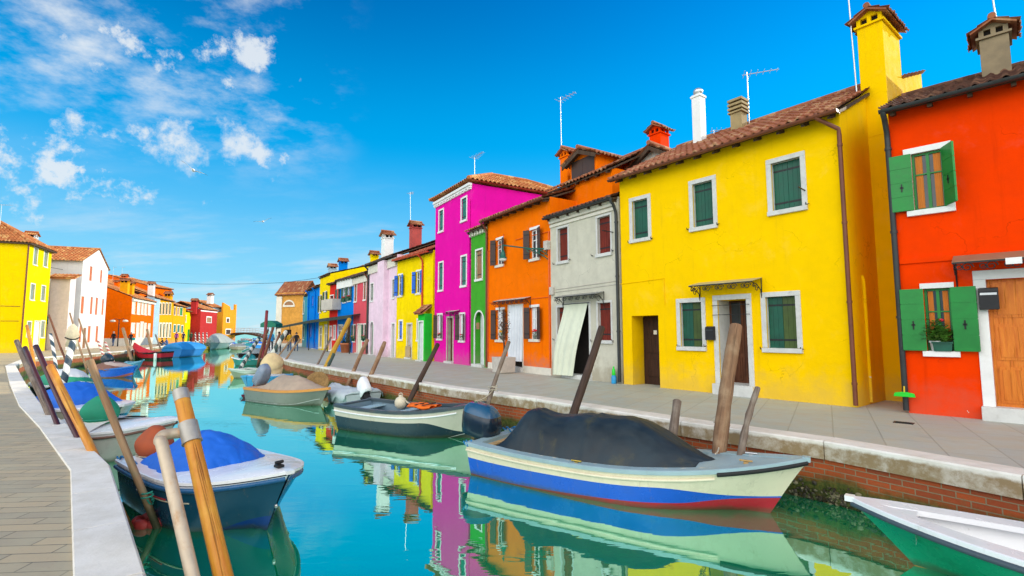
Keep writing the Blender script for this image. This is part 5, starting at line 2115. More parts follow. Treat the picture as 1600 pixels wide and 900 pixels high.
# left bank poles, near to far
pole('varnished orange mooring post with a grey metal cap close to the camera', *pp(350, 905, 3.75, 282, 612, 4.25), .064, .056, W_YEL, down=.5, knots=.02, bend=.0, cap=(-.012, .085, M('dull_zinc', (.42, .40, .36), .5, .2, 12, .15, metal=.5, dirt=(.3, .17, .08)), .0585))
pole('square sawn timber pole leaning against the blue tarpaulin boat', *pp(240, 812, 6.55, 140, 563, 6.2), .043, .042, W_TAN, knots=.02, bend=.005, down=.6)
pole('thick varnished orange pole leaning against the near kerb', *pp(137, 694, 7.0, 79, 573, 7.8), .054, .052, W_YEL, knots=.03)
pole('thick maroon painted pole leaning beside the varnished orange one', *pp(116, 672, 7.9, 56, 541, 8.9), .041, .041, W_MAROON, knots=.02)
pole('slimmer maroon painted pole, left of the thick maroon one', *pp(82, 648, 9.0, 39, 543, 10.0), .039, .039, W_MAROON, knots=.02)
pole('grey brown pole leaning furthest left over the near kerb', *pp(67, 630, 10.1, 26, 533, 11.3), .050, .045, W_GREY, knots=.03)
pole('slender ochre pole rising behind the maroon poles', *pp(58, 590, 13.5, 42, 509, 15), .05, .04, W_YEL)
pole('thick navy and white striped pole with a worn foot', *pp(98, 600, 15.0, 114, 534, 15.6), .092, .09, ST_BLUE)
pole('slimmer navy and white striped pole leaning left of the thick one', *pp(93, 600, 16.0, 79, 522, 17), .05, .047, ST_BLUE)
pole('thin brown stick leaning before the pinkish white house', *pp(103, 563, 26, 78, 497, 27.5), .05, .045, W_RED, up=.3)
pole('thin brown stick leaning before the white gable, left of its twin', *pp(129, 557, 31.5, 109, 489, 33.5), .055, .05, W_TAN)
pole('thin brown stick leaning before the white gable, right of its twin', *pp(142, 556, 32.5, 123, 498, 34), .055, .05, W_TAN)
pole('small red and white striped pole at the far quay, left of the pair', *pp(163, 560, 32.5, 153, 533, 33), .075, .07, ST_RED)
pole('small red and white striped pole at the far quay, right of the pair', *pp(175, 560, 33.0, 164, 535, 33.5), .075, .07, ST_RED)
pole('pale pole leaning between two walkers on the left bank', *pp(203, 552, 42, 192, 513, 43), .13, .11, W_TAN)
pole('pale pole leaning over the red boat', *pp(237, 548, 49, 230, 515, 50), .13, .11, W_TAN)
pole('short dark pole right of the pale one over the red boat', *pp(250, 542, 56, 243, 523, 57), .09, .08, W_GREY)
for k, (px, lab) in enumerate(((306, 'leftmost'), (312, 'second from left'), (318, 'third from left'), (324, 'rightmost'))):
    pole(lab + ' of four black and white spiral poles before the dark red house', *pp(px, 541, 78 + k, px - 1, 520, 79 + k), .10, .09, ST_BLUE)

# the bent galvanised pipe that holds the orange post
pa = [AD(302, 905, 3.62), AD(256, 706, 3.95), AD(250, 690, 4.0), AD(254, 681, 4.03), AD(266, 678, 4.08), AD(283, 676, 4.12)]
PIPE = M('rusty_galvanised_pipe', (.50, .41, .30), .5, .18, 9, .2, metal=.25, dirt=(.36, .15, .03), dirt_amt=.95)
o = thing('pipe_bracket', 'bent rusty galvanised pipe clamped round the varnished orange post', 'pipe bracket', G(302, 905, WATER - .3))
b = MB()
base = Vector(o.location)


def curve(pts, n=6):
    """Catmull-Rom through the points."""
    out = []
    P = [pts[0]] + list(pts) + [pts[-1]]
    for i in range(1, len(P) - 2):
        for k in range(n):
            t_ = k / n
            p0_, p1_, p2_, p3_ = (Vector(P[i - 1 + q]) for q in range(4))
            out.append(.5 * ((2 * p1_) + (p2_ - p0_) * t_ + (2 * p0_ - 5 * p1_ + 4 * p2_ - p3_) * t_ ** 2 + (3 * p1_ - p0_ - 3 * p2_ + p3_) * t_ ** 3))
    return out + [Vector(pts[-1])]


dirp = (pa[1] - pa[0])
b.tube([pa[0] - dirp * .6 - base] + [p - base for p in curve(pa)], .043, 14)
b.build('pipe', PIPE, o)
b = MB()
pt0, pt1 = AD(350, 905, 3.75), AD(282, 612, 4.25)
axp = (pt1 - pt0).normalized()
cpt = pt0 + axp * ((AD(297, 677, 4.14) - pt0).dot(axp))
b.tube([cpt - axp * .085 - base, cpt + axp * .085 - base], .070, 20)
b.tube([cpt - axp * .09 - base, cpt - axp * .080 - base], .074, 20)
b.build('clamp', M('dull_zinc', (.42, .40, .36), .5), o)
fl = G(239, 817, WATER)
o = thing('float_ring', 'ring of faded red plastic floats round the sawn timber pole at the waterline', 'float ring', fl)
FR = M('faded_red_float', (.34, .035, .03), .5, .25, 9, .1, dirt=(.12, .08, .05))
for i in range(6):
    a = 2 * PI * i / 6 + .3
    b = MB()
    b.ball((.17 * math.cos(a), .17 * math.sin(a), .03), .115, .072, .075, 14, 0, Matrix.Rotation(a + PI / 2, 3, 'Z'))
    b.build('float', FR, o)

o = thing('parasol', 'furled cream parasol tied with dark rope behind the thick navy striped pole', 'parasol', plan(113.5, 30, 0.0))
b = MB()
b.lathe([(.05, 0), (.05, .75), (.30, .8), (.26, 1.2), (.34, 1.5), (.22, 1.95), (.03, 2.15)], 14)
b.build('canopy', M('cream_canvas', (.60, .52, .36), .85, .2, 5, .3), o)
b = MB()
b.tube([(.32 * math.cos(a), .32 * math.sin(a), 1.28 + .06 * math.sin(a * 2)) for a in [6.28 * i / 20 for i in range(21)]], .035, 6)
b.build('tie_rope', IRON, o)

# ------------------------------------------------------------------ street lamps, cable, gulls
lp = plan(185, 60)
o = thing('street_lamp', 'double headed street lamp standing before the orange gable on the left bank', 'street lamp', lp)
b = MB()
b.tube([(0, 0, 0), (0, 0, 3.2)], [.07, .045], 8)
b.tube([(-.75, 0, 3.1), (-.5, 0, 3.3), (0, 0, 3.15), (.5, 0, 3.3), (.75, 0, 3.1)], .03, 6)
b.build('post', IRON, o)
for sx in (-.75, .75):
    b = MB()
    b.lathe([(0, .12), (.18, .08), (.3, -.05), (.2, -.14), (0, -.16)], 12, 0, Matrix.Translation((sx, 0, 3.05)))
    b.build('lamp_head', CREAM, o)
pts = [AD(0, 405, 44), AD(80, 418, 47), AD(165, 433, 58), AD(280, 442.5, 62), AD(350, 444, 60), AD(432, 442, 58), AD(470, 438, 54), AD(498, 434, 47)]
b = MB()
b.tube([p - pts[0] for p in curve(pts, 8)], .020, 5)
o = b.build('overhead_cable', IRON)
o.location = pts[0]
tag(o, 'black cable sagging across the canal from the yellow corner house to the far houses', 'cable')


def gull(px, py, depth, roll, label, s=.42, yaw=0.4):
    o = thing('seagull', label, 'seagull', AD(px, py, depth), yaw, 'seagulls in the sky')
    o.rotation_euler = (0, R(roll), yaw)
    b = MB()
    prof = [(0, -.22), (.02, -.2), (.05, -.12), (.065, 0), (.055, .1), (.03, .17), (.028, .2), (.012, .25), (0, .27)]
    Mx = Matrix.Rotation(-PI / 2, 4, 'X')
    b.lathe([(r_ * s / .42 * 1.1, z * s / .42) for r_, z in prof], 10, 0, Mx)
    for sg in (-1, 1):
        prev = None
        P = []
        for i in range(9):
            t_ = i / 8
            x = sg * (.03 + .62 * t_) * s / .42
            z = (.12 * math.sin(t_ * PI * .62)) * s / .42
            c_ = (.075 * (1 - t_) ** .6 + .008) * s / .42
            y = (.05 - .16 * max(0, t_ - .4)) * s / .42
            P.append([(x, y + c_, z), (x, y + c_ * .3, z + .016 * (1 - t_)), (x, y - c_, z), (x, y + c_ * .3, z - .006), (x, y + c_, z)])
        b.grid(P, 0, True, False, lambda i, j: 1 if i >= 6 else 0)
    b.add([(-.05, -.16, .01), (.05, -.16, .01), (.08, -.33, 0), (-.08, -.33, 0)], ((0, 1, 2, 3), (3, 2, 1, 0)))
    b.build('body', [M('gull_white', (.75, .75, .76), .7, .1, 8, 0), M('gull_grey', (.15, .16, .18), .7, .1, 8, 0)], o)


gull(302, 266, 24, 28, 'white gull gliding with tilted wings below the small clouds')
gull(411, 346, 36, -18, 'white gull flying low over the far roofs')

# ------------------------------------------------------------------ people
SKIN = M('skin', (.55, .30, .21), .6, .08, 8, 0)
JEANS = M('blue_jeans', (.04, .09, .20), .85, .2, 9, .05)
BLACKC = M('black_cloth', (.014, .015, .02), .9, .2, 9, .05)
HAIRD = M('dark_hair', (.02, .013, .01), .8, .2, 9, 0)
HAIRG = M('grey_hair', (.30, .27, .24), .8, .2, 9, 0)


def person(p, face, label, top, legs, hair=HAIRD, H=1.70, stride=.16, pose='walk', group='people strolling on the quays', bag=None, long_hair=False):
    """One continuous skinned figure, coloured by garment, with hair as its child."""
    k = H / 1.70
    if pose == 'walk':
        J = {'pelvis': (0, 0, .92), 'waist': (0, .01, 1.06), 'chest': (0, .02, 1.26), 'neckb': (0, .02, 1.42), 'neck': (0, .035, 1.49), 'head': (0, .05, 1.57), 'top': (0, .045, 1.65),
             'hl': (-.09, 0, .90), 'kl': (-.10, stride * .6, .50), 'al': (-.10, stride, .08), 'fl': (-.11, stride + .15, .035),
             'hr': (.09, 0, .90), 'kr': (.10, -stride * .2, .49), 'ar': (.10, -stride, .10), 'fr': (.11, -stride + .13, .035),
             'sl': (-.17, .01, 1.38), 'el': (-.23, -.05, 1.11), 'wl': (-.22, .06, .88), 'nl': (-.22, .09, .79),
             'sr': (.17, .01, 1.38), 'er': (.23, .03, 1.11), 'wr': (.22, .14, .90), 'nr': (.22, .17, .81)}
    else:   # sitting on the quay edge, arms resting on the knees
        J = {'pelvis': (0, 0, .12), 'waist': (0, -.01, .26), 'chest': (0, .03, .46), 'neckb': (0, .07, .61), 'neck': (0, .10, .68), 'head': (0, .13, .76), 'top': (0, .14, .84),
             'hl': (-.09, 0, .11), 'kl': (-.13, .42, .34), 'al': (-.12, .50, .02), 'fl': (-.13, .64, -.02),
             'hr': (.09, 0, .11), 'kr': (.13, .42, .34), 'ar': (.12, .50, .02), 'fr': (.13, .64, -.02),
             'sl': (-.17, .06, .57), 'el': (-.22, .20, .38), 'wl': (-.12, .38, .42), 'nl': (-.08, .45, .42),
             'sr': (.17, .06, .57), 'er': (.22, .20, .38), 'wr': (.12, .38, .42), 'nr': (.08, .45, .42)}
    rad = dict(pelvis=(.155, .115), waist=(.14, .10), chest=(.17, .115), neckb=(.09, .075), neck=(.055, .055), head=(.078, .09), top=(.06, .07),
               hl=(.09, .09), kl=(.062, .062), al=(.045, .045), fl=(.035, .03), hr=(.09, .09), kr=(.062, .062), ar=(.045, .045), fr=(.035, .03),
               sl=(.06, .06), el=(.047, .047), wl=(.034, .034), nl=(.035, .025), sr=(.06, .06), er=(.047, .047), wr=(.034, .034), nr=(.035, .025))
    E_ = [('pelvis', 'waist'), ('waist', 'chest'), ('chest', 'neckb'), ('neckb', 'neck'), ('neck', 'head'), ('head', 'top'), ('pelvis', 'hl'), ('hl', 'kl'), ('kl', 'al'), ('al', 'fl'),
          ('pelvis', 'hr'), ('hr', 'kr'), ('kr', 'ar'), ('ar', 'fr'), ('neckb', 'sl'), ('sl', 'el'), ('el', 'wl'), ('wl', 'nl'), ('neckb', 'sr'), ('sr', 'er'), ('er', 'wr'), ('wr', 'nr')]
    names = list(J)
    me = bpy.data.meshes.new('body')
    me.from_pydata([tuple(c * k for c in J[n_]) for n_ in names], [(names.index(a), names.index(b_)) for a, b_ in E_], [])
    tmp = bpy.data.objects.new('body', me)
    COL.objects.link(tmp)
    sk = tmp.modifiers.new('skin', 'SKIN')
    tmp.modifiers.new('smooth', 'SUBSURF').levels = 1
    for i, n_ in enumerate(names):
        v = me.skin_vertices[0].data[i]
        v.radius = (rad[n_][0] * k, rad[n_][1] * k)
        v.use_root = (n_ == 'pelvis')
    dg = bpy.context.evaluated_depsgraph_get()
    em = bpy.data.meshes.new_from_object(tmp.evaluated_get(dg))
    bpy.data.objects.remove(tmp)
    o = thing('person', label, 'person', p, face, group)
    em.materials.clear()
    for m in (SKIN, top, legs, BLACKC):
        em.materials.append(m)
    for f in em.polygons:
        c = f.center / k
        f.use_smooth = True
        if pose == 'walk':
            f.material_index = 0 if c.z > 1.475 or (abs(c.x) > .16 and c.z < .87) else (1 if c.z > .86 else (2 if c.z > .09 else 3))
        else:
            f.material_index = 0 if c.z > .67 or (abs(c.x) < .13 and c.y > .39 and c.z > .38) else (1 if (c.y < .3 and c.z > .17) or (c.z > .36 and c.y > .1) else (2 if c.y < .52 or c.z > .1 else 3))
    bo = bpy.data.objects.new('body', em)
    COL.objects.link(bo)
    bo.parent = o
    hx, hy_, hz_ = (c * k for c in J['head'])
    b = MB()
    P = []
    for i in range(8):
        th = -.25 + (PI / 2 + .25) * i / 7
        row = []
        for q in range(17):
            ph = 2 * PI * q / 16
            fr = .0 if math.sin(ph) > .35 and th < .55 else 1.0
            r_ = (.098 if fr else .08)
            row.append((hx + r_ * k * math.cos(th) * math.cos(ph), hy_ - .012 + (r_ + .008) * k * math.cos(th) * math.sin(ph), hz_ + .03 * k + .105 * k * math.sin(th)))
        P.append(row)
    b.grid(P, 0, True)
    if long_hair:
        b.ball((hx, hy_ - .07 * k, hz_ - .08 * k), .09 * k, .05 * k, .16 * k, 12)
    b.build('hair', hair, bo)
    b = MB()      # face: nose, eyes, mouth
    fy = hy_ + .086 * k
    b.ball((hx, fy + .006, hz_ - .005 * k), .012 * k, .018 * k, .02 * k, 8, 0)
    for sg in (-1, 1):
        b.ball((hx + sg * .03 * k, fy - .008, hz_ + .022 * k), .010 * k, .006 * k, .007 * k, 8, 1)
        b.ball((hx + sg * .082 * k, hy_ - .005, hz_ + .005 * k), .012 * k, .02 * k, .03 * k, 8, 0)
    b.box(hx - .022 * k, hx + .022 * k, fy - .012, fy - .002, hz_ - .045 * k, hz_ - .036 * k, 2)
    b.build('face', [SKIN, HAIRD, M('lips', (.35, .09, .08), .5, .1, 8, 0)], bo)
    if bag:
        b = MB()
        b.prism([(-.13, .70), (.13, .70), (.15, 1.02), (-.15, 1.02)], -.07, .07, 'y')
        bg = b.build('bag', bag, o, bevel=.02)
        bg.location = (.29, 0, 0)
    return o


Tq = M('turquoise_cloth', (.02, .35, .34), .8)
ppl = [(178, 60.5, PI, 'walker in a black jacket and blue jeans before the orange gable', BLACKC, JEANS, HAIRG, None, 1.78),
       (205, 61, .35, 'walker in black carrying a turquoise bag on the left bank', BLACKC, BLACKC, HAIRD, Tq, 1.66),
       (276, 72, .3, 'walker in a purple top and dark trousers on the far left bank', M('purple_cloth', (.20, .03, .26), .85), BLACKC, HAIRD, None, 1.72),
       (287, 73, .3, 'walker in a navy jacket beside the one in purple', M('navy_cloth', (.02, .03, .10), .85), BLACKC, HAIRD, None, 1.70),
       (299, 80, .3, 'walker in dark green among the far left poles', M('dark_green_cloth', (.02, .07, .04), .85), BLACKC, HAIRD, None, 1.70),
       (453, 42.5, .62, 'visitor in a mustard yellow jacket and jeans on the right quay', M('mustard_cloth', (.52, .29, .01), .85), JEANS, HAIRD, None, 1.60),
       (463.5, 42.5, .62, 'visitor in a black jacket beside the one in mustard yellow', BLACKC, JEANS, HAIRD, None, 1.60)]
for px, D, f, lab, tp, lg, hr, bg, H_ in ppl:
    person(plan(px, D), f, lab, tp, lg, hr, H_, random.uniform(.10, .2), bag=bg)
person(plan(436.5, 40.0), .62, 'woman with long dark hair in a striped pale top before the awning post', M('striped_cloth', (.50, .50, .46), .85), BLACKC, HAIRD, 1.66, .1, long_hair=True)
person(plan(424, 42.5), .62, 'person in a bright blue jacket under the green end of the awning', M('bright_blue_cloth', (.01, .28, .62), .8), BLACKC, HAIRD, 1.72, .08)
person(plan(231.5 + 24, 64, .02), 2.4, 'person in dark clothes sitting on the paving of the left bank', BLACKC, BLACKC, HAIRD, 1.75, pose='sit')
person(plan(262, 63, .02), 2.6, 'person in a blue jacket sitting beside the one in dark clothes', M('blue_jacket_cloth', (.03, .11, .30), .85), JEANS, HAIRD, 1.75, pose='sit')
bp = br_.location + Vector((Lb * .36, -.3, .2 + 1.35 * (1 - .72 ** 2) + .07))
person(bp, -.8, 'dark dressed person standing on the right end of the footbridge', BLACKC, BLACKC, HAIRD, 1.8, .06)

# ------------------------------------------------------------------ long awning on the right quay
p0, p1 = AD(549, 492, 37.4), AD(431, 511, 60)
q0 = Vector((p0.x, p0.y, 0))
q1 = Vector((p1.x, p1.y, 0))
# two straight bays follow the bend of the facades
mid = plan(482, 45.0)
rot_ = math.atan2((mid - q0).y, (mid - q0).x)
o = thing('awning', 'long dark green awning roof on posts along the right quay cafe', 'awning', q0, 0)
AW = M('dark_awning', (.025, .045, .035), .7, .2, 6, .1)
AWG = M('green_awning', (.01, .16, .10), .7, .15, 6, .1)
b = MB()
zA, zM, zB = p0.z, (p0.z + p1.z) / 2 + .1, p1.z
for a, c_, za, zc in ((q0, mid, zA, zM), (mid, q1, zM, zB)):
    d_ = (c_ - a).normalized()
    n_ = Vector((d_.y, -d_.x, 0))
    if n_.x < 0:
        n_ = -n_
    vs = []
    for th in (0, -.07):
        vs += [a + Vector((0, 0, za + th)), c_ + Vector((0, 0, zc + th)), c_ + n_ * 1.7 + Vector((0, 0, zc + .28 + th)), a + n_ * 1.7 + Vector((0, 0, za + .28 + th))]
    b.add([v - q0 for v in vs], ((0, 1, 2, 3), (7, 6, 5, 4), (0, 4, 5, 1), (1, 5, 6, 2), (2, 6, 7, 3), (3, 7, 4, 0)))
    va = [a + Vector((0, 0, za - .07)), c_ + Vector((0, 0, zc - .07)), c_ + Vector((0, 0, zc - .24)), a + Vector((0, 0, za - .24))]
    b.add([v - q0 - n_ * .01 for v in va] + [v - q0 + n_ * .01 for v in va], ((0, 1, 2, 3), (7, 6, 5, 4)))
b.build('canopy', AW, o)
for t_ in (.02, .5, .98):
    a = q0.lerp(mid, t_)
    b = MB()
    b.tube([a - q0, a - q0 + Vector((0, 0, zA + (zM - zA) * t_ - .05))], .04, 6)
    b.build('post', IRON, o)
for t_ in (.5, .98):
    a = mid.lerp(q1, t_)
    b = MB()
    b.tube([a - q0, a - q0 + Vector((0, 0, zM + (zB - zM) * t_ - .05))], .04, 6)
    b.build('post', IRON, o)
bp = plan(424, 50)
o = thing('parasol', 'green square parasol at the far end of the long awning', 'parasol', bp)
b = MB()
b.tube([(0, 0, 0), (0, 0, 2.6)], .04, 6)
b.build('pole', WHITE, o)
b = MB()
b.prism([(-.75, 2.1), (.75, 2.1), (.75, 2.45), (.2, 2.75), (-.2, 2.75), (-.75, 2.45)], -.75, .75, 'y')
b.build('canopy', AWG, o)
# ------------------------------------------------------------------ boats
def lerp(a, b, t):
    return a + (b - a) * t


def sstep(a, b, x):
    t_ = max(0.0, min(1.0, (x - a) / (b - a)))
    return t_ * t_ * (3 - 2 * t_)


def paint(name, c, rough=.28, dirt=None, var=.06, amt=.35):
    return M(name, c, rough, var, 4, .04, dirt=dirt or mul(c, .45), dirt_amt=amt, scum=.6)


class Boat:
    """Local frame: bow towards +X, z = 0 at the waterline."""

    def __init__(s, label, stern, bow, beam, hs, hm, hb, name='moored_boat', group='boats moored along the canal', ws=.78, rake=.35, draft=.28, chine=.62, flare=.86, pw=2.1, trans=.08, cat='boat', z=0.0):
        st, bw = Vector((stern[0], stern[1], 0)), Vector((bow[0], bow[1], 0))
        d = bw - st
        s.L, s.B = d.length, beam
        s.hs, s.hm, s.hb, s.ws, s.rake, s.draft, s.kc, s.flare, s.pw, s.tr = hs, hm, hb, ws, rake, draft, chine, flare, pw, trans
        s.e = thing(name, label, cat, ((st.x + bw.x) / 2, (st.y + bw.y) / 2, WATER + z), math.atan2(d.y, d.x), group)

    def sheer(s, t):
        return s.hm + ((s.hs - s.hm) * ((.42 - t) / .42) ** 2 if t < .42 else (s.hb - s.hm) * ((t - .42) / .58) ** 2)

    def half(s, t):
        m = .42
        if t < m:
            return s.B / 2 * (1 - (1 - s.ws) * ((m - t) / m) ** 2)
        q = (t - m) / (1 - m)
        return s.B / 2 * max(.018, (1 - q ** s.pw) ** .85)

    def zk(s, t):
        return -s.draft + (s.draft * .9) * sstep(.72, 1.0, t)

    def pt(s, t, k, side=1, inset=0.0):
        zs, zk = s.sheer(t), s.zk(t)
        z = lerp(zs, zk, k)
        kc = s.kc
        fl = lerp(s.flare, .38, sstep(.55, 1, t) * .8)
        if k < kc:
            q = k / kc
            w = lerp(1, fl, q ** 1.25)
        else:
            q = (k - kc) / (1 - kc)
            w = fl * (1 - q ** 1.5)
        y = max(0, s.half(t) * w - inset)
        x = -s.L / 2 + s.L * t - s.rake * sstep(.45, 1, t) * ((zs - z) / (s.hb + s.draft)) ** .9 + s.tr * (1 - sstep(0, .12, t)) * k
        return Vector((x, y * side, z))

    def hull(s, bands, mats, N=44):
        """bands: functions or numbers of t giving the lower edge of each paint band, as a share of the side."""
        b = MB()
        fb = [(f if callable(f) else (lambda t, f=f: f)) for f in bands]
        for side in (1, -1):
            top = [lambda t: 0.0] + fb
            for bi in range(len(fb)):
                rows = 5 if bi < len(fb) - 1 else 7
                P = []
                for r in range(rows + 1):
                    P.append([s.pt(i / N, lerp(top[bi](i / N), top[bi + 1](i / N), r / rows), side) for i in range(N + 1)])
                b.grid(P, bi, True, side < 0)
        # transom, banded like the sides
        top = [0.0] + [f(0) for f in fb]
        for bi in range(len(fb)):
            for r in range(4):
                k0, k1 = lerp(top[bi], top[bi + 1], r / 4), lerp(top[bi], top[bi + 1], (r + 1) / 4)
                b.quad(s.pt(0, k0, 1), s.pt(0, k0, -1), s.pt(0, k1, -1), s.pt(0, k1, 1), bi)
        s.N = N
        return b.build('hull', mats, s.e)

    def inside(s, mat, floor, t0=.03, t1=.93, inset=.05, N=36, mats=None):
        b = MB()
        for side in (1, -1):
            P = []
            for r in range(6):
                row = []
                for i in range(N + 1):
                    t_ = lerp(t0, t1, i / N)
                    zs = s.sheer(t_)
                    kf = (zs - floor) / (zs - s.zk(t_))
                    row.append(s.pt(t_, kf * r / 5, side, inset))
                P.append(row)
            b.grid(P, 0, True, side > 0)
        P = []
        for r in range(2):
            row = []
            for i in range(N + 1):
                t_ = lerp(t0, t1, i / N)
                zs = s.sheer(t_)
                kf = (zs - floor) / (zs - s.zk(t_))
                row.append(s.pt(t_, kf, (1, -1)[r], inset))
            P.append(row)
        b.grid(P, 0, False)
        for t_ in (t0, t1):
            zs = s.sheer(t_)
            kf = (zs - floor) / (zs - s.zk(t_))
            b.quad(s.pt(t_, 0, 1, inset), s.pt(t_, 0, -1, inset), s.pt(t_, kf, -1, inset), s.pt(t_, kf, 1, inset))
        return b.build('inner_hull', mat, s.e)

    def gunwale(s, mat, w=.09, h=.035, proud=.02, t1=1.0, name='gunwale', z=0.0, transom=True, t0=0.0, N=44):
        b = MB()
        for side in (1, -1):
            P = []
            for i in range(N + 1):
                t_ = lerp(t0, t1, i / N)
                p = s.pt(t_, 0, side)
                zs = p.z + z
                yo = abs(p.y) + proud
                yi = max(0.0, abs(p.y) - w)
                P.append([(p.x, side * yo, zs - h), (p.x, side * yo, zs + h * .7), (p.x, side * (yo - .015), zs + h), (p.x, side * yi, zs + h), (p.x, side * yi, zs - h), (p.x, side * yo, zs - h)])
            b.grid(P, 0, False, side < 0)
        if t1 >= 1:
            p = s.pt(1, 0, 1)
            b.box(p.x - .06, p.x + .03, -.05, .05, p.z + z - h, p.z + z + h + .003)
        if transom and t0 == 0:
            p = s.pt(0, 0, 1)
            b.box(p.x - proud, p.x + w, -abs(p.y) + w * .5, abs(p.y) - w * .5, p.z - h, p.z + h - .004)
        return b.build(name, mat, s.e)

    def rub(s, mat, k=.12, r=.02, t0=0.0, t1=1.0, name='rub_rail', N=40):
        b = MB()
        for side in (1, -1):
            b.tube([s.pt(lerp(t0, t1, i / N), k, side) + Vector((0, side * r * .5, 0)) for i in range(N + 1)], r, 8)
        return b.build(name, mat, s.e)

    def deck(s, mat, t0, t1=.995, camber=.05, z=.0, N=20, inset=0.0, name='deck', lip=0.0):
        b = MB()
        P = []
        for i in range(N + 1):
            t_ = lerp(t0, t1, i / N)
            y = max(.01, s.half(t_) - inset)
            x = s.pt(t_, 0).x
            P.append([(x, y * q, s.sheer(t_) + z + camber * (1 - q * q) * min(1, y / (s.B * .3))) for q in [-1 + 2 * j / 12 for j in range(13)]])
        b.grid(P, 0, True, True)
        if lip:
            row = P[0]
            b.grid([row, [(a[0], a[1], a[2] - lip) for a in row]], 0, False)
        return b.build(name, mat, s.e)

    def cover(s, mat, t0, t1, hump, edge=.03, p=2.2, N=46, Mx=30, name='tarpaulin', skirt=.05, wr=.012, inset=0.0, flat=0.0, seams=(), seed=0, narrow=None, wr2=.006):
        """Tarpaulin stretched over the boat: hump(t01) is the ridge height above the sheer."""
        b = MB()
        P = []
        for i in range(N + 1):
            q = i / N
            t_ = lerp(t0, t1, q)
            y = max(.02, s.half(t_) + edge - inset) * (narrow(q) if narrow else 1)
            x = s.pt(t_, 0).x
            zs = s.sheer(t_)
            row = []
            hq = hump(q)
            for j in range(Mx + 1):
                v = -1 + 2 * j / Mx
                a = abs(v)
                z = zs + .02 + hq * (1 - max(0, (a - flat) / (1 - flat)) ** p)
                n = mnoise.noise(Vector((x * 2.1 + seed, v * y * 5, seed))) * wr * 2 + mnoise.noise(Vector((x * 7 + v * 3, v * y * 8 + seed, 3))) * wr
                n += wr * .8 * math.sin(x * 17 + v * 6) * a
                n -= wr2 * (1 - min(1, 5 * abs(mnoise.noise(Vector((x * 2.6 + v * 1.6, v * 2.2 - x * 1.2, seed + 7)))))) ** 1.5 * 3
                n -= wr2 * (1 - min(1, 6 * abs(mnoise.noise(Vector((x * 6 - v * 2, v * 5 + x * 2, seed + 17)))))) ** 1.5 * 1.6
                for sm in seams:
                    n += .020 * math.exp(-((q - sm) / .008) ** 2)
                row.append((x, v * y, z + n))
            for sg, idx in ((-1, 0), (1, -1)):
                pass
            e0, e1 = row[0], row[-1]
            row = [(e0[0], e0[1] - .012, e0[2] - skirt * (1 + .4 * math.sin(x * 13)))] + row + [(e1[0], e1[1] + .012, e1[2] - skirt * (1 + .4 * math.sin(x * 11)))]
            P.append(row)
        for end, dx in ((P[0], -.01), (P[-1], .01)):
            zb = [s.sheer(t0 if end is P[0] else t1) + .0] * len(end)
            ex = [(a[0] + dx, a[1], min(a[2], z_ + .02)) for a, z_ in zip(end, zb)]
            if end is P[0]:
                P = [ex] + P
            else:
                P = P + [ex]
        b.grid(P, 0, True, True)
        o = b.build(name, mat, s.e)
        sd_ = o.modifiers.new('thickness', 'SOLIDIFY')
        sd_.thickness = .008
        return o

    def thwart(s, mat, t, w=.22, z=-.12, th=.03, name='thwart'):
        b = MB()
        p = s.pt(t, 0)
        y = s.half(t) - .05
        b.box(p.x - w / 2, p.x + w / 2, -y, y, s.sheer(t) + z - th, s.sheer(t) + z)
        return b.build(name, mat, s.e, bevel=.006)

    def cleat(s, t, side, mat=STEEL, inset=.1, z=.04):
        b = MB()
        p = s.pt(t, 0, side)
        y = p.y - side * inset
        b.box(p.x - .03, p.x + .03, y - .015, y + .015, p.z + z - .02, p.z + z + .03)
        b.tube([(p.x - .08, y, p.z + z + .045), (p.x + .08, y, p.z + z + .045)], .014, 6)
        return b.build('cleat', mat, s.e)

    def outboard(s, cowl, leg=BLACK, size=1.0, tilt=-10, x=-.06, y=0.0, z=.16, cover=None, name='outboard_motor', fat=(1, 1, 1)):
        """Outboard on the transom: bracket, leg with cavitation plate and gearcase, moulded cowl."""
        k = size
        p = s.pt(0, 0)
        T = Matrix.Translation((p.x + x, y, p.z + z)) @ Matrix.Rotation(R(tilt), 4, 'Y')
        b = MB()
        b.box(-.16 * k, .08 * k, -.09 * k, .09 * k, -.30 * k, .02 * k, 0, T)
        b.box(-.02 * k, .12 * k, -.13 * k, .13 * k, -.22 * k, .0 * k, 0, T)
        b.prism([(-.20 * k, -.28 * k), (.0, -.28 * k), (-.03 * k, -.92 * k), (-.17 * k, -.92 * k)], -.045 * k, .045 * k, 'y')
        for i in range(len(b.v) - 8, len(b.v)):
            b.v[i] = tuple(T @ Vector(b.v[i]))
        b.box(-.34 * k, .02 * k, -.12 * k, .12 * k, -.74 * k, -.725 * k, 0, T)
        b.ball(T @ Vector((-.10 * k, 0, -.98 * k)), .22 * k, .055 * k, .055 * k, 12, 0, T.to_3x3())
        o = b.build(name, leg, s.e)
        c = MB()
        prof = [(-.02, .70, .78, .02), (0, .92, .96, .0), (.08, 1.0, 1.0, .0), (.22, 1.02, 1.0, -.01), (.34, .97, .94, -.03), (.42, .84, .80, -.05), (.475, .60, .58, -.06), (.49, .25, .25, -.06)]
        P = []
        for z_, fx, fy, ox in prof:
            row = []
            for q in range(25):
                a = 2 * PI * q / 24
                sx, sy = math.cos(a), math.sin(a)
                ex = .52
                X = .30 * k * fat[0] * fx * math.copysign(abs(sx) ** ex, sx) + (ox - .12) * k
                Y = .205 * k * fat[1] * fy * math.copysign(abs(sy) ** ex, sy) * (1.0 - .18 * (sx < 0) * abs(sx))
                row.append(T @ Vector((X, Y, z_ * k * fat[2])))
            P.append(row)
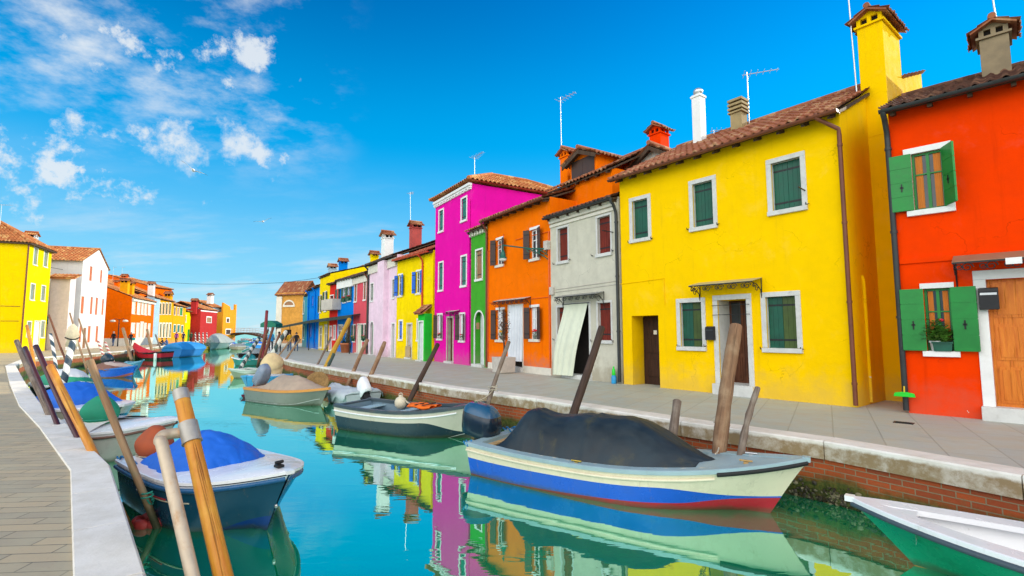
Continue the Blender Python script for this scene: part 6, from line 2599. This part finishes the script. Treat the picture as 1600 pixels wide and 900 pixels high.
        mats = cowl if isinstance(cowl, (list, tuple)) else [cowl, cowl]
        c.grid(P, 0, True, False, lambda i, j: 1 if i >= 4 else 0)
        c.f.append(tuple(range(len(c.v) - 25, len(c.v) - 1)))
        c.m.append(1)
        c.s.append(False)
        c.build('cowl', list(mats), o)
        for sg in (0, 1, 2):
            pass
        pr = MB()
        for q in range(3):
            a = 2 * PI * q / 3
            Q = T @ Matrix.Translation((-.33 * k, 0, -.98 * k)) @ Matrix.Rotation(a, 4, 'X') @ Matrix.Rotation(.5, 4, 'Z')
            pr.box(-.008, .008, -.035 * k, .035 * k, .02 * k, .13 * k, 0, Q)
        pr.build('propeller', leg, o)
        return o

    def bagged_motor(s, mat, size=1.0, x=-.12, y=0, z=.02, rope=None, tilt=0):
        """An outboard wrapped in a tied cloth cover."""
        k = size
        p = s.pt(0, 0)
        b = MB()
        P = []
        T = Matrix.Translation((p.x + x, y, p.z + z)) @ Matrix.Rotation(R(tilt), 4, 'Y')
        for i in range(15):
            q = i / 14
            r_ = (.20 + .16 * math.sin(min(1, q * 1.25) * PI * .62)) * (1 - max(0, q - .55) ** 2 * 3.4)
            r_ *= (.86 if abs(q - .36) < .05 else 1)
            row = []
            for j in range(33):
                a = 2 * PI * j / 32
                f_ = 1 + .05 * math.sin(a * 7 + q * 3) * (1 - q) + .06 * mnoise.noise(Vector((math.cos(a) * 2, math.sin(a) * 2, q * 3 + size)))
                row.append(T @ Vector((r_ * 1.2 * k * f_ * math.cos(a), r_ * .9 * k * f_ * math.sin(a), q * .86 * k)))
            P.append(row)
        b.grid(P, 0, True)
        b.f.append(tuple(range(len(b.v) - 33, len(b.v) - 1)))
        b.m.append(0)
        b.s.append(True)
        o = b.build('motor_cover', mat, s.e)
        if rope:
            c = MB()
            c.tube([T @ Vector((.36 * 1.06 * k * math.cos(a), .36 * .8 * k * math.sin(a), .31 * k + .03 * math.cos(a))) for a in [2 * PI * i / 24 for i in range(25)]], .009, 5)
            c.build('cover_rope', rope, o)
        return o


def GP(px, py, h):
    """Point above the water at height h under a picture point."""
    p = G(px, py, WATER + h)
    return (p.x, p.y)


WGEL = paint('white_gelcoat', (.78, .79, .80), .22, (.42, .40, .34), .03, .22)
CRM = paint('cream_hull', (.74, .66, .48), .3, (.40, .30, .16), .05, .35)
BLU = paint('blue_hull', (.008, .10, .55), .25, (.02, .06, .16))
RDB = paint('red_bottom', (.42, .012, .025), .35, (.10, .01, .015))
LTB = paint('pale_blue_gunwale', (.30, .42, .45), .45, (.20, .24, .22), .08, .4)
NAVY = paint('dark_navy_hull', (.012, .03, .045), .22)
GRN = paint('green_hull', (.006, .30, .15), .3, (.02, .12, .06))
TEALH = paint('teal_hull', (.010, .075, .14), .2)
DECKB = paint('pale_blue_deck', (.34, .50, .56), .5, (.25, .28, .25))
ROPE_B = M('blue_rope', (.02, .18, .40), .8, .3, 30, .3)
ROPE_G = M('green_rope', (.03, .30, .22), .8, .3, 30, .3)
ROPE_W = M('pale_rope', (.52, .46, .35), .9, .2, 30, .3)

# R1 ------ big cream, blue and red boat with the dark tarpaulin
st = GP(764, 684, .50)
bw = AD(1262, 709, 6.75)
bt = Boat('large cream and blue boat with red bottom and dark tarpaulin before the big yellow house', st, bw, 1.72, .50, .45, .74, ws=.80, rake=.62, draft=.26, pw=2.3, chine=.66, flare=.9)
wedge = lambda t: .27 - .03 * sstep(0, .4, t) + .40 * sstep(.62, 1.0, t) ** 1.3
red = lambda t: max(.63 - .09 * sstep(.1, .6, t) + .13 * sstep(.8, 1, t), wedge(t) + .012)
bt.hull([wedge, red, 1.0], [CRM, BLU, RDB], 60)
bt.inside(DECKB, .12, .04, .9, .06)
bt.gunwale(LTB, .17, .03, .03, z=.03)
bt.rub(CRM, .10, .022, 0, .80)
bt.rub(BLACK, .015, .034, .80, 1.0, 'bow_fender')
bt.deck(LTB, .74, .99, .03, .035, inset=.02, lip=.12)
bt.thwart(M('varnished_plank', (.55, .36, .16), .45, .15, 8), .05, .16, -.01)
TARP = M('dark_tarpaulin', (.013, .025, .034), .5, .35, 3, .35, dirt=(.095, .08, .02), dirt_amt=.75)
hump = lambda q: (.60 * sstep(-.02, .14, q) * (1 - .09 * sstep(.14, .26, q) * (1 - sstep(.3, .42, q))) * (1 - sstep(.58, 1.0, q) ** 1.3)) + .03
bt.cover(TARP, .10, .80, hump, edge=-.13, p=2.0, seams=(.17, .47), wr=.006, flat=.12, wr2=.003, N=90, Mx=56, skirt=.03, narrow=lambda q: 1 - .75 * sstep(.72, 1, q) ** 1.5)
bt.outboard((paint('dark_blue_cowl', (.012, .025, .042), .15), paint('blue_cowl_top', (.018, .085, .17), .12)), BLACK, 1.15, 10, -.14, .1, .0, fat=(1.05, 1.15, 1.0))
b = MB()
for q in [.12 + .66 * i / 15 for i in range(16)]:
    for sg in (-1, 1):
        p = bt.pt(q, 0, sg)
        b.ball(p + Vector((0, -sg * .115, .055)), .014, .014, .010, 8)
b.build('tarpaulin_eyelets', STEEL, bt.e)
b = MB()
for sg in (-1, 1):
    b.tube([bt.pt(.12 + .66 * i / 30, 0, sg) + Vector((0, -sg * (.125 + .012 * math.sin(i * 2.1)), .052 + .008 * math.sin(i * 3.3))) for i in range(31)], .007, 5)
b.build('lacing_cord', ROPE_W, bt.e)
bt.cleat(.86, -1, M('wood_bitt', (.45, .28, .10), .7), .2, .05)
bt.cleat(.86, 1, STEEL, .16)
bt.cleat(.42, -1, M('brass', (.5, .36, .08), .35, metal=.8), .06)
b = MB()
p = bt.pt(0, 0, -1)
b.tube([p + Vector((.02 + .05 * math.sin(a * 3), .02 + .06 * math.cos(a * 2), .03 + .045 * math.sin(a * 5))) for a in [6.28 * i / 50 for i in range(51)]], .014, 6)
p = bt.pt(0, 0, 1)
b.tube([p + Vector((.06 + .10 * math.sin(a * 3), -.08 + .10 * math.cos(a * 2), .07 + .035 * math.sin(a * 5))) for a in [6.28 * i / 50 for i in range(51)]], .014, 6)
b.build('mooring_rope', ROPE_B, bt.e)

# R2 ------ green boat in the near right corner
bw = AD(1326, 785, 5.85)
dv = Vector((.745, -.667, 0))
st = Vector((bw.x, bw.y, 0)) + dv * 4.3
bt = Boat('green boat with a bare white interior cut off by the right edge', st, bw, 1.55, .46, .40, .55, rake=.75, draft=.22, pw=2.0, chine=.6, flare=.82)
bt.hull([.95, 1.0], [GRN, M('ochre_keel', (.45, .20, .03), .5)], 50)
bt.inside(WGEL, .10, .03, .93, .07)
bt.gunwale(WGEL, .25, .028, .0, z=.02)
bt.rub(paint('slate_rub_rail', (.05, .075, .095), .5), .05, .03)
bt.deck(WGEL, .86, .99, .02, .03, inset=.03, lip=.2)
b = MB()
p = bt.pt(.93, .62, 0)
b.tube([p + Vector((.05, .03 * math.cos(a), .035 * math.sin(a) - .03)) for a in [6.28 * i / 14 for i in range(15)]], .008, 6)
b.build('bow_ring', M('brass', (.5, .36, .08), .35, metal=.8), bt.e)
b = MB()
p = bt.pt(.72, 0.06, -1)
b.box(p.x - .02, p.x + .02, p.y - .045, p.y + .03, p.z - .03, p.z + .07)
b.build('yellow_tape', YEL_FLOWER, bt.e)

# R3 ------ dark boat with a cream top strake and open cockpit
st, bw = GP(551, 629, .60), AD(757, 628, 11.7)
bt = Boat('open dark navy boat with a cream upper side, an orange life jacket lying in it', st, bw, 1.55, .60, .55, .80, rake=.45, draft=.25, pw=2.4, ws=.85, chine=.66)
wedge3 = lambda t: .27 + .50 * sstep(.66, .98, t) ** 1.2
bt.hull([wedge3, lambda t: max(.84, wedge3(t) + .01), 1.0], [paint('dirty_white_hull', (.58, .54, .44), .35, (.3, .25, .15)), NAVY, paint('navy_bottom', (.008, .02, .028), .5)], 50)
bt.inside(paint('grey_blue_inner', (.14, .22, .28), .5), .10, .03, .86, .06)
bt.gunwale(paint('slate_gunwale', (.05, .075, .09), .4, (.16, .08, .05)), .10, .035, .02, z=.02)
bt.rub(WGEL, .12, .02, 0, .88)
bt.rub(paint('hull_line', (.4, .45, .42), .4), .82, .007, 0, .95, 'hull_line')
bt.deck(paint('slate_gunwale', (.05, .075, .09), .4), .82, .99, .03, .03, inset=.02, lip=.1)
bt.thwart(DECKB, .40, .24, -.08)
bt.thwart(DECKB, .10, .30, -.08)
bt.thwart(DECKB, .68, .22, -.08)
WC = paint('white_cowl', (.80, .82, .85), .25)
p = bt.e.matrix_basis @ bt.pt(.30, 0, 1)
o = thing('buoy', 'round cream buoy lying on the far side of the open navy boat', 'buoy', bt.e.matrix_basis @ Vector((bt.pt(.28, 0, 1).x, bt.half(.28) - .18, bt.sheer(.28) + .03)))
b = MB()
b.lathe([(0, -.16), (.09, -.14), (.15, -.06), (.16, .03), (.12, .12), (.05, .16), (.045, .2), (.0, .21)], 18)
b.build('shell', M('cream_buoy', (.66, .60, .44), .5, .1, 8, .05, dirt=(.4, .33, .2)), o)
b = MB()
b.tube([(.05 * math.cos(a), .02, .2 + .05 * math.sin(a)) for a in [6.28 * i / 14 for i in range(15)]], .014, 6)
b.tube([(0, 0, .2), (.2, -.1, .02), (.35, -.05, -.05), (.3, .1, -.1)], .02, 6)
b.build('rope_eye', ROPE_W, o)
o = thing('life_jacket', 'orange life jacket lying on a seat of the open navy boat', 'life jacket', bt.e.matrix_basis @ Vector((bt.pt(.56, 0).x, .1, bt.sheer(.56) + .02)), bt.e.rotation_euler.z)
b = MB()
for sy in (-1, 1):
    P = []
    for i in range(9):
        q = i / 8
        P.append([(-.34 + .68 * q, sy * .14 + .12 * math.cos(a), .05 + .055 * math.sin(a) * math.sin(PI * (.12 + .76 * q)) ** .5 + .02 * math.sin(q * 7)) for a in [2 * PI * j / 12 for j in range(13)]])
    b.grid(P, 0, True)
b.tube([(-.34, -.14, .05), (-.4, 0, .06), (-.34, .14, .05)], .05, 8)
b.build('foam_panel', M('orange_cloth', (.80, .15, .01), .8, .12, 9, .15), o)
b = MB()
b.box(-.1, -.06, -.27, .27, .098, .112)
b.box(.12, .16, -.27, .27, .098, .112)
b.build('straps', BLACK, o)

# R4 ------ grey boat with an orange gunwale and tan cover
st, bw = GP(408, 604, .46), GP(514, 609, .55)
bt = Boat('grey boat with an orange gunwale under a tan cover', st, bw, 1.5, .46, .45, .58, rake=.55, draft=.3, chine=.7, ws=.9, pw=2.6)
bt.hull([1.0], [paint('grey_green_hull', (.20, .215, .18), .35, (.1, .12, .07))])
bt.gunwale(paint('orange_gunwale', (.62, .27, .06), .4, (.4, .2, .08)), .12, .04, .02, z=.01)
bt.cover(M('tan_tarpaulin', (.40, .31, .23), .8, .12, 5, .2), .05, .93, lambda q: .05 + .42 * sstep(.05, .35, q) * (1 - sstep(.55, 1, q)), edge=-.06, p=1.6, wr=.012)
bt.rub(paint('hull_line', (.4, .45, .42), .4), .55, .012, 0, .97, 'spray_rail')
bt.outboard((paint('slate_blue_cowl', (.20, .25, .33), .3), paint('slate_blue_cowl', (.20, .25, .33), .3)), paint('dark_red_leg', (.16, .01, .02), .4), 1.25, 42, -.06, .0, .05, fat=(.62, .9, 1.25))

# R5 ------ low boat under a pale grey sheet
st, bw = GP(514, 610, .42), GP(566, 612, .42)
st, bw = (st[0] - .3, st[1] + 1.2), (bw[0] + .1, bw[1] - .1)
bt = Boat('low boat under a flat pale grey sheet with a white outboard', bw, st, 1.45, .36, .34, .42, rake=.3, ws=.9)
bt.hull([.5, 1.0], [paint('pale_grey_hull', (.45, .50, .52), .4), NAVY])
bt.cover(M('pale_grey_sheet', (.46, .52, .55), .7, .08, 4, .15), 0.0, .99, lambda q: .10 + .06 * math.sin(q * 7), edge=.05, p=3, skirt=.16, wr=.02, flat=.4)
bt.outboard((WC, WC), BLACK, 1.0, 44, -.05, .0, -.06, fat=(.85, .85, 1.2))
o = thing('wicker_basket', 'round brown wicker basket leaning by the quay wall behind the grey sheet', 'basket', GP(496, 600, .55) + (WATER + .55,))  # a wicker basket by the quay wall
b = MB()
Q = Matrix.Rotation(R(65), 4, 'X')
b.lathe([(0, -.05), (.3, -.03), (.42, .08), (.45, .10), (.42, .11), (.3, .02), (0, 0)], 20, 0, Q)
b.build('bowl', M('wicker', (.28, .17, .06), .85, .3, 22, .5), o)

# R6 ------ light blue boat with white deck cover and cream sack
st, bw = GP(425, 584, .42), GP(384, 590, .50)
bt = Boat('sky blue boat with a pale deck cover and a cream bagged motor', (st[0] + .8, st[1] - .9), bw, 1.6, .46, .44, .55, rake=.2, ws=.9, pw=3.4)
SKYB = paint('sky_blue_hull', (.05, .33, .60), .35)
bt.hull([1.0], [SKYB])
bt.gunwale(SKYB, .14, .04, .02, z=.01)
bt.cover(M('pale_canvas', (.52, .57, .60), .7, .08, 4, .1), .12, .96, lambda q: .06 + .05 * math.sin(q * 3), edge=-.10, p=3, wr=.01)
bt.bagged_motor(M('cream_sack', (.72, .56, .30), .85, .15, 5, .2), 1.35, .35, 0, -.1, tilt=18)

# R7 ------ small pale green boat with green cover at the stern
st, bw = GP(398, 576, .45), GP(358, 577, .5)
bt = Boat('small pale green boat with a green heap of cover on its stern', st, bw, 1.6, .46, .42, .52, rake=.4, ws=.85)
bt.hull([.22, 1.0], [paint('pale_trim', (.55, .62, .55), .4), paint('sage_hull', (.28, .32, .22), .4)])
bt.gunwale(paint('pale_trim', (.55, .62, .55), .4), .12, .04, .02)
bt.inside(paint('sage_inner', (.25, .3, .24), .5), .12)
bt.deck(paint('pale_trim', (.55, .62, .55), .4), .6, .99, .03, .03, lip=.1)


def small_boat(label, stern, bow, beam, hull_m, trim, cover_m=None, hump=None, inner=None, hs=.5, hm=.45, hb=.62, bands=(1.0,), group='boats moored along the canal', motor=None, bag=None, c0=.05, c1=.95, flat=.1, **kw):
    bt = Boat(label, stern, bow, beam, hs, hm, hb, rake=kw.pop('rake', .35), group=group, **kw)
    hm_ = hull_m if isinstance(hull_m, (list, tuple)) else [hull_m]
    bt.hull(list(bands), list(hm_), 26)
    bt.gunwale(trim, .10, .035, .02, N=22)
    if inner:
        bt.inside(inner, .12, N=18)
        bt.thwart(inner, .3)
        bt.thwart(inner, .62)
    if cover_m:
        bt.cover(cover_m, c0, c1, hump or (lambda q: .06 + .35 * math.sin(PI * min(1, q * 1.1)) ** .7), edge=.02, wr=.015, N=26, Mx=18, flat=flat)
    if motor:
        bt.outboard((motor, motor), BLACK, 1.0, -8)
    if bag:
        bt.bagged_motor(bag, 1.1, z=.0)
    return bt


GREENT = M('green_tarpaulin', (.015, .22, .15), .7, .15, 5, .2)
BLUET = M('blue_tarpaulin', (.01, .13, .60), .62, .12, 4, .2)
BLUET2 = M('mid_blue_tarpaulin', (.015, .22, .55), .65, .12, 4, .2)
GREYT = M('grey_tarpaulin', (.30, .34, .33), .75, .12, 4, .2)
CYANT = M('turquoise_tarpaulin', (.03, .36, .38), .7, .12, 4, .2)
small_boat('boat with a turquoise cover beyond the pale green one', GP(409, 560, .5), GP(362, 561, .5), 1.6, paint('turquoise_hull', (.03, .25, .22), .35), WGEL, CYANT, c0=.2, c1=.7)
small_boat('dark plum hulled boat beneath the striped poles', GP(408, 549, .5), GP(373, 553, .6), 1.8, paint('plum_hull', (.05, .02, .035), .3), NAVY, GREYT, c0=.0, c1=.6)
small_boat('white launch with a blue cover between the striped poles', GP(412, 542, .5), GP(388, 545, .6), 1.9, WGEL, SKYB, BLUET2, hb=.8)
far = [(352, 534, 366, 538, WGEL, BLUET, 'white boat with a bright blue cover just before the footbridge'),
       (362, 537, 380, 540, paint('pale_tan_hull', (.5, .42, .3), .4), GREYT, 'tan hulled boat with a grey cover moored near the footbridge'),
       (372, 531, 390, 534, paint('mint_hull', (.15, .45, .38), .4), CYANT, 'mint green boat with a turquoise cover near the footbridge'),
       (380, 536, 398, 540, SKYB, CYANT, 'sky blue boat with a turquoise cover near the striped pole'),
       (392, 532, 408, 536, WGEL, BLUET, 'white boat with a bright blue cover beyond the striped pole'),
       (376, 527, 390, 529, paint('brick_hull', (.3, .08, .05), .4), GREYT, 'brick red boat with a grey cover under the footbridge'),
       (395, 527, 410, 530, NAVY, BLUET2, 'dark navy boat with a blue cover moored right of the footbridge'),
       (388, 545, 400, 549, NAVY, GREENT, 'dark navy boat with a green cover beside the white launch')]
for x0, y0, x1, y1, hm_, cv, lab in far:
    small_boat(lab, GP(x1, y1 + 1, .5), GP(x0, y0 + 2, .6), 1.9, hm_, WGEL, cv, hb=.8, c0=.1, c1=.75)

# L1 ------ near left boat: teal hull, white deck, blue tarpaulin, rust motor cover
st, bw = (-5.36, 8.12), GP(452, 745, .72)
bt = Boat('white decked boat with a dark teal hull and a bright blue tarpaulin', st, bw, 1.58, .56, .56, .74, ws=.92, rake=.62, draft=.30, pw=2.7, chine=.66, flare=.9)
bt.hull([.10, .70, 1.0], [WGEL, TEALH, paint('blue_bottom', (.006, .05, .26), .25)], 56)
bt.gunwale(WGEL, .24, .02, .025, z=.035)
bt.rub(paint('blue_bumper', (.015, .10, .24), .3), .055, .030)
bt.rub(paint('cream_line', (.6, .55, .40), .4), .24, .009, .28, .70, 'hull_stripe')
bt.rub(paint('red_line', (.45, .03, .04), .4), .215, .010, .30, .56, 'hull_stripe')
bt.deck(WGEL, .50, .992, .07, .05, inset=.0)
bt.inside(WGEL, .12, .03, .6, .08)
bt.cover(BLUET, .02, .70, lambda q: .05 + .40 * sstep(-.05, .45, q) * (1 - sstep(.50, 1.0, q) ** 1.3), edge=-.10, p=1.7, wr=.010, wr2=.004, N=80, Mx=50, seed=4, narrow=lambda q: 1 - .30 * sstep(.6, 1, q), skirt=.02)
b = MB()
for q in (.30, .45, .57, .66):
    p = bt.pt(q, 0, -1)
    b.ball(p + Vector((0, .17, .06)), .018, .018, .012, 8)
b.build('snap_studs', WHITE, bt.e)
b = MB()
p = bt.pt(.93, 0, 1)
b.box(p.x - .05, p.x + .05, -.04, .04, p.z + .10, p.z + .13)
b.tube([(p.x, -.05, p.z + .16), (p.x, .05, p.z + .16)], .02, 8)
b.box(p.x - .015, p.x + .015, -.015, .015, p.z + .12, p.z + .17)
b.build('bow_cleat', BLACK, bt.e)
b = MB()
p = bt.pt(.985, .5, 0)
b.ball(p + Vector((.03, 0, -.02)), .03, .02, .03, 8)
b.build('bow_eye', STEEL, bt.e)
bt.bagged_motor(M('rust_motor_cloth', (.36, .075, .025), .8, .15, 6, .2), .74, .10, -.30, -.16, ROPE_W, 6)
b = MB()
p = bt.pt(.0, 0, -1)
b.tube(curve([p + Vector((0, .05, .06)), p + Vector((.12, .02, .10)), p + Vector((.35, .08, .07)), p + Vector((.6, .05, .06))]), .012, 6)
b.tube([p + Vector((.05 + .06 * math.sin(a * 3), .06 + .06 * math.cos(a * 2), .06 + .03 * math.sin(a * 5))) for a in [6.28 * i / 40 for i in range(41)]], .012, 6)
b.build('stern_rope', ROPE_B, bt.e)
pa_ = bt.e.matrix_basis @ (bt.pt(.40, 0, -1) + Vector((0, .1, .05)))
pb_ = AD(230, 781, 6.46)
o = thing('mooring_line', 'green mooring line looped from the nearest left boat to the sawn timber pole', 'rope', pa_)
b = MB()
for k in (0, .04):
    b.tube(curve([Vector((0, 0, 0)), (pb_ - pa_) * .3 + Vector((k, 0, -.12)), (pb_ - pa_) * .75 + Vector((k, 0, -.10 - k)), pb_ - pa_], 8), .010, 6)
b.tube([pb_ - pa_ + Vector((.06 * math.cos(a), .06 * math.sin(a), .008 * a)) for a in [6.28 * 2 * i / 30 for i in range(31)]], .010, 6)
b.build('line', ROPE_G, o)

# L2 ------ white boat with green motor cover
st, bw = (-9.05, 10.4), AD(277, 657, 10.45)
bt = Boat('white and grey boat with a green cloth tied over its motor', st, bw, 1.65, .56, .54, .66, ws=.92, rake=.5, pw=2.8, flare=.9)
bt.hull([.08, .78, .83, 1.0], [WGEL, paint('grey_white_hull', (.50, .49, .44), .3), RDB, WGEL], 44)
bt.gunwale(WGEL, .2, .025, .03, z=.03)
bt.rub(paint('brown_rub_rail', (.16, .08, .06), .5), .08, .025)
bt.deck(WGEL, .30, .99, .08, .05)
bt.deck(M('canvas_white', (.68, .67, .63), .8, .06, 5, .1), .05, .5, .14, .06, name='tarpaulin')
bt.bagged_motor(M('green_motor_cloth', (.012, .25, .14), .75, .15, 6, .2), .80, .78, -.2, -.06, ROPE_G, 4)
b = MB()
p = bt.pt(.06, 0, -1)
b.tube(curve([p + Vector((0, .05, .05)), p + Vector((-.05, -.06, -.1)), p + Vector((-.02, -.08, -.35)), p + Vector((-.1, -.05, -.55))]), .014, 6)
b.build('stern_rope', ROPE_G, bt.e)

# L3 ------ black hulled boat with blue dome cover
st, bw = (-12.35, 13.7), AD(190, 630, 12.5)
bt = Boat('black hulled boat with a cream top and a domed blue cover', st, bw, 1.8, .60, .58, .66, ws=.9, rake=.4, pw=2.6)
bt.hull([.28, 1.0], [paint('cream_white_hull', (.66, .62, .50), .3), NAVY], 40)
bt.gunwale(WGEL, .2, .03, .03, z=.02)
bt.deck(WGEL, .45, .99, .05, .04, lip=.1)
bt.cover(BLUET, .06, .62, lambda q: .06 + .52 * math.sin(PI * q) ** .55, edge=-.1, p=2.4, wr=.012)
b = MB()
p = bt.pt(.95, .35, -1)
b.ball(p + Vector((.04, -.1, 0)), .13, .11, .14, 14)
b.build('fender', paint('blue_fender', (.01, .05, .30), .35), bt.e)
bt.cleat(.85, -1)
# heaped cloth on the boat behind
o = small_boat('boat heaped with green and white cloth behind the navy striped poles', plan(86, 20.5), plan(130, 19.0), 1.7, NAVY, WGEL, stripes('green_white_cloth', (.01, .30, .16), (.70, .72, .70), .8), hump=lambda q: .1 + .5 * math.sin(PI * q) ** .7)

# L4.. boats at the far quay of the basin
STR = stripes('brown_striped_cover', (.22, .10, .06), (.55, .42, .34), .55)
bt = small_boat('blue boat with a brown striped cover and red waterline in the basin', GP(158, 574, .5), GP(212, 574, .55), 1.7, [BLU, paint('rust_stripe', (.35, .09, .07), .4), BLU], paint('blue_gunwale', (.02, .16, .5), .35), STR, hump=lambda q: .08 + .28 * math.sin(PI * q) ** .6, bands=(.55, .75, 1.0), c0=.0, c1=.66)
bt.outboard((NAVY, NAVY), BLACK, 1.1, -30, .2, .3, .3)
bt = small_boat('empty light blue boat between the striped cover and the red boat', GP(196, 567, .45), GP(225, 565, .5), 1.9, paint('light_blue_hull', (.10, .36, .50), .35), paint('light_blue_trim', (.18, .45, .56), .4), inner=paint('light_blue_inner', (.30, .50, .56), .5))
st, bw = GP(262, 553, .5), GP(208, 546, .9)
bt = small_boat('red and black boat with a high pointed bow moored at the far quay', st, bw, 1.8, [paint('black_hull', (.015, .012, .014), .3), RDB, paint('black_hull', (.015, .012, .014), .3)], BLACK, M('red_tarpaulin', (.40, .012, .02), .6, .12, 4, .15), hump=lambda q: .05 + .25 * q, hs=.7, hm=.6, hb=1.3, bands=(.12, .5, 1.0), c0=.45, c1=.97)
b = MB()
p = bt.pt(.12, .5, 1)
for sd_ in (1, -1):
    p = bt.pt(.12, .4, sd_)
    b.lathe([(0, -.35), (.12, -.3), (.13, 0), (.12, .3), (0, .35)], 12, 0, Matrix.Translation(p + Vector((0, sd_ * .12, 0))))
b.build('fender', WHITE, bt.e)
small_boat('large boat wholly wrapped in a blue tarpaulin at the far quay', GP(268, 549, .6), GP(318, 545, .7), 2.3, paint('blue_wrap_hull', (.02, .18, .50), .5), BLUET2, BLUET2, hump=lambda q: .30 + .45 * math.sin(PI * min(1, q + .1)) ** .8, hs=.8, hm=.75, hb=.9, ws=.95, pw=3.5, c0=0, c1=.99, flat=.25)
small_boat('small yellow boat with a pale blue inside beyond the wrapped boat', GP(318, 541, .5), GP(338, 539, .6), 1.7, paint('yellow_hull', (.62, .40, .03), .4), paint('light_blue_trim', (.18, .45, .56), .4), inner=paint('light_blue_inner', (.30, .50, .56), .5))
small_boat('tall boat tented under a grey green tarpaulin', GP(352, 537, .6), GP(328, 538, .8), 3.0, paint('grey_teal_hull', (.16, .24, .23), .4), GREYT, GREYT, hump=lambda q: .3 + 1.1 * math.sin(PI * min(1, q * .9)) ** .9, hs=1.0, hm=.9, hb=1.1, ws=.95, c0=0, c1=.98, flat=.05)

# ------------------------------------------------------------------ mussels on the quay wall foot
b = MB()
random.seed(11)
Q = [Vector((x, y)) for x, y in RQ]
for i in range(1500):
    seg = random.choice((1, 1, 2, 2, 2, 3, 4))
    a, c_ = Q[seg - 1 + 0], Q[seg]
    t_ = random.random()
    p = a.lerp(c_, t_)
    d_ = (c_ - a).normalized()
    n_ = Vector((-d_.y, d_.x))
    z = WATER + random.uniform(-.05, .24) * random.random() ** .5 + .05 * math.sin(t_ * 9)
    r_ = random.uniform(.012, .034)
    Mx = Matrix.Rotation(random.uniform(0, 6), 3, 'X') @ Matrix.Rotation(random.uniform(0, 6), 3, 'Z')
    b.ball((p.x + n_.x * .012, p.y + n_.y * .012, z), r_ * 1.4, r_ * .7, r_, 6, random.choice((0, 0, 1, 2)), Mx)
o = b.build('mussels', [M('mussel_shell', (.05, .04, .025), .5, .4, 30, 0), M('barnacle', (.20, .17, .10), .8, .3, 30, 0), M('weed', (.06, .07, .015), .8, .4, 30, 0)])
tag(o, 'crust of mussels and barnacles along the foot of the right quay wall', 'mussels', kind='stuff')


def mooring(label, a, b, sag, mat=ROPE_W, r=.011):
    a, b = Vector(a), Vector(b)
    o = thing('mooring_line', label, 'rope', a, 0, 'mooring lines between boats and poles')
    m = MB()
    d = b - a
    m.tube([d * (i / 14) + Vector((0, 0, -sag * 4 * (i / 14) * (1 - i / 14))) for i in range(15)], r, 6)
    m.tube([d + Vector((.115 * math.cos(q), .115 * math.sin(q), .012 * q - .03)) for q in [6.28 * 2 * i / 30 for i in range(31)]], r, 6)
    m.build('line', mat, o)


mooring('pale mooring line from the large cream and blue boat to the thick brown post', AD(1118, 709, 7.5), AD(1128, 668, 8.12), .10)
mooring('pale mooring line from the open navy boat to the weathered grey pole', AD(742, 627, 12.1), AD(770, 610, 12.6), .06)
